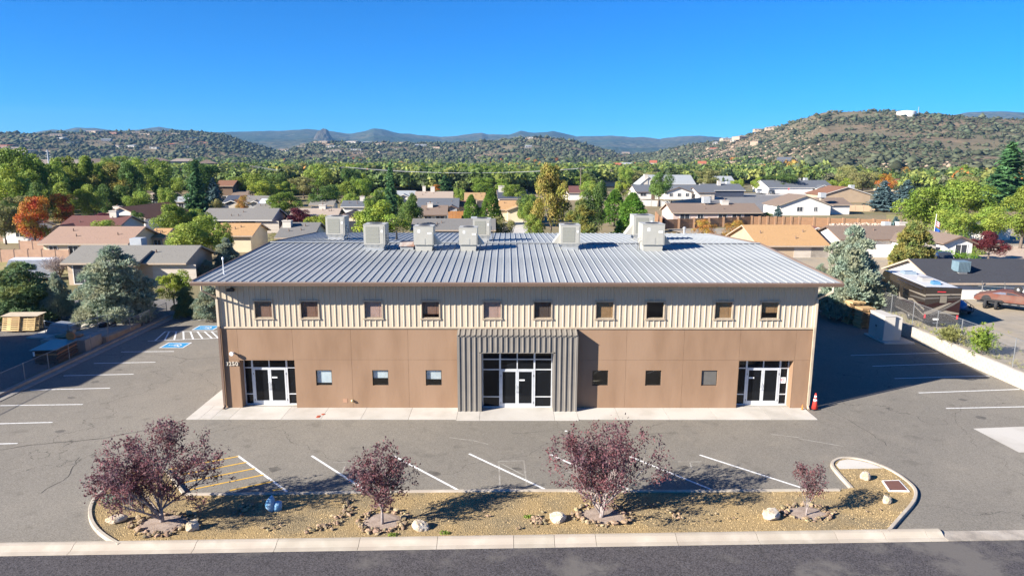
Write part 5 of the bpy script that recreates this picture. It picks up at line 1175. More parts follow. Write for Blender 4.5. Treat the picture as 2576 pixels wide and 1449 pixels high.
x, y = CAM[0]+r*np.sin(az), CAM[1]+r*np.cos(az); keep = 1.25*fbm(x/60, y/60, 5, 31)+rng.uniform(-.22, .22, n)+.02*(az < R_(19)) > -.04
az, r, x, y = az[keep], r[keep], x[keep], y[keep]; z = near_h(az, r); S = (.4+1.15*rng.exponential(.75, len(x)).clip(0, 3.4))*(1+.35*(az < R_(15)))*(1+.6*vnoise(x/35, y/35, 77))
blobs('hill_scrub', np.stack([x, y, z+.3*S], 1), S, rng, mat('scrub_green', (.052, .066, .038), (.085, .090, .054), .02, .9, spec=.05, attr=.5), 'dark green scrub covering the hillsides', 'scrub', .95)
n = 42000; az = rng.uniform(R_(-38), R_(38), n); df = np.interp(az, nAz, NEAR[:, 3]); dc = np.interp(az, nAz, NEAR[:, 2]); r = df*1.02+(dc-df)*rng.random(n); x, y = CAM[0]+r*np.sin(az), CAM[1]+r*np.cos(az)
pxx = 1288+F_PX*np.tan(az-YAW)/1.0; t = (r-df)/(dc-df)
w = .07+np.exp(-((pxx-1760)/170)**2)*np.exp(-((t-.38)/.36)**2)+.8*np.exp(-((pxx-1880)/120)**2)*np.exp(-((t-.55)/.3)**2)+.5*np.exp(-((pxx-1170)/70)**2)*np.exp(-((t-.6)/.25)**2)+.35*np.exp(-((pxx-1530)/90)**2)*np.exp(-((t-.25)/.2)**2)+.22*np.exp(-((pxx-2150)/180)**2)*np.exp(-((t-.28)/.1)**2)+.3*np.exp(-((pxx-1340)/60)**2)*np.exp(-((t-.95)/.1)**2)
k = (w*(.5+1.7*fbm(x/55, y/55, 3, 41)+.2) > .08+rng.random(n)*.75); az, r, x, y = az[k], r[k], x[k], y[k]; z = near_h(az, r); S = rng.uniform(.8, 2.6, len(x))*np.where(rng.random(len(x)) < .05, 1.7, 1)
blobs('boulder_field', np.stack([x, y, z+.2*S], 1), S, rng, mat('granite_pink', (.34, .255, .18), (.27, .205, .15), .05, .95, spec=.05, attr=.25), 'pinkish tan boulders strewn over the hillside', 'boulders', .85)
# ------------------------------------------------------------------ valley wood
n = 19500; rng = np.random.default_rng(33)
pxs = rng.uniform(-120, 2700, n); az = np.arctan((pxs-1288)/F_PX)+YAW
dmax = np.minimum(np.interp(az, nAz, NEAR[:, 3])*1.25, 1350); dmin = np.interp(pxs, [0, 400, 600, 1300, 1500, 1900, 2000, 2300, 2700], [330, 320, 262, 262, 330, 400, 400, 320, 320])
r = 1/(1/dmin+(1/dmax-1/dmin)*rng.random(n)**.75); x, y = CAM[0]+r*np.sin(az), CAM[1]+r*np.cos(az); z = np.maximum(near_h(az, r), ZG)
scrub = (pxs > 1950) & (rng.random(n) < .9)
hh = rng.uniform(5.5, 10.5, n)*np.interp(r, [300, 1000], [1, .85]); hh = np.where(scrub, rng.uniform(1.8, 4.2, n), hh)
okp = fbm(x/60, y/60, 3, 51) > -.24; x, y, z, r, hh, scrub = x[okp], y[okp], z[okp], r[okp], hh[okp], scrub[okp]; n = len(x)
kind = rng.random(n)+.9*fbm(x/90, y/90, 3, 61)
kk = np.where(scrub, np.where(kind < .55, 3, 2), np.where(kind < .30, 0, np.where(kind < .66, 1, np.where(kind < .93, 2, np.where(kind < 1.03, 3, 4)))))
FM = [leafmat('wood_green', (0.113, 0.183, 0.048), (0.166, 0.230, 0.062), .03), leafmat('wood_lime', (0.216, 0.273, 0.054), (0.292, 0.307, 0.083), .03), leafmat('wood_dark', (0.067, 0.105, 0.045), (0.101, 0.137, 0.054), .03), leafmat('wood_olive', (0.179, 0.175, 0.102), (0.142, 0.154, 0.083), .03), leafmat('wood_autumn', (0.451, 0.148, 0.054), (0.414, 0.262, 0.054), .03)]
for q, (nm, lb) in enumerate((('wood', 'mid green far wood filling the valley'), ('lime_wood', 'yellow green trees of the far valley wood'), ('dark_wood', 'dark green trees of the far valley wood'), ('olive_scrub', 'olive grey scrub and thin trees of the far valley'), ('autumn_wood', 'orange autumn trees dotted in the far valley wood'))):
    s = np.where(kk == q)[0]; Vs = []; At = []
    nc = np.where(r[s] < 380, 120, np.where(r[s] < 520, 64, np.where(r[s] < 800, 34, 18))); nc = np.where(scrub[s], (nc*.55).astype(int), nc)
    idx = np.repeat(s, nc); m = len(idx); d = unit(rng, m); d[:, 2] = np.where((d[:, 2] < -.1), -d[:, 2]*.8, d[:, 2])
    # three lobes for each crown
    lob = rng.integers(0, 3, m); la = (idx*2.4+lob*2.1); lr = .26*hh[idx]
    c = np.stack([x[idx]+np.cos(la)*lr*(lob > 0), y[idx]+np.sin(la)*lr*(lob > 0), z[idx]+hh[idx]*np.where(lob == 0, .60, .46)], 1)
    P = c+d*(np.where(lob == 0, .36, .30)*hh[idx]*rng.uniform(.75, 1.05, m))[:, None]*np.array([1, 1, 1.05])
    size = .30*hh[idx]*np.sqrt(34/np.maximum(nc, 1)).repeat(nc)
    V, Fc, _ = cards(P, 1.0, d, rng, 1.3, 1.2)
    ctr = np.repeat(P, 4, 0); V = ctr+(V-ctr)*np.repeat(size, 4)[:, None]
    tag(link(nm, npmesh(nm, V, Fc, FM[q], (np.repeat(rng.random(len(s)), nc)*.6+rng.random(m)*.4))), lb, 'wood' if 'wood' in nm else 'scrub', kind='stuff')
# ------------------------------------------------------------------ houses of the neighbourhood
def shingle(name, c): return mat('shingle_'+name, c, tuple(v*.72 for v in c), 6, .95, bump=.02, bscale=9, spec=.08, c3=tuple(v*.88 for v in c), scale3=.5, stretch=(1, 1, 4))
RF = {'pink': shingle('pink', (0.336, 0.230, 0.174)), 'green': shingle('green', (0.224, 0.213, 0.190)), 'maroon': shingle('maroon', (0.157, 0.076, 0.067)), 'brown': shingle('brown', (0.224, 0.118, 0.076)), 'tan': shingle('tan', (0.403, 0.263, 0.134)), 'grey': shingle('grey', (0.213, 0.202, 0.185)),
      'slate': shingle('slate', (0.129, 0.140, 0.157)), 'navy': shingle('navy', (0.073, 0.084, 0.112)), 'taupe': shingle('taupe', (0.213, 0.162, 0.129)), 'black': shingle('black', (0.056, 0.058, 0.067)), 'speck': shingle('speck', (0.179, 0.174, 0.166)), 'ochre': shingle('ochre', (0.448, 0.274, 0.134)), 'teal': shingle('teal', (0.101, 0.157, 0.134)), 'white': plain('roof_metal_white', (0.694, 0.717, 0.739), .5), 'pale': shingle('pale', (0.370, 0.302, 0.246)), 'red': shingle('red', (0.381, 0.134, 0.078)), 'ltgrey': shingle('ltgrey', (0.336, 0.358, 0.370))}
WL = {k: coat('render_'+k, c, 0) for k, c in {'white': (.70, .67, .62), 'cream': (.62, .53, .38), 'beige': (.48, .37, .27), 'pink': (.56, .44, .38), 'tan': (.42, .32, .22), 'brown': (.20, .14, .10), 'blue': (.42, .52, .60), 'grey': (.36, .36, .36), 'navy': (.06, .07, .10), 'terra': (.40, .22, .14)}.items()}
FASC = {'w': plain('fascia_white', (.66, .63, .58), .6), 'b': plain('fascia_brown', (.17, .11, .08), .6), 't': plain('fascia_tan', (.42, .33, .25), .6)}
WFR = plain('window_frame_white', (.7, .7, .68), .5); WGL = plain('window_dark', (.045, .05, .06), .15, spec=.5); GAR = mat('garage_door', (.50, .45, .38), (.45, .40, .34), 1, .6)
HRECT = []
for k_, c_ in {'hwhite': (.46, .43, .38), 'hcream': (.42, .33, .24), 'hbeige': (.34, .26, .19), 'hterra': (.30, .15, .10), 'hgrey': (.27, .27, .27)}.items(): WL[k_] = coat('render_'+k_, c_, 0)
def roof_block(t, wm, rm, fm, x0, x1, y0, y1, hw, typ, rise, ov=.45, z0=-.6):
    w = MB().box(x0, x1, y0, y1, z0, hw); th = .14; r = MB()
    X0, X1, Y0, Y1 = x0-ov, x1+ov, y0-ov, y1+ov; mx, my = (x0+x1)/2, (y0+y1)/2; f = MB()
    if typ == 'gx':
        s = rise/((y1-y0)/2); e = hw-ov*s; rz = hw+rise
        for ya, sg in ((Y0, 1), (Y1, -1)):
            r.prism([(X0, ya, e), (X0, my, rz), (X0, my, rz+th), (X0, ya, e+th)], (X1-X0, 0, 0))
        f.box(X0, X1, Y0-.04, Y0-.003, e-.04, e+th-.01)
        for xx in (X0-.03, X1+.003):
            f.prism([(xx, Y0, e-.05), (xx, my, rz-.05), (xx, my, rz+th-.02), (xx, Y0, e+th-.02)], (.027, 0, 0)).prism([(xx, Y1, e-.05), (xx, my, rz-.05), (xx, my, rz+th-.02), (xx, Y1, e+th-.02)], (.027, 0, 0))
        for xx in (x0, x1-.1): w.prism([(xx, y0, hw), (xx, y1, hw), (xx, my, rz)], (.1, 0, 0))
    elif typ == 'gy':
        s = rise/((x1-x0)/2); e = hw-ov*s; rz = hw+rise
        for xa in (X0, X1): r.prism([(xa, Y0, e), (mx, Y0, rz), (mx, Y0, rz+th), (xa, Y0, e+th)], (0, Y1-Y0, 0)); f.prism([(xa, Y0-.03, e-.06), (mx, Y0-.03, rz-.06), (mx, Y0-.03, rz+th-.02), (xa, Y0-.03, e+th-.02)], (0, .027, 0))
        for yy in (y0, y1-.1): w.prism([(x0, yy, hw), (x1, yy, hw), (mx, yy, rz)], (0, .1, 0))
    elif typ == 'hip':
        k = min((X1-X0)/2-.3, (Y1-Y0)/2); rz = hw+rise; e = hw-.1
        a, b, c, d = (X0, Y0, e), (X1, Y0, e), (X1, Y1, e), (X0, Y1, e); p, q = (X0+k, my, rz), (X1-k, my, rz)
        r.add([a, b, c, d, p, q]+[(v[0], v[1], v[2]-.1) for v in (a, b, c, d)], [(0, 1, 5, 4), (1, 2, 5), (2, 3, 4, 5), (3, 0, 4), (9, 8, 7, 6), (0, 6, 7, 1), (1, 7, 8, 2), (2, 8, 9, 3), (3, 9, 6, 0)])
        f.box(X0, X1, Y0-.03, Y0-.003, e-.14, e+.02)
    else:
        r.box(X0, X1, Y0, Y1, hw, hw+.25)
    w.build('wall', wm, t); ro = r.build('roof', rm, t)
    if f.v: f.build('fascia', fm, ro)
    return ro
def window(t, x, z, w, h, y=0.0, garage=False, m=None):
    if garage:
        o = MB().box(x, x+w, y-.03, y+.02, z, z+h).build('garage_door', m or GAR, t); g_ = MB()
        for k in range(1, 4): g_.box(x+.05, x+w-.05, y-.034, y-.028, z+h*k/4-.015, z+h*k/4+.015)
        g_.build('panel_groove', FASC['t'], o); return
    f = MB(); b = .07
    f.box(x-b, x+w+b, y-.06, y+.02, z-b, z).box(x-b, x+w+b, y-.06, y+.02, z+h, z+h+b).box(x-b, x, y-.06, y+.02, z, z+h).box(x+w, x+w+b, y-.06, y+.02, z, z+h).box(x+w/2-.025, x+w/2+.025, y-.05, y+.02, z, z+h)
    o = f.build('window', WFR, t); MB().box(x, x+w, y-.02, y+.01, z, z+h).build('pane', WGL, o)
def door(t, x, w, y=0.0, h=2.05, m=None): MB().box(x, x+w, y-.04, y+.02, 0, h).build('door', m or FASC['b'], t)
STUC = coat('chimney_stucco', (.60, .55, .48), 0); COOL = mat('cooler_grey', (.42, .44, .45), (.36, .38, .39), 2, .5)
def house(label, x0, x1, ye, yr, roof='brown', wall='white', typ='gx', hw=2.45, pitch=.34, depth=None, zg=0.0, fas='t', wins=(), chim=(), cool=(), wings=(), rz=0.0, d=None, group=None, rect=True, name='house', cat='house'):
    if d is None: A, B = G(x0, ye, zg+hw), G(x1, ye, zg+hw)
    else:
        A = CAM+ray(x0, ye)*(d/math.hypot(*ray(x0, ye)[:2])); B = CAM+ray(x1, ye)*(d/math.hypot(*ray(x1, ye)[:2])); A, B = Vector(A), Vector(B); zg = (A.z+B.z)/2-hw
    A.z = B.z = zg; w = (B-A).length; ang = math.atan2(B.y-A.y, B.x-A.x)+rz; D = dist((A+B)/2)
    if depth is None:
        T = -az_el((x0+x1)/2, yr)[1]; s = (13.4986-hw-zg-T*D)/(T+pitch); depth = max(5.0, min(15.0, 2*s)) if typ in ('gx', 'hip') else w*1.15
    rise = pitch*(depth/2) if typ in ('gx', 'hip') else pitch*w/2
    t = thing(name, label, cat, A, ang, group)
    roof_block(t, WL[wall], RF[roof], FASC[fas], 0, w, 0, depth, hw, typ, rise)
    for wg in wings:                  # (x0, x1, y0, y1, type, roof pitch)
        a, b, c, e, ty, pt = wg; roof_block(t, WL[wall], RF[roof], FASC[fas], a*w, b*w, c, e, hw-.02, ty, pt*((b-a)*w if ty == 'gy' else e-c)/2)
    for q in wins:
        k = q[0]; fx = q[1]*w; yy = q[3] if len(q) > 3 else 0.0
        if k == 'w': window(t, fx, 1.0, q[2], 1.05, yy)
        elif k == 's': window(t, fx, .15, q[2], 2.0, yy)
        elif k == 'g': window(t, fx, .05, q[2], 2.15, yy, True)
        elif k == 'd': door(t, fx, q[2], yy)
        elif k == 'o': MB().box(fx, fx+q[2], yy-.012, yy+.02, .05, 2.2).build('carport_opening', WGL, t)  # flat dark panel on the wall, painted for the shade inside an opening
    def rz_at(yy): return hw+rise*(1-abs(yy-depth/2)/(depth/2)) if typ in ('gx', 'hip') else hw+rise*.6
    for fx, fy, cw, ch in chim:
        zb = rz_at(fy*depth); o = MB().box(fx*w-cw/2, fx*w+cw/2, fy*depth-cw*.4, fy*depth+cw*.4, hw-.2, zb+ch).box(fx*w-cw*.56, fx*w+cw*.56, fy*depth-cw*.46, fy*depth+cw*.46, zb+ch, zb+ch+.12).build('chimney', STUC, t)
        MB().lathe([(.12, 0), (.12, .25), (.18, .27), (.05, .36)], 8, (fx*w, fy*depth, zb+ch+.1)).build('flue_cap', FASC['b'], o)
    for fx, fy, s in cool:
        zb = rz_at(fy*depth); o = MB().box(fx*w-s*.3, fx*w+s*.3, fy*depth-s*.3, fy*depth+s*.3, zb-.3, zb+.35).build('cooler_stand', FASC['t'], t); MB().box(fx*w-s/2, fx*w+s/2, fy*depth-s/2, fy*depth+s/2, zb+.35, zb+.35+s*.85).build('cooler_box', COOL, t)
    rg = random.Random(x0)
    for k in range(3 if D < 220 else 0):
        fx, fy = rg.uniform(.1, .9), rg.uniform(.12, .4); zb = rz_at(fy*depth)
        if typ in ('gx', 'hip'): MB().lathe([(.09, -.1), (.08, .1), (.06, .32), (.09, .33)], 7, (fx*w, fy*depth, zb+.14)).build('roof_pipe', FASC['b'], t)
    if rect: HRECT.append((min(x0, x1), max(x0, x1), yr, ye+hw*F_PX/D+2, D))
    return t
house('long pinkish brown roofed house with beige walls behind the grey roofed house', 108, 318, 612, 573, 'pink', 'cream', wins=(('w', .07, 1.0), ('w', .3, 1.2), ('s', .6, 2)), pitch=.36)
house('low grey green roofed house with beige walls behind the tall juniper', 168, 462, 660, 621, 'green', 'beige', wins=(('s', .05, 2.2), ('w', .2, 1.4), ('s', .33, 1.6), ('w', .45, 1.4), ('g', .73, 4.6)), wings=((.30, .62, -1.2, 5.0, 'gx', .3),), cool=((.38, .8, 1.3),))
house('dark maroon roofed house with white front gable and small chimney', 150, 292, 574, 545, 'maroon', 'white', chim=((.75, .45, 1.1, 1.0),), wings=((.0, .3, -2.5, 4, 'gy', .42),), wins=(('g', .04, 4, -2.5), ('w', .5, 1.4)))
house('white stucco house with brown roof and broad gable facing the car park', 252, 372, 547, 522, 'brown', 'white', 'gy', pitch=.42, depth=15, fas='t', chim=((.12, .25, 1.2, .6),), wins=(('d', .55, .95), ('w', .68, 1.5), ('w', .2, 1.0)), rz=-.12)
house('small maroon roofed house with white wall beside the red maple', 4, 80, 573, 556, 'maroon', 'white', wins=(('w', .45, 1.1),))
house('tan roofed white house up against the thick wood', 372, 430, 499, 487, 'pale', 'white', wins=(('w', .2, 1.2), ('w', .6, 1.2)), fas='w')
house('long grey roofed pinkish house with basketball hoop by its carport', 508, 680, 553, 526, 'grey', 'pink', fas='w', wins=(('w', .06, 1.5), ('s', .2, 2.2), ('w', .38, 1.2), ('d', .46, .95), ('o', .56, 4.2), ('g', .78, 4.2)))
house('orange tan roofed house half hidden by the bright lime tree', 540, 630, 592, 564, 'ochre', 'cream', wins=(('w', .2, 1.2),))
house('little orange tan roofed house beside the pinkish brown roofed house', 378, 408, 597, 577, 'ochre', 'beige', wins=(('w', .3, .9),))
house('navy roofed dark house by the red car', 566, 612, 509, 493, 'navy', 'navy', fas='w', wings=((.2, .75, -1.5, 4, 'gy', .4),), wins=(('g', .3, 3, -1.5),))
house('grey roofed house with two small gables behind the orange tree', 616, 664, 510, 494, 'grey', 'grey', fas='w', wings=((.35, .85, -1.5, 4, 'gy', .4),))
house('brown roofed house behind the navy roofed house', 586, 648, 492, 481, 'taupe', 'brown')
house('tall brown two storey house with stepped parapet in the wood', 545, 584, 468, 455, 'brown', 'brown', hw=5.2, wins=(('s', .3, 2.5), ('w', .6, 2)))
house('house with white metal roof between lime trees', 652, 692, 514, 502, 'white', 'white', pitch=.25)
house('small grey roofed outbuilding under the bright green tree', 644, 684, 525, 514, 'grey', 'grey')
house('long grey tan roofed house behind the dense purple tree', 734, 846, 543, 526, 'pale', 'tan', chim=((.62, .5, 1.3, .7),), wins=(('w', .2, 1.2),))
house('tan house with gable over a garage behind the roof units', 834, 900, 553, 538, 'taupe', 'cream', 'gy', pitch=.42, depth=10, fas='b', wins=(('o', .2, 4.6),))
house('grey roofed house with white chimney right behind the metal roof', 700, 782, 597, 562, 'speck', 'white', chim=((.1, .35, 1.2, .9),))
house('speckled grey roofed house right behind the middle of the metal roof', 1040, 1240, 578, 552, 'speck', 'grey', cool=((.75, .9, 1.0),))
house('slate hipped roof house in the middle of the neighbourhood', 1052, 1150, 522, 500, 'slate', 'grey', 'gx', fas='b', wings=((.72, 1.0, -2, 5, 'gy', .42),))
house('brown roofed cottage with stucco chimney beside the orange fence', 1062, 1120, 540, 518, 'taupe', 'cream', chim=((.3, .4, 1.1, .8),), wins=(('s', .1, 1.4), ('s', .6, 1.6)), fas='b')
house('pale grey roofed house with white gable behind the tall narrow spruce', 946, 1040, 497, 481, 'ltgrey', 'white', fas='w', wings=((.55, .95, -2, 5, 'gy', .42),))
house('grey tan roofed house with white chimney behind the slate roofed house', 1046, 1136, 499, 483, 'pale', 'white', chim=((.45, .5, 1.2, 1.4), (.2, .6, .9, 1.8)), wins=(('w', .2, 1.2),))
house('cream house with tan roof and white garage door by the pines', 1228, 1324, 527, 506, 'ochre', 'cream', wins=(('w', .1, 1.5), ('g', .6, 4.6)), wings=((.5, 1.0, -2.2, 5, 'gy', .36),))
house('tan roofed house partly hidden by the slender pine', 1172, 1218, 503, 486, 'tan', 'cream', wings=((.1, .6, -1.2, 4, 'gy', .4),))
house('navy hipped roof house with white chimney behind the tan roofed houses', 1256, 1326, 500, 479, 'navy', 'white', chim=((.1, .4, 1.6, 1.6), (.6, .5, 1.2, .8)))
house('red brown roofed house beside the golden cottonwood', 1430, 1494, 485, 469, 'maroon', 'white', cool=((.66, .3, .9),))
house('white house with slate roof, dark trimmed windows and garage behind a grey block fence', 1602, 1785, 483, 466, 'slate', 'white', fas='b', wings=((.36, .72, -2.5, 6, 'gy', .36), (.78, 1.0, -4.5, 5, 'gx', .3)), wins=(('w', .05, 2), ('d', .2, 1.2), ('w', .42, 1.1, -2.5), ('w', .53, 1.1, -2.5), ('w', .64, 1.1, -2.5), ('g', .81, 5, -4.5)))
house('long brown roofed house with pinkish walls above the brown fence', 1694, 1912, 535, 513, 'taupe', 'pink', wins=(('s', .08, 2.0), ('w', .28, 1.2), ('w', .52, 1.8), ('s', .68, 1.9), ('o', .82, 3.6)), chim=((.66, .45, 1.5, .8),), cool=((.44, .45, 1.5),))
house('orange tan roofed house with garages right behind the metal roof corner', 1912, 2078, 617, 569, 'ochre', 'tan', fas='t', wins=(('g', .52, 4.6), ('g', .78, 3)))
house('white gabled house with brown roof and rooftop cooler above the brown fence', 1960, 2090, 517, 496, 'taupe', 'white', 'gy', pitch=.36, depth=9, fas='t', wins=(('w', .35, 1.4), ('w', .68, .8)), wings=((.6, 1.5, 3, 12, 'gx', .3),), cool=((.92, .3, 1.4),), chim=((.62, .5, 1.0, .4),))
house('tan brick house with wide low brown gable', 2070, 2190, 490, 474, 'brown', 'tan', 'gy', pitch=.3, depth=11, fas='w', cool=((.7, .3, 1.4),), chim=((.55, .6, 1.0, .2),))
house('grey roofed house with pale blue garage door behind the stop sign', 1934, 2096, 472, 454, 'slate', 'white', wins=(('w', .68, 1.6), ('d', .8, 1.0)), chim=((.6, .5, 1.2, .8),), cool=((.73, .6, 1.4),), wings=((.72, .9, -2, 5, 'gy', .4),), fas='w')
house('cream gabled house with pinkish brown roof below the big hill', 2250, 2368, 467, 448, 'brown', 'cream', wings=((.38, .85, -3, 6, 'gy', .36),), fas='b', wins=(('w', .1, 1.2),))
house('cream house with dark green roof beside the big spruce', 2430, 2532, 505, 484, 'teal', 'cream', wins=(('s', .18, 2.2), ('w', .5, 1.5)))
H27 = house('white house with dark brown roof and arched window behind the flagpole', 2118, 2345, 601, 571, 'taupe', 'white', zg=ZY, fas='b', chim=((.86, .6, 1.1, .7),), cool=((.74, .75, .9),), wings=((.55, .78, -3.5, 5, 'gy', .4), (.92, 1.22, -4.0, 6, 'gy', .42)), wins=(('s', 1.04, 1.5, -4.0), ('g', .57, 3.5, -3.5)))
house('black roofed white house with blue rooftop unit behind the motorhome', 2357, 2720, 709, 657, 'black', 'white', zg=0.0, fas='t', wins=(), pitch=.36)
house('plain white shed beside the green tree at the yard edge', 2480, 2545, 566, 556, 'grey', 'white', 'gy', zg=ZY, pitch=.3, depth=6, name='shed', cat='shed')
house('little white shed with maroon metal roof beside the rock slope', 2034, 2073, 582, 571, 'maroon', 'white', 'gy', zg=ZY*0, pitch=.45, depth=3.2, hw=2.6, name='shed', cat='shed', fas='w')
house('white house with tall tapered chimney behind the oak', 1640, 1748, 463, 437, 'ltgrey', 'white', fas='w', wings=((-.3, .1, -2, 8, 'gy', .8),), chim=((-.17, -.1, 1.8, 5.0),), pitch=.5)
house('pale grey roofed house beside the row of cypresses', 1790, 1850, 462, 444, 'ltgrey', 'white', pitch=.5)
house('navy house with white chimney behind the clipped hedge', 1776, 1872, 479, 464, 'slate', 'navy', chim=((.45, .4, 1.2, 1.6),), cool=((.75, .6, 1.3),), fas='w')
house('teal roofed building in the wood behind the red brown roof', 1520, 1563, 457, 444, 'teal', 'white')
house('white building with pale metal roof beyond the big spruce', 2540, 2640, 462, 446, 'ltgrey', 'white', hw=4)
house('white cottage glimpsed between oak and big spruce', 2448, 2482, 458, 447, 'ltgrey', 'white')
house('pale grey roofed white house among the trees behind the big layered spruce', 440, 486, 508, 496, 'ltgrey', 'white', wins=(('w', .2, 1.2), ('w', .6, 1.2)))
house('tan roofed cream house beside the rounded bright green tree', 690, 736, 519, 507, 'tan', 'cream', wings=((.5, .95, -1.5, 4, 'gy', .4),))
house('grey roofed white house behind the long grey tan roof', 782, 836, 516, 503, 'grey', 'white', chim=((.3, .5, 1.1, .9),))
house('slate roofed house with white chimney beside the lime tree by the spruce', 862, 926, 520, 506, 'slate', 'white', fas='w', chim=((.7, .5, 1.1, 1.0),))
house('brown roofed cream house between the cedar fence and the slender pine', 1128, 1168, 519, 506, 'brown', 'cream')
# blue rooftop unit of the black roofed house
p = G(2420, 690, ZY+3.6)
# far houses, placed at a measured distance
FARH = [(205, 283, 408, 396, 'taupe', 'brown', 640, 'far brown roofed lodge building closest to the mast'), (286, 338, 404, 394, 'taupe', 'terra', 700, 'far brown roofed lodge building behind an orange tree'), (215, 330, 416, 408, 'taupe', 'brown', 560, 'long low far brown roof in front of the lodge row'), (357, 428, 405, 392, 'taupe', 'brown', 720, 'far wide brown roofed lodge building, tallest of the lodge row'), (425, 498, 406, 396, 'pale', 'beige', 760, 'far pale brown roofed building beside the tallest lodge'),
        (495, 547, 411, 399, 'taupe', 'brown', 560, 'far hipped brown roofed pavilion with dark walls'), (106, 200, 413, 405, 'pale', 'white', 520, 'far long white building below the mast'), (340, 372, 414, 407, 'taupe', 'brown', 600, 'small far brown roof below the tallest lodge'),
        (1852, 1915, 421, 411, 'pale', 'terra', 760, 'far pale tan roofed house with terracotta walls under the big hill'), (1912, 1978, 418, 409, 'pale', 'beige', 780, 'far pale tan roofed house with beige walls under the big hill'), (1800, 1856, 431, 421, 'taupe', 'brown', 620, 'far brown roofed house with three small gables'), (1508, 1549, 426, 418, 'brown', 'beige', 640, 'far brown roofed house in front of the boulder slopes'), (1955, 1992, 402, 395, 'slate', 'navy', 800, 'far blue roofed house under the big hill'), (1990, 2004, 406, 401, 'taupe', 'beige', 760, 'far small tan cube house under the big hill'),
        (1635, 1652, 410, 403, 'red', 'white', 800, 'far house with bright red roof in the wood'), (1560, 1590, 416, 410, 'ltgrey', 'white', 780, 'far white roofed house in the wood'), (1545, 1562, 417, 411, 'red', 'terra', 740, 'far terracotta house in the wood'), (1700, 1730, 420, 414, 'pale', 'terra', 760, 'far pale roofed terracotta house in the wood'), (1756, 1776, 412, 406, 'red', 'terra', 780, 'far small red brown house in the wood'), (1225, 1262, 428, 421, 'pale', 'white', 620, 'far pale roofed house in the middle of the wood'), (1280, 1312, 440, 431, 'grey', 'grey', 480, 'grey roofed house glimpsed in the wood beside the cottonwood')]
for x0, x1, ye, yr, rf, wl, d, lb in FARH:
    house(lb, x0, x1, ye, yr, rf, wl, 'hip' if 'hip' in lb or 'lodge' in lb else 'gx', hw=4.0 if 'lodge' in lb or 'pavilion' in lb else 3.0, pitch=.4, d=d, depth=13 if d > 400 else None, wins=(('w', .15, 2.2), ('w', .45, 2.2), ('w', .75, 2.2)), rect=False, name='far_house')
# hillside houses
HILLH = [(8, 372, 34, 'red', 'terra'), (38, 383, 40, 'pale', 'white'), (22, 378, 26, 'pale', 'cream'), (75, 357, 18, 'pale', 'white'), (138, 343, 22, 'pale', 'cream'), (155, 352, 16, 'ltgrey', 'white'), (225, 327, 16, 'pale', 'cream'), (233, 334, 26, 'pale', 'cream'), (283, 337, 22, 'red', 'terra'), (345, 336, 24, 'taupe', 'beige'), (365, 340, 20, 'pale', 'cream'), (420, 344, 18, 'red', 'terra'), (440, 341, 14, 'pale', 'cream'), (487, 350, 16, 'ltgrey', 'white'), (505, 355, 14, 'pale', 'cream'), (510, 362, 22, 'red', 'terra'), (130, 385, 26, 'pale', 'beige'), (330, 372, 16, 'ltgrey', 'white'), (385, 375, 14, 'ltgrey', 'white'), (290, 372, 14, 'pale', 'white'), (465, 372, 12, 'ltgrey', 'white'), (430, 368, 14, 'red', 'cream'), (180, 362, 18, 'ltgrey', 'grey'), (265, 356, 16, 'ltgrey', 'grey'),
         (752, 354, 26, 'pale', 'cream'), (770, 366, 22, 'pale', 'cream'), (808, 360, 34, 'pale', 'beige'), (825, 366, 26, 'red', 'beige'), (712, 381, 20, 'pale', 'cream'), (735, 383, 26, 'pale', 'white'), (842, 372, 34, 'ltgrey', 'white'), (840, 384, 32, 'pale', 'cream'), (890, 379, 30, 'ltgrey', 'white'), (900, 388, 22, 'red', 'cream'), (885, 356, 26, 'pale', 'white'), (925, 352, 22, 'ltgrey', 'white'), (953, 366, 16, 'pale', 'cream'), (1003, 379, 18, 'ltgrey', 'white'), (1058, 369, 24, 'ltgrey', 'grey'), (1098, 374, 16, 'red', 'cream'), (965, 386, 18, 'pale', 'cream'), (1334, 349, 12, 'white', 'white'), (1012, 362, 14, 'pale', 'beige'), (1330, 372, 14, 'ltgrey', 'grey'), (790, 345, 14, 'pale', 'cream'),
         (1574, 386, 16, 'pale', 'beige'), (1662, 387, 12, 'pale', 'cream'), (1838, 341, 30, 'ltgrey', 'cream'), (1880, 349, 32, 'pale', 'cream'), (1915, 330, 26, 'pale', 'cream'), (1948, 318, 32, 'pale', 'cream'), (1845, 357, 14, 'ltgrey', 'white'), (1800, 364, 12, 'ltgrey', 'white'), (1795, 380, 16, 'red', 'beige'), (1925, 362, 30, 'taupe', 'beige')]
hh_lab = {'white': 'white', 'cream': 'cream', 'beige': 'beige', 'terra': 'terracotta', 'grey': 'grey'}
rf_lab = {'red': 'red', 'pale': 'pale tan', 'ltgrey': 'pale grey', 'taupe': 'brown', 'white': 'white'}
for px, py, wpx, rf, wl in HILLH:
    p, r = terr_pick(px, py); w = wpx/F_PX*r*1.15; d = w*.7; h = 3.8
    zone = 'scrubby hill behind the far lodges' if px < 620 else ('hill below the rocky butte' if px < 1400 else 'rocky slope of the big hill')
    t = thing('hillside_house', f'tiny {hh_lab[wl]} house with {rf_lab[rf]} roof on the {zone}', 'house', p-Vector((w/2, 0, -.4)), random.uniform(-.5, .5), f'{wl} {rf} houses on the {zone}')
    roof_block(t, WL['h'+wl], RF[rf if rf != 'white' else 'ltgrey'], FASC['t'], 0, w, 0, d, h, random.choice(('gx', 'flat', 'hip', 'flat')), 1.8, .6, -3)
    for k in range(max(2, int(w/6))): window(t, 1+k*w/max(2, int(w/6)), .8, 2.4, 2.0)
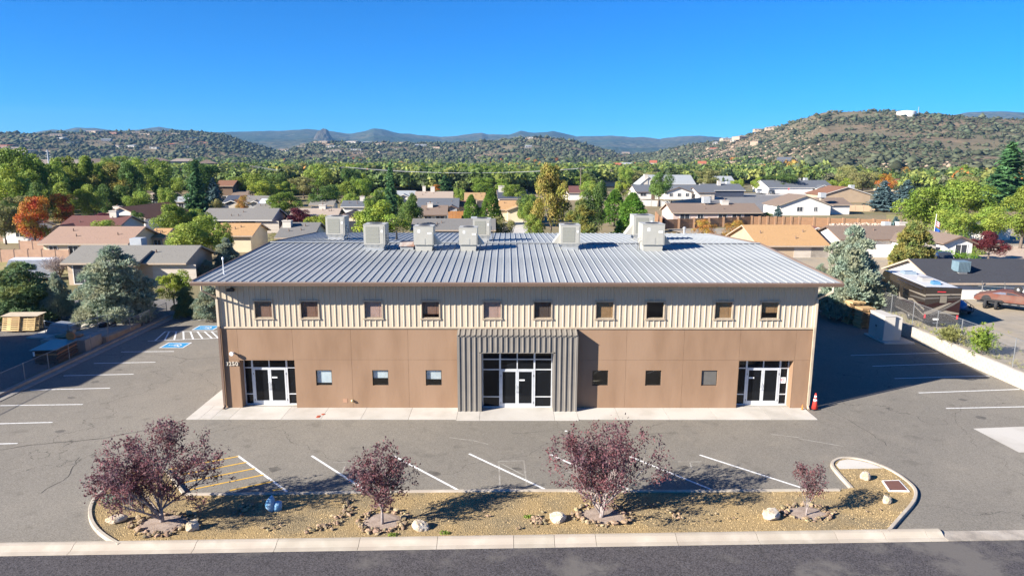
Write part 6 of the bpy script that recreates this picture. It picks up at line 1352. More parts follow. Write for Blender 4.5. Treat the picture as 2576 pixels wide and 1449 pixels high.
# ------------------------------------------------------------------ neighbourhood streets and yards
NSTREET = asphalt('back_street_asphalt', (.20, .195, .185), (.17, .165, .16), (.23, .22, .21), .2, .05, True)
for nm, pts, z, m in (('back_street', [(1790, 497), (1850, 487), (2110, 484), (2110, 493), (1985, 512), (1930, 530), (1925, 545), (1770, 545), (1768, 520)], .004, NSTREET), ('back_street', [(530, 530), (535, 519), (700, 519), (700, 530)], .004, NSTREET), ('driveway', [(1770, 497), (1840, 486), (1850, 486), (1800, 500)], .008, CONC),
                  ('driveway', [(352, 575), (420, 570), (430, 588), (360, 592)], .004, CONC), ('driveway', [(1250, 560), (1330, 556), (1340, 590), (1260, 600)], .004, CONC), ('driveway', [(1925, 492), (2090, 491), (2090, 485), (1930, 486)], .008, CONC)):
    tag(sheet(nm, [G(*q) for q in pts], z, m), kind='structure')
DRYG = mat('dry_grass', (.33, .25, .11), (.25, .21, .09), 1.2, .95, bump=.03, bscale=9, c3=(.20, .20, .07), scale3=.2)
GRASS = mat('lawn', (.16, .19, .05), (.24, .22, .08), .6, .95, bump=.03, bscale=9)
for nm, pts, m in (('dry_verge', [(0, 700), (190, 690), (190, 655), (0, 655)], DRYG), ('dry_verge', [(1780, 507), (1930, 520), (1990, 500), (1985, 493), (1845, 493)], DRYG), ('lawn', [(1690, 520), (1790, 503), (1830, 512), (1700, 530)], GRASS), ('dry_verge', [(2230, 540), (2576, 540), (2700, 600), (2230, 575)], DRYG)):
    tag(sheet(nm, [G(*q) for q in pts], .0, m), kind='structure')
PINKG = mat('pink_gravel', (.46, .36, .28), (.38, .29, .22), 3, .95, bump=.02, bscale=14)
tag(sheet('gravel_garden', [(p.x, p.y) for p in (G(2400, 665, ZY), G(2640, 665, ZY), G(2640, 620, ZY), G(2420, 618, ZY))], ZY+.004, PINKG), kind='structure')
# ------------------------------------------------------------------ walls and fences
def wall_run(name, label, pts, z, h, m, pm, n, post=.34, th=.18, slats=0, zz=None):
    P = [G(x, y, z) for x, y in pts]; t = thing(name, label, 'fence', P[0]); o = P[0]
    for a, b in zip(P, P[1:]):
        for k in range(n):
            u, v = a.lerp(b, k/n)-o, a.lerp(b, (k+1)/n)-o; d = (v-u).normalized()
            if slats:
                for s in range(slats): MB().bar(u+d*post*.5+Vector((0, 0, h*(s+.5)/slats)), v-d*post*.5+Vector((0, 0, h*(s+.5)/slats)), th*.5, h/slats-.02).build('slat', m, t)
            else: MB().bar(u+d*post*.5+Vector((0, 0, h/2-.1)), v-d*post*.5+Vector((0, 0, h/2-.1)), th, h+.2).build('panel', m, t)
            MB().bar(u+Vector((0, 0, -.3)), u+Vector((0, 0, h+.12)), post, post).build('post', pm, t)
    MB().bar(P[-1]-o+Vector((0, 0, -.3)), P[-1]-o+Vector((0, 0, h+.12)), post, post).build('post', pm, t); return t
TERRA = mat('terracotta_block', (.42, .27, .19), (.36, .23, .16), 1.5, .95, bump=.01, bscale=20); TPOST = mat('dark_post', (.17, .115, .09)); BRF = mat('brown_fence', (.28, .155, .085), (.22, .125, .07), 1.2, .9, stretch=(1, 1, 6)); BRP = mat('brown_post', (.33, .20, .12)); GBLK = mat('grey_block', (.34, .33, .31), (.28, .27, .26), 1.4, .95); CEDAR = mat('cedar_fence', (.42, .20, .07), (.34, .15, .05), 2, .9); TANW = mat('tan_wall', (.43, .31, .20), (.37, .27, .18), 1, .95)
wall_run('block_fence', 'terracotta block fence with dark posts beside the dry verge', [(-30, 659), (178, 659)], 0, 1.6, TERRA, TPOST, 6, .16)
wall_run('block_fence', 'shorter terracotta block fence under the red maple', [(52, 634), (118, 634)], 0, 1.6, TERRA, TPOST, 2, .16)
wall_run('block_fence', 'terracotta fence panels below the maroon roofed cottage', [(-30, 607), (70, 606)], 0, 1.5, TERRA, TPOST, 4, .16)
wall_run('cedar_gate', 'short orange cedar fence beside the terracotta fence', [(118, 632), (132, 632)], 0, 1.5, CEDAR, CEDAR, 1, .1, slats=6)
wall_run('plank_fence', 'brown plank fence with posts in front of the long brown roofed house', [(1668, 577), (1890, 568), (2010, 570), (2235, 577)], 0, 1.9, BRF, BRP, 6, .4, slats=7)
wall_run('plank_fence', 'short brown fence return climbing to the brown roofed house', [(1668, 577), (1650, 556)], 0, 1.9, BRF, BRP, 1, .4, slats=7)
wall_run('block_fence', 'sunlit grey block fence before the white slate roofed house', [(1590, 517), (1688, 521)], 0, 1.7, GBLK, GBLK, 4, .25)
wall_run('block_fence', 'shaded grey block fence return before the white slate roofed house', [(1688, 521), (1788, 508)], 0, 1.7, GBLK, GBLK, 4, .25)
wall_run('tan_wall', 'plain tan garden wall behind the blue spruces', [(2130, 531), (2235, 533)], 0, 1.6, TANW, TANW, 5, .2)
wall_run('tan_wall', 'tan garden wall below the lime thickets', [(2380, 588), (2500, 588)], 0, 1.7, TANW, TANW, 4, .2)
wall_run('cedar_fence', 'bright orange cedar fence beside the brown cottage', [(1128, 553), (1165, 553)], 0, 1.9, CEDAR, CEDAR, 4, .12, slats=7)
wall_run('cedar_fence', 'low cedar fence beside the pinkish brown roofed house', [(352, 628), (378, 627)], 0, 1.4, CEDAR, CEDAR, 2, .12, slats=5)
# riprap slope
rng = np.random.default_rng(3); n = 1500; a = G(2085, 604); b = G(2232, 600); c = G(2085, 577); P = np.array(a)[None]+np.outer(rng.random(n), np.array(b-a))+np.outer(rng.random(n), np.array(c-a)); u = (P[:, 1]-a.y)/(c.y-a.y); P[:, 2] = .9*u+.05
blobs('riprap_slope', P, rng.uniform(.15, .42, n), rng, mat('riprap', (.46, .35, .26), (.36, .28, .22), .5, .95, attr=.45), 'slope of loose pale rocks below the brown fence', 'rocks', .8)
tag(MB().poly([tuple(a+Vector((0, -.2, .0))), tuple(b+Vector((0, -.2, .0))), tuple(b+(c-a)+Vector((0, 0, .9))), tuple(c+Vector((0, 0, .9)))]).build('rock_bank', DRYG), kind='structure')
# ------------------------------------------------------------------ vehicles
def vehicle(kind, px, py, z, ang, paint, label, name, cat):
    p = G(px, py, z); t = thing(name, label, cat, p, R_(ang)); CP = plain('paint_'+paint[0], paint[1], .25, .2, .5)
    if kind == 'pickup': L, w, prof, gl = 5.7, 1.95, [(0, .45), (0, 1.05), (1.9, 1.08), (2.05, 1.1), (2.3, 1.85), (3.6, 1.85), (4.2, 1.15), (5.5, 1.0), (5.7, .8), (5.65, .45)], [(2.22, 1.15), (2.42, 1.75), (3.5, 1.75), (4.0, 1.18)]
    elif kind == 'camper': L, w, prof, gl = 5.7, 1.95, [(0, .45), (.05, 1.15), (.25, 1.8), (3.6, 1.85), (4.2, 1.15), (5.5, 1.0), (5.7, .8), (5.65, .45)], [(.3, 1.2), (.42, 1.7), (3.5, 1.75), (4.0, 1.18)]
    elif kind == 'suv': L, w, prof, gl = 4.7, 1.85, [(0, .4), (0, .95), (.25, 1.65), (2.9, 1.7), (3.5, 1.1), (4.55, .95), (4.7, .7), (4.65, .4)], [(.25, 1.05), (.42, 1.58), (2.8, 1.6), (3.3, 1.1)]
    else: L, w, prof, gl = 4.6, 1.8, [(0, .35), (.0, .85), (.9, .95), (1.5, 1.42), (2.9, 1.42), (3.5, .92), (4.5, .8), (4.6, .6), (4.55, .35)], [(1.1, .95), (1.6, 1.34), (2.8, 1.34), (3.3, .95)]
    b = MB().prism([(x, -w/2, zz) for x, zz in prof], (0, w, 0)).build('body', CP, t)
    MB().prism([(x, -w/2-.008, zz) for x, zz in gl], (0, .012, 0)).build('side_window', WGL, t); MB().prism([(x, w/2-.004, zz) for x, zz in gl], (0, .012, 0)).build('side_window', WGL, t)
    ws = [q for q in prof if q[0] > L*.55]; (xa, za), (xb, zb) = ws[0], ws[1]
    if kind != 'sedan': ws = [q for q in prof if q[1] > 1.5]; (xa, za) = ws[-1]; (xb, zb) = prof[prof.index(ws[-1])+1]
    else: (xa, za), (xb, zb) = (2.9, 1.42), (3.5, .92)
    MB().add([(xa+.05, -w*.44, za-.03), (xb-.03, -w*.46, zb+.05), (xb-.03, w*.46, zb+.05), (xa+.05, w*.44, za-.03), (xa+.07, -w*.44, za-.01), (xb+.0, -w*.46, zb+.07), (xb, w*.46, zb+.07), (xa+.07, w*.44, za-.01)], [(0, 3, 2, 1), (4, 5, 6, 7), (0, 1, 5, 4), (1, 2, 6, 5), (2, 3, 7, 6), (3, 0, 4, 7)]).build('windscreen', WGL, t)
    for s in (-1, 1):
        MB().box(L-.12, L+.0, s*w*.36-.17, s*w*.36+.17, .72, .88).build('headlight', WHITE, t); MB().box(-.02, .05, s*w*.42-.1, s*w*.42+.1, .7, .95).build('tail_light', RED, t)
        for x in (L*.19, L*.81): wheel(t, x, s*(w/2-.1), .37 if kind != 'sedan' else .32, .24, 'Y')
    MB().box(L-.06, L+.05, -w*.3, w*.3, .55, .92).build('grille', BLACK, t); MB().box(L-.02, L+.1, -w*.48, w*.48, .4, .56).build('bumper', RIM if kind == 'pickup' else CP, t)
    return t
vehicle('camper', 424, 707, 0, 200, ('white', (.72, .72, .72)), 'white camper topped pickup parked before the red shrub', 'pickup_truck', 'truck')
vehicle('sedan', 372, 563, 0, 15, ('white', (.72, .72, .72)), 'white car parked beside the white gabled house', 'parked_car', 'car')
vehicle('suv', 543, 524, 0, -80, ('red', (.25, .02, .03)), 'dark red car parked by the navy roofed house', 'parked_car', 'car')
vehicle('pickup', 1912, 487, 0, -115, ('silver', (.55, .57, .6)), 'silver work truck with ladder rack beside the dark car', 'pickup_truck', 'truck')
vehicle('suv', 1938, 488, 0, -100, ('darkblue', (.03, .05, .08)), 'dark blue car in front of the pale blue garage', 'parked_car', 'car')
vehicle('pickup', 2312, 662, ZY, -80, ('blue', (.02, .06, .15)), 'blue pickup with chrome front behind the clipped hedges', 'pickup_truck', 'truck')
vehicle('pickup', 2040, 662, 0, 100, ('grey', (.40, .41, .42)), 'grey pickup before the orange tan garage doors', 'pickup_truck', 'truck')
# covered white trailer
p = G(96, 704); t = thing('caravan', 'white covered caravan behind the dark juniper', 'caravan', p, .35)
MB().prism([(-2.4, -1.1, .4), (2.2, -1.1, .4), (2.5, -1.1, 1.2), (1.9, -1.1, 2.3), (-2.2, -1.1, 2.5), (-2.5, -1.1, 1.8)], (0, 2.2, 0)).build('body', plain('caravan_white', (.75, .75, .75), .4), t)
MB().box(-1, .2, -1.115, -1.09, 1.3, 1.9).build('window', WGL, t); wheel(t, 0, -1.0, .35, .22, 'Y'); wheel(t, 0, 1.0, .35, .22, 'Y'); MB().bar((2.2, 0, .45), (3.4, 0, .45), .1, .1).build('tow_bar', BLACK, t)
# ------------------------------------------------------------------ poles, signs, flag
WOODP = mat('pole_wood', (.20, .16, .125))
POLE = []
for px, py, h, lab in ((866.6, 487, 10.5, 'wooden power pole standing in the middle wood'), (640, 486, 10.8, 'wooden power pole beside the lime trees'), (1460, 492, 10.4, 'wooden power pole behind the golden cottonwood')):
    p = G(px, py); t = thing('power_pole', lab, 'power pole', p); POLE.append(p+Vector((0, 0, h)))
    MB().tube([(0, 0, -.3), (0, 0, h)], [.17, .11], 7).build('pole', WOODP, t); MB().box(-1.2, 1.2, -.06, .06, h-.6, h-.48).build('crossarm', WOODP, t)
    for x in (-1.1, 0, 1.1): MB().lathe([(.05, 0), (.06, .06), (.03, .16)], 7, (x, 0, h-.48)).build('insulator', RIM, t)
for a, b, lab in ((POLE[1], POLE[0], 'overhead cable between the middle wood pole and the lime tree pole'), (POLE[0], POLE[2], 'overhead cable between the middle wood pole and the cottonwood pole')):
    m = MB()
    for o in (-1.1, 1.1):
        m.tube([a.lerp(b, k/10)+Vector((o, 0, -.4-2.0*4*(k/10)*(1-k/10))) for k in range(11)], .05, 4)
    tag(m.build('power_cable', mat('cable_grey', (.5, .5, .5))), lab, 'cable')
p = G(123, 412); p = Vector(CAM+ray(123, 412)*(520/math.hypot(*ray(123, 412)[:2])))
t = thing('antenna_mast', 'tall grey mast rising above the far white building', 'mast', (p.x, p.y, ZG)); MB().tube([(0, 0, 0), (0, 0, 18)], [.6, .35], 8).build('pole', mat('mast_grey', (.5, .52, .55)), t)
m = MB()
for k in range(4): m.bar((-2+.2*k, 0, 12+k*1.6), (2-.2*k, 0, 12+k*1.6), .15, .15)
m.build('crossarm', _mats['mast_grey'], t)
p, r = terr_pick(2280, 289); t = thing('water_tank', 'round white water tank on top of the big hill', 'water tank', p-Vector((0, 0, 2)))
MB().lathe([(15, -4), (15, 6.5), (14, 7.3), (.5, 9)], 28).build('tank', plain('tank_white', (.75, .74, .72), .5), t); MB().tube([(20, 0, 0), (20, 0, 15)], .5, 5).build('mast', PIPE, t)
p = G(1983, 491); t = thing('stop_sign', 'red stop sign before the pale blue garage', 'road sign', p)
MB().tube([(0, 0, -.1), (0, 0, 2.6)], .05, 6).build('post', PIPE, t)
MB().lathe([(.42, -.02), (.42, .0)], 8, (0, 0, 0), 'Y').build('plate', plain('stop_red', (.55, .02, .03), .4), t, loc=(0, -.06, 2.35))
me = text_mesh('STOP', .30, .004); me.materials.append(WHITE); link('lettering', me, t, (-.35, -.095, 2.25), (math.pi/2, 0, 0))
p = G(657, 584); t = thing('basketball_hoop', 'white basketball hoop before the carport of the grey roofed house', 'basketball hoop', p)
MB().tube([(0, 0, 0), (0, 0, 2.6)], .07, 6).build('post', PIPE, t); MB().box(-.6, .6, -.06, -.02, 2.3, 3.2).build('backboard', WHITE, t); MB().lathe([(.23, -.02), (.25, 0), (.23, .02)], 12, (0, -.35, 2.5)).build('rim', RED, t)
p = G(2342, 640, ZY); t = thing('flagpole', 'white flagpole flying two flags before the white house with arched window', 'flagpole', p)
MB().tube([(0, 0, 0), (.12, 0, 5.4)], [.05, .03], 7).lathe([(.01, -.06), (.07, 0), (.01, .06)], 8, (.12, 0, 5.45)).build('pole', WHITE, t)
def flag(z0, h, L, m, name):
    mb = MB(); n = 8; vs = []
    for k in range(n+1):
        u = k/n; y = .10*math.sin(u*7)*u
        vs += [(.1+u*L*.75, y, z0-.5*u*L), (.1+u*L*.75, y, z0+h-.5*u*L)]
    return mb.add(vs, [(2*i, 2*i+2, 2*i+3, 2*i+1) for i in range(n)]).build(name, m, t)
f = flag(3.95, .75, 1.0, plain('flag_white', (.7, .68, .66), .8), 'flag')
for k in range(3): 
    mb = MB(); vs = []
    for i in range(9):
        u = i/8; y = .10*math.sin(u*7)*u-.012; z = 3.95-.5*u*1.0+k*.26; vs += [(.1+u*.75, y, z), (.1+u*.75, y, z+.13)]
    mb.add(vs, [(2*i, 2*i+2, 2*i+3, 2*i+1) for i in range(8)]).build('stripe', plain('flag_red', (.5, .03, .05), .8), f)
flag(3.0, .8, 1.15, plain('flag_blue', (.02, .10, .42), .8), 'flag')
# blue rooftop unit on the black roofed house, fence posts with barbed arms
o = bpy.data.objects.new('rooftop_cooler', None); COL.objects.link(o); q = W(2421, 718, 40.5)
for Y in np.arange(30, 52, .1):
    w_ = W(2421, 717, Y)
    q = w_
    if w_.z < ZY+2.45+.36*(Y-W(2357, 709, 40).y+1.2): break
hb = [h for h in bpy.data.objects if h.name.startswith('house') and 'black roofed' in h.get('label', '')][0]
bpy.context.view_layer.update(); inv = hb.matrix_world.inverted(); best = None
rb_ = [c for c in hb.children if c.name.startswith('roof') and not c.name.startswith('roof_')][0]
from mathutils.bvhtree import BVHTree
dg = bpy.context.evaluated_depsgraph_get(); bv = BVHTree.FromObject(rb_, dg); iw = rb_.matrix_world.inverted()
hit = bv.ray_cast(iw @ Vector(CAM), (iw.to_3x3() @ Vector(ray(2424, 690))).normalized()); q = rb_.matrix_world @ hit[0] if hit[0] else q
o.location = q+Vector((0, .5, 0)); o.scale = (.66, .66, .66); tag(o, 'blue steel evaporative cooler on the black shingle roof', 'cooler')
MB().box(-.62, .62, -.6, .6, -.4, .35).build('stand', TIN, o); BLU = mat('cooler_blue', (.15, .22, .26), (.12, .18, .21), 2, .5); MB().box(-.85, .85, -.8, .8, .35, 1.75).build('cabinet', BLU, o)
m = MB()
for k in range(9): m.box(-.8+k*.2, -.74+k*.2, -.83, -.801, .45, 1.65)
m.build('louvre', plain('louvre_dark', (.07, .10, .12), .6), o); MB().box(-.88, .88, -.83, .83, 1.75, 1.8).build('lid', BLU, o)
t = thing('yard_fence', 'row of grey fence posts with outward barbed arms before the black roofed house', 'fence', G(2412, 752, ZY))
o0 = G(2412, 752, ZY); e = G(2640, 768, ZY); 
for k in range(5):
    u = o0.lerp(e, k/4)-o0; MB().tube([u+Vector((0, 0, -.1)), u+Vector((0, 0, 1.4))], .05, 6).tube([u+Vector((0, 0, 1.4)), u+Vector((-.25, -.2, 1.85))], .03, 5).build('post', PIPE, t)
MB().tube([Vector((0, 0, 1.36)), e-o0+Vector((0, 0, 1.36))], .03, 5).build('top_rail', PIPE, t)
# ------------------------------------------------------------------ trees one can tell apart
KIND_L = {'gr': 'leafy green tree', 'yg': 'bright lime green tree', 'dk': 'dark green rounded tree', 'ol': 'grey olive tree', 'or': 'red and orange autumn tree', 'pu': 'dark purple leaved tree', 'ye': 'yellow green tree', 'go': 'golden autumn shrub', 'co': 'golden green cottonwood', 'sp': 'dark layered spruce', 'bs': 'blue spruce', 'ju': 'blue grey feathery juniper', 'jd': 'dark spreading juniper', 'jg': 'yellowish green juniper', 'pi': 'fresh green pine', 'br': 'bare grey tree'}
T = [ # x, base y, top y, width, kind, what sets it apart
 (60, 806, 672, 195, 'jd', 'dark spreading juniper behind the upright pallets'), (150, 806, 690, 80, 'ju', 'slim blue grey juniper between the dark juniper and the tallest juniper'), (300, 808, 622, 235, 'ju', 'tallest blue grey juniper behind the loading dock'), (528, 805, 712, 110, 'ju', 'blue grey juniper tucked behind the building corner'), (440, 778, 684, 84, 'ye', 'bright yellow green tree behind the fence end'), (470, 796, 720, 70, 'jd', 'dark shaded juniper under the bright yellow green tree'),
 (572, 690, 596, 95, 'ju', 'feathery juniper rising beside the roof corner'), (520, 702, 652, 70, 'ju', 'low feathery juniper behind the antenna pipe'), (152, 712, 652, 76, 'br', 'bare purplish grey tree beside the white caravan'),
 (92, 622, 513, 86, 'or', 'tall red and orange maple behind the terracotta fence'), (165, 572, 498, 76, 'or', 'orange and yellow tree behind the maroon roofed house'), (277, 628, 556, 80, 'gr', 'round green tree overlapping the pinkish brown roof'), (255, 586, 545, 84, 'pu', 'low purple tree between maroon roof and pinkish brown roof'), (352, 588, 535, 42, 'dk', 'small dark tree beside the white gabled house'), (205, 583, 548, 46, 'dk', 'dark bush before the maroon roofed house gable'), (440, 620, 518, 96, 'gr', 'tall bright green tree beside the white gabled house'), (430, 560, 476, 50, 'yg', 'lime topped tree behind the tall bright green tree'), (500, 655, 550, 165, 'yg', 'broad lime green tree before the orange tan roof'), (565, 660, 570, 70, 'yg', 'narrow lime green tree against the orange tan roof'), (640, 620, 566, 40, 'dk', 'dark cypress beside the orange tan roof'),
 (500, 548, 424, 70, 'sp', 'big layered spruce beside the navy roofed house'), (520, 520, 412, 120, 'dk', 'huge dark tree behind the big layered spruce'), (540, 522, 453, 46, 'bs', 'weeping blue cedar beside the big layered spruce'), (545, 538, 500, 36, 'ol', 'small olive tree under the weeping blue cedar'),
 (395, 512, 404, 110, 'yg', 'huge lime green tree, tallest of the thick wood'), (300, 528, 420, 130, 'co', 'broad golden cottonwood of the thick wood'), (235, 530, 420, 80, 'gr', 'green tree beside the broad golden cottonwood'), (345, 530, 425, 70, 'dk', 'dark tree between golden cottonwood and huge lime tree'), (180, 532, 416, 90, 'yg', 'lime topped tree below the far white building'), (110, 548, 412, 110, 'gr', 'large grey green tree beside the poplar like tree'), (45, 548, 400, 120, 'gr', 'tallest green poplar like tree of the thick wood'), (35, 562, 443, 120, 'ye', 'broad yellow tree in front of the poplar like tree'), (118, 575, 470, 60, 'dk', 'dark tree beside the broad yellow tree'), (165, 562, 480, 100, 'gr', 'bright green tree behind the orange and yellow tree'), (75, 592, 505, 110, 'ol', 'olive grey tree behind the red maple'), (15, 615, 520, 70, 'ol', 'thin olive grey tree behind the terracotta fence panels'), (40, 600, 520, 60, 'dk', 'dark bushy tree beside the red maple'), (240, 560, 480, 60, 'yg', 'small lime tree behind the brown roofed gable house'), (275, 548, 478, 60, 'dk', 'dark tree behind the brown roofed gable house'), (325, 545, 470, 70, 'dk', 'dark thicket tree behind the tan roofed white house'), (440, 500, 448, 70, 'gr', 'green tree beside the huge lime green tree'), (350, 548, 485, 70, 'yg', 'lime tree beside the tan roofed white house'), (405, 525, 470, 40, 'dk', 'dark tree behind the tan roofed white house'),
 (752, 578, 527, 82, 'pu', 'dense domed purple tree behind the grey roof'), (795, 612, 538, 88, 'ye', 'yellow green tree rising beside the first roof unit'), (960, 622, 506, 165, 'ye', 'largest yellow tree right behind the roof units'), (1040, 598, 502, 84, 'dk', 'dark bushy tree beside the largest yellow tree'), (985, 545, 411, 52, 'sp', 'tall narrow spruce towering over the wood'), (716, 552, 484, 96, 'gr', 'rounded bright green tree behind the purple dome'), (815, 538, 462, 86, 'dk', 'dark tree with reddish crown behind the grey tan roof'), (870, 526, 462, 84, 'gr', 'green tree behind the tan garage gable'), (905, 520, 444, 84, 'gr', 'green tree beside the tall narrow spruce'), (890, 540, 488, 56, 'yg', 'small lime tree before the green tree by the spruce'), (640, 508, 438, 100, 'gr', 'green tree with red top behind the navy roofed house'), (697, 498, 436, 80, 'dk', 'dark green tree beside the red topped tree'), (668, 520, 456, 100, 'ye', 'yellow tree above the white metal roof'), (612, 540, 494, 50, 'go', 'golden pyramid tree before the navy roofed house'), (765, 500, 445, 90, 'ol', 'grey olive tree beside the power pole'), (845, 475, 450, 60, 'yg', 'lime tree before the power pole'), (725, 505, 462, 60, 'gr', 'green tree behind the white metal roof'), (650, 455, 432, 40, 'or', 'small red autumn tree in the middle wood'),
 (1120, 492, 444, 58, 'sp', 'broad dark spruce behind the white chimneys'), (1100, 492, 464, 38, 'or', 'red autumn tree beside the broad dark spruce'), (1230, 500, 443, 116, 'gr', 'wide green tree behind the tan roofs'), (1290, 520, 462, 70, 'gr', 'green tree beside the navy hipped roof'), (1186, 566, 492, 48, 'pi', 'slender pine before the tan roofed houses'), (1236, 566, 478, 60, 'pi', 'taller pine beside the slender pine'), (1265, 610, 540, 66, 'ol', 'olive bush right behind the metal roof'), (1160, 520, 470, 40, 'yg', 'lime tree behind the slate roofed house'), (1065, 508, 485, 30, 'ye', 'little yellow tree beside the pale grey roof'), (1100, 590, 556, 60, 'go', 'golden bush at the edge of the speckled grey roof'),
 (1385, 610, 412, 118, 'co', 'tallest golden cottonwood behind the lone roof unit'), (1465, 625, 488, 130, 'jg', 'yellowish juniper beside the tallest cottonwood'), (1500, 590, 460, 80, 'dk', 'dark pine like tree behind the yellowish juniper'), (1545, 570, 480, 70, 'pi', 'green pine beside the full round pine'), (1588, 618, 490, 100, 'pi', 'full round pine beside the pair of roof units'), (1480, 510, 455, 70, 'yg', 'lime tree behind the red brown roof'), (1345, 620, 540, 70, 'yg', 'lime bush at the foot of the tallest cottonwood'), (1655, 520, 430, 78, 'dk', 'dark oak before the white slate roofed house'), (1567, 505, 455, 46, 'ye', 'round yellow green tree beside the white slate roofed house'), (1780, 482, 425, 84, 'ol', 'grey olive tree behind the white garage'), (1610, 470, 425, 90, 'ol', 'grey olive tree beside the tall tapered chimney'), (1470, 480, 440, 70, 'gr', 'green tree behind the cottonwood'),
 (1960, 485, 440, 100, 'dk', 'dark reddish tree behind the work truck'), (1905, 484, 448, 44, 'ye', 'yellow green tree at the end of the clipped hedge'), (1850, 484, 452, 40, 'ye', 'narrow yellow tree behind the clipped hedge'), (1770, 618, 552, 90, 'go', 'golden shrub behind the capped vent'), (1848, 620, 555, 84, 'go', 'golden shrub overlapping the orange tan roof'), (1745, 560, 533, 30, 'dk', 'round dark shrub beside the pinkish wall'), (1780, 558, 528, 28, 'dk', 'upright dark shrub beside the patio door'), (1955, 558, 520, 34, 'bs', 'round blue green shrub beside the white gabled house'), (1925, 560, 535, 34, 'dk', 'dark clipped shrub at the plank fence'),
 (2525, 528, 393, 125, 'sp', 'giant spruce beside the dark green roofed house'), (2325, 600, 475, 150, 'gr', 'huge green tree in front of the big hill'), (2415, 570, 468, 150, 'gr', 'spreading green cedar beside the huge green tree'), (2420, 500, 450, 84, 'ol', 'olive tree beside the giant spruce'), (2218, 532, 465, 76, 'bs', 'dark blue spruce before the cream gabled house'), (2278, 515, 462, 66, 'bs', 'pale blue spruce against the pinkish brown roof'), (2168, 485, 428, 76, 'ol', 'grey cedar beside the orange tree'), (2225, 490, 443, 56, 'or', 'orange tree beside the grey cedar'), (2400, 615, 535, 100, 'yg', 'lime thicket below the spreading cedar'), (2480, 612, 535, 110, 'yg', 'lime thicket before the green roofed house'), (2565, 625, 505, 110, 'gr', 'green tree overhanging the plain white shed'), (2486, 655, 596, 78, 'pu', 'round purple tree on the pink gravel'), (2135, 478, 452, 70, 'ye', 'yellow tree behind the grey roofed house'), (2248, 608, 553, 50, 'bs', 'small blue spruce beside the rock slope'), (2080, 480, 455, 50, 'ye', 'yellow bush behind the pale blue garage house'),
 (2130, 798, 566, 215, 'ju', 'giant blue grey juniper beside the metal roof corner'), (2285, 690, 560, 130, 'jg', 'greenish cedar behind the giant juniper'), (2062, 730, 660, 60, 'ju', 'low juniper sprouting past the roof edge')]
TR = []
for x, yb, yt, w, k, lab in T:
    zg = ZY if (x > 2200 and yb > 590) else 0.0
    p = G(x, yb, zg); d = dist(p); q = F_PX/(d*math.cos(PITCH))
    tree(k, p, (yb-yt)/q*1.02, w/q, lab, name={'ju': 'juniper', 'jd': 'juniper', 'jg': 'juniper', 'sp': 'spruce', 'bs': 'spruce', 'pi': 'pine_tree'}.get(k, 'tree'))
    TR.append((x-w/2, x+w/2, yt, yb))
for k, x in enumerate((1796, 1808, 1818, 1828)):
    p = G(x, 475); tree('dk', p, (475-446-(k % 2)*6)/F_PX*dist(p), 7/F_PX*dist(p), 'slim dark cypress in the short row beside the pale grey roof', group='cypress row', name='cypress')
# fillers between the houses and at the edge of the valley wood
FILL = [(-20, 350, 470, 555, 44, ('gr', 'gr', 'yg', 'dk', 'ol', 'ye')), (560, 1330, 462, 505, 64, ('gr', 'yg', 'dk', 'ol', 'gr', 'ye')), (1330, 1800, 445, 480, 20, ('gr', 'ol', 'yg', 'dk')), (350, 1340, 498, 572, 40, ('gr', 'dk', 'gr', 'yg', 'ol')), (2000, 2600, 452, 480, 16, ('ol', 'yg', 'gr')), (2200, 2600, 480, 560, 8, ('gr', 'ol', 'yg')), (-20, 560, 560, 640, 8, ('dk', 'gr', 'ol'))]
rf = random.Random(12); zone = {0: 'in the thick wood', 1: 'at the near edge of the valley wood', 2: 'in the wood around the cottonwood', 3: 'between the houses behind the metal roof', 4: 'below the big hill', 5: 'in the back yards near the giant spruce', 6: 'in the back yards near the terracotta fence'}
for z_, (xa, xb, ya, yb_, n, ks) in enumerate(FILL):
    c = 0; tries = 0
    while c < n and tries < n*30:
        tries += 1; x = rf.uniform(xa, xb); yb = rf.uniform(ya, yb_); p = G(x, yb); d = dist(p); k = rf.choice(ks); h = rf.uniform(6.5, 12)*(1.25 if z_ == 0 else 1)*(.6 if z_ in (3, 5, 6) else 1); w = h*rf.uniform(.75, 1.1); q = F_PX/d
        x0, x1, yt = x-w*q/2, x+w*q/2, yb-h*q
        bad = any(x1 > a+2 and x0 < b-2 and ((f < yb < e and x1 > a and x0 < b) or (yt < e-3 and yb > f-4 and (min(x1, b)-max(x0, a)) > .45*(b-a))) for a, b, f, e, D in HRECT)
        bad = bad or any(abs((a+b)/2-x) < (b-a)*.35 and yb > e-3 and yt < e-5 and yt < f+(e-f)*.6 for a, b, f, e in TR)
        if bad or (1760 < x < 2120 and 485 < yb < 545): continue
        tree(k, p, h, w, f'{KIND_L[k]} {zone[z_]}', group=f'{KIND_L[k]}s {zone[z_]}'); c += 1
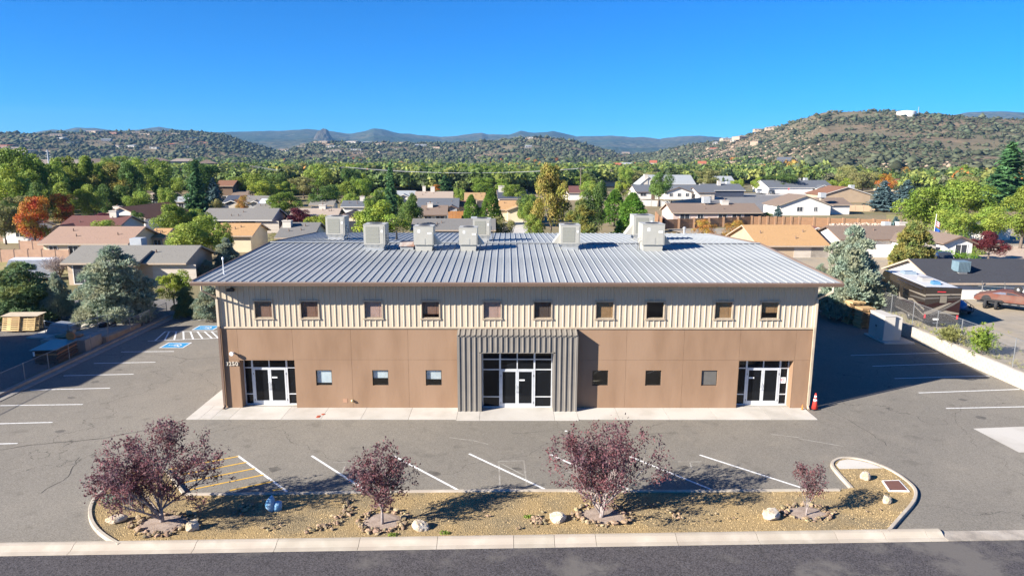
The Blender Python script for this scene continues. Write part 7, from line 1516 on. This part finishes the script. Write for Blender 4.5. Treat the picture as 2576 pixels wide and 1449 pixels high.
# clipped hedges and garden shrubs
HEDGE = leafmat('leaf_hedge', (.12, .23, .018), (.15, .27, .02), .8, None, .25, .25); YHED = leafmat('leaf_yellow_hedge', (.42, .33, .012), (.36, .32, .02), .8, None, .25, .2); RHED = leafmat('leaf_red_shrub', (.15, .055, .025), (.10, .07, .025), .6, None, .25, .4)
def gm(px, py, z, rx, ry, h, m, lab, n=2600, leaf=.12, sd=0, lob=5, rz=0): mound('clipped_shrub', lab, G(px, py, z), rx, ry, h, m, n, leaf, 'shrub', 'garden shrubs', 50+sd, lob, rz)
gm(218, 706, 0, 1.5, .7, 1.1, YHED, 'bright yellow clipped hedge before the grey green roofed house', sd=1); gm(450, 712, 0, 1.7, 1.2, 2.0, RHED, 'domed red brown shrub beside the white camper truck', sd=2, lob=3); gm(252, 708, 0, .7, .6, 1.0, LEAF['dk'], 'dark green bush beside the yellow hedge', 1200, sd=3, lob=3)
gm(2372, 670, ZY, 2.5, 1.5, 2.0, HEDGE, 'larger bright green clipped hedge mound before the arched window house', sd=4); gm(2424, 672, ZY, 2.1, 1.4, 1.75, HEDGE, 'smaller bright green clipped hedge mound beside the larger one', sd=5); gm(2350, 664, ZY, .9, .8, 1.6, HEDGE, 'round clipped bush between flagpole and hedge mounds', 1200, sd=6, lob=3)
gm(1770, 490, 0, 4.2, 1.2, 1.0, HEDGE, 'long clipped hedge run nearer the white garage', sd=7, leaf=.25); gm(1835, 490, 0, 4.5, 1.2, 1.0, HEDGE, 'long clipped hedge run nearer the silver work truck', sd=8, leaf=.25)
gm(2450, 640, ZY, 1.6, 1.0, 1.3, LEAF['gr'], 'green shrub beside the arched window house', 1500, sd=9); gm(2375, 775, ZY, .8, .6, 1.0, LEAF['gr'], 'low green bush beside the motorhome rear', 900, sd=10, lob=3); gm(2425, 748, ZY, .9, .6, 1.0, LEAF['gr'], 'green bush before the barbed fence post', 900, sd=11, lob=3); gm(2520, 757, ZY, .9, .6, 1.0, LEAF['pi'], 'spiky green bush behind the car trailer', 900, sd=12, lob=3)
gm(175, 645, 0, .9, .5, .6, LEAF['gr'], 'small green bush at the terracotta fence', 700, sd=13, lob=3); gm(320, 620, 0, 1.0, .7, 1.1, LEAF['ol'], 'olive bush below the pinkish brown roof gable', 900, sd=14, lob=3); gm(700, 610, 0, 2.0, 1.2, 1.6, LEAF['ol'], 'sprawling olive shrub beside the white chimney', 1500, sd=15)
# ------------------------------------------------------------------ air between here and the mountains
hz = MB().box(-9500, 9500, -80, 9800, -1.2, 640).build('haze'); tag(hz, 'thin blue haze over the valley', 'haze', kind='stuff')
hm = bpy.data.materials.new('haze_air'); hm.use_nodes = True; t = hm.node_tree; t.nodes.remove(t.nodes['Principled BSDF'])
pv_ = t.nodes.new('ShaderNodeVolumePrincipled'); pv_.inputs['Color'].default_value = (.26, .56, 1.0, 1); pv_.inputs['Density'].default_value = 5.5e-5; pv_.inputs['Anisotropy'].default_value = 0.0
t.links.new(pv_.outputs[0], t.nodes['Material Output'].inputs['Volume']); hz.data.materials.append(hm)
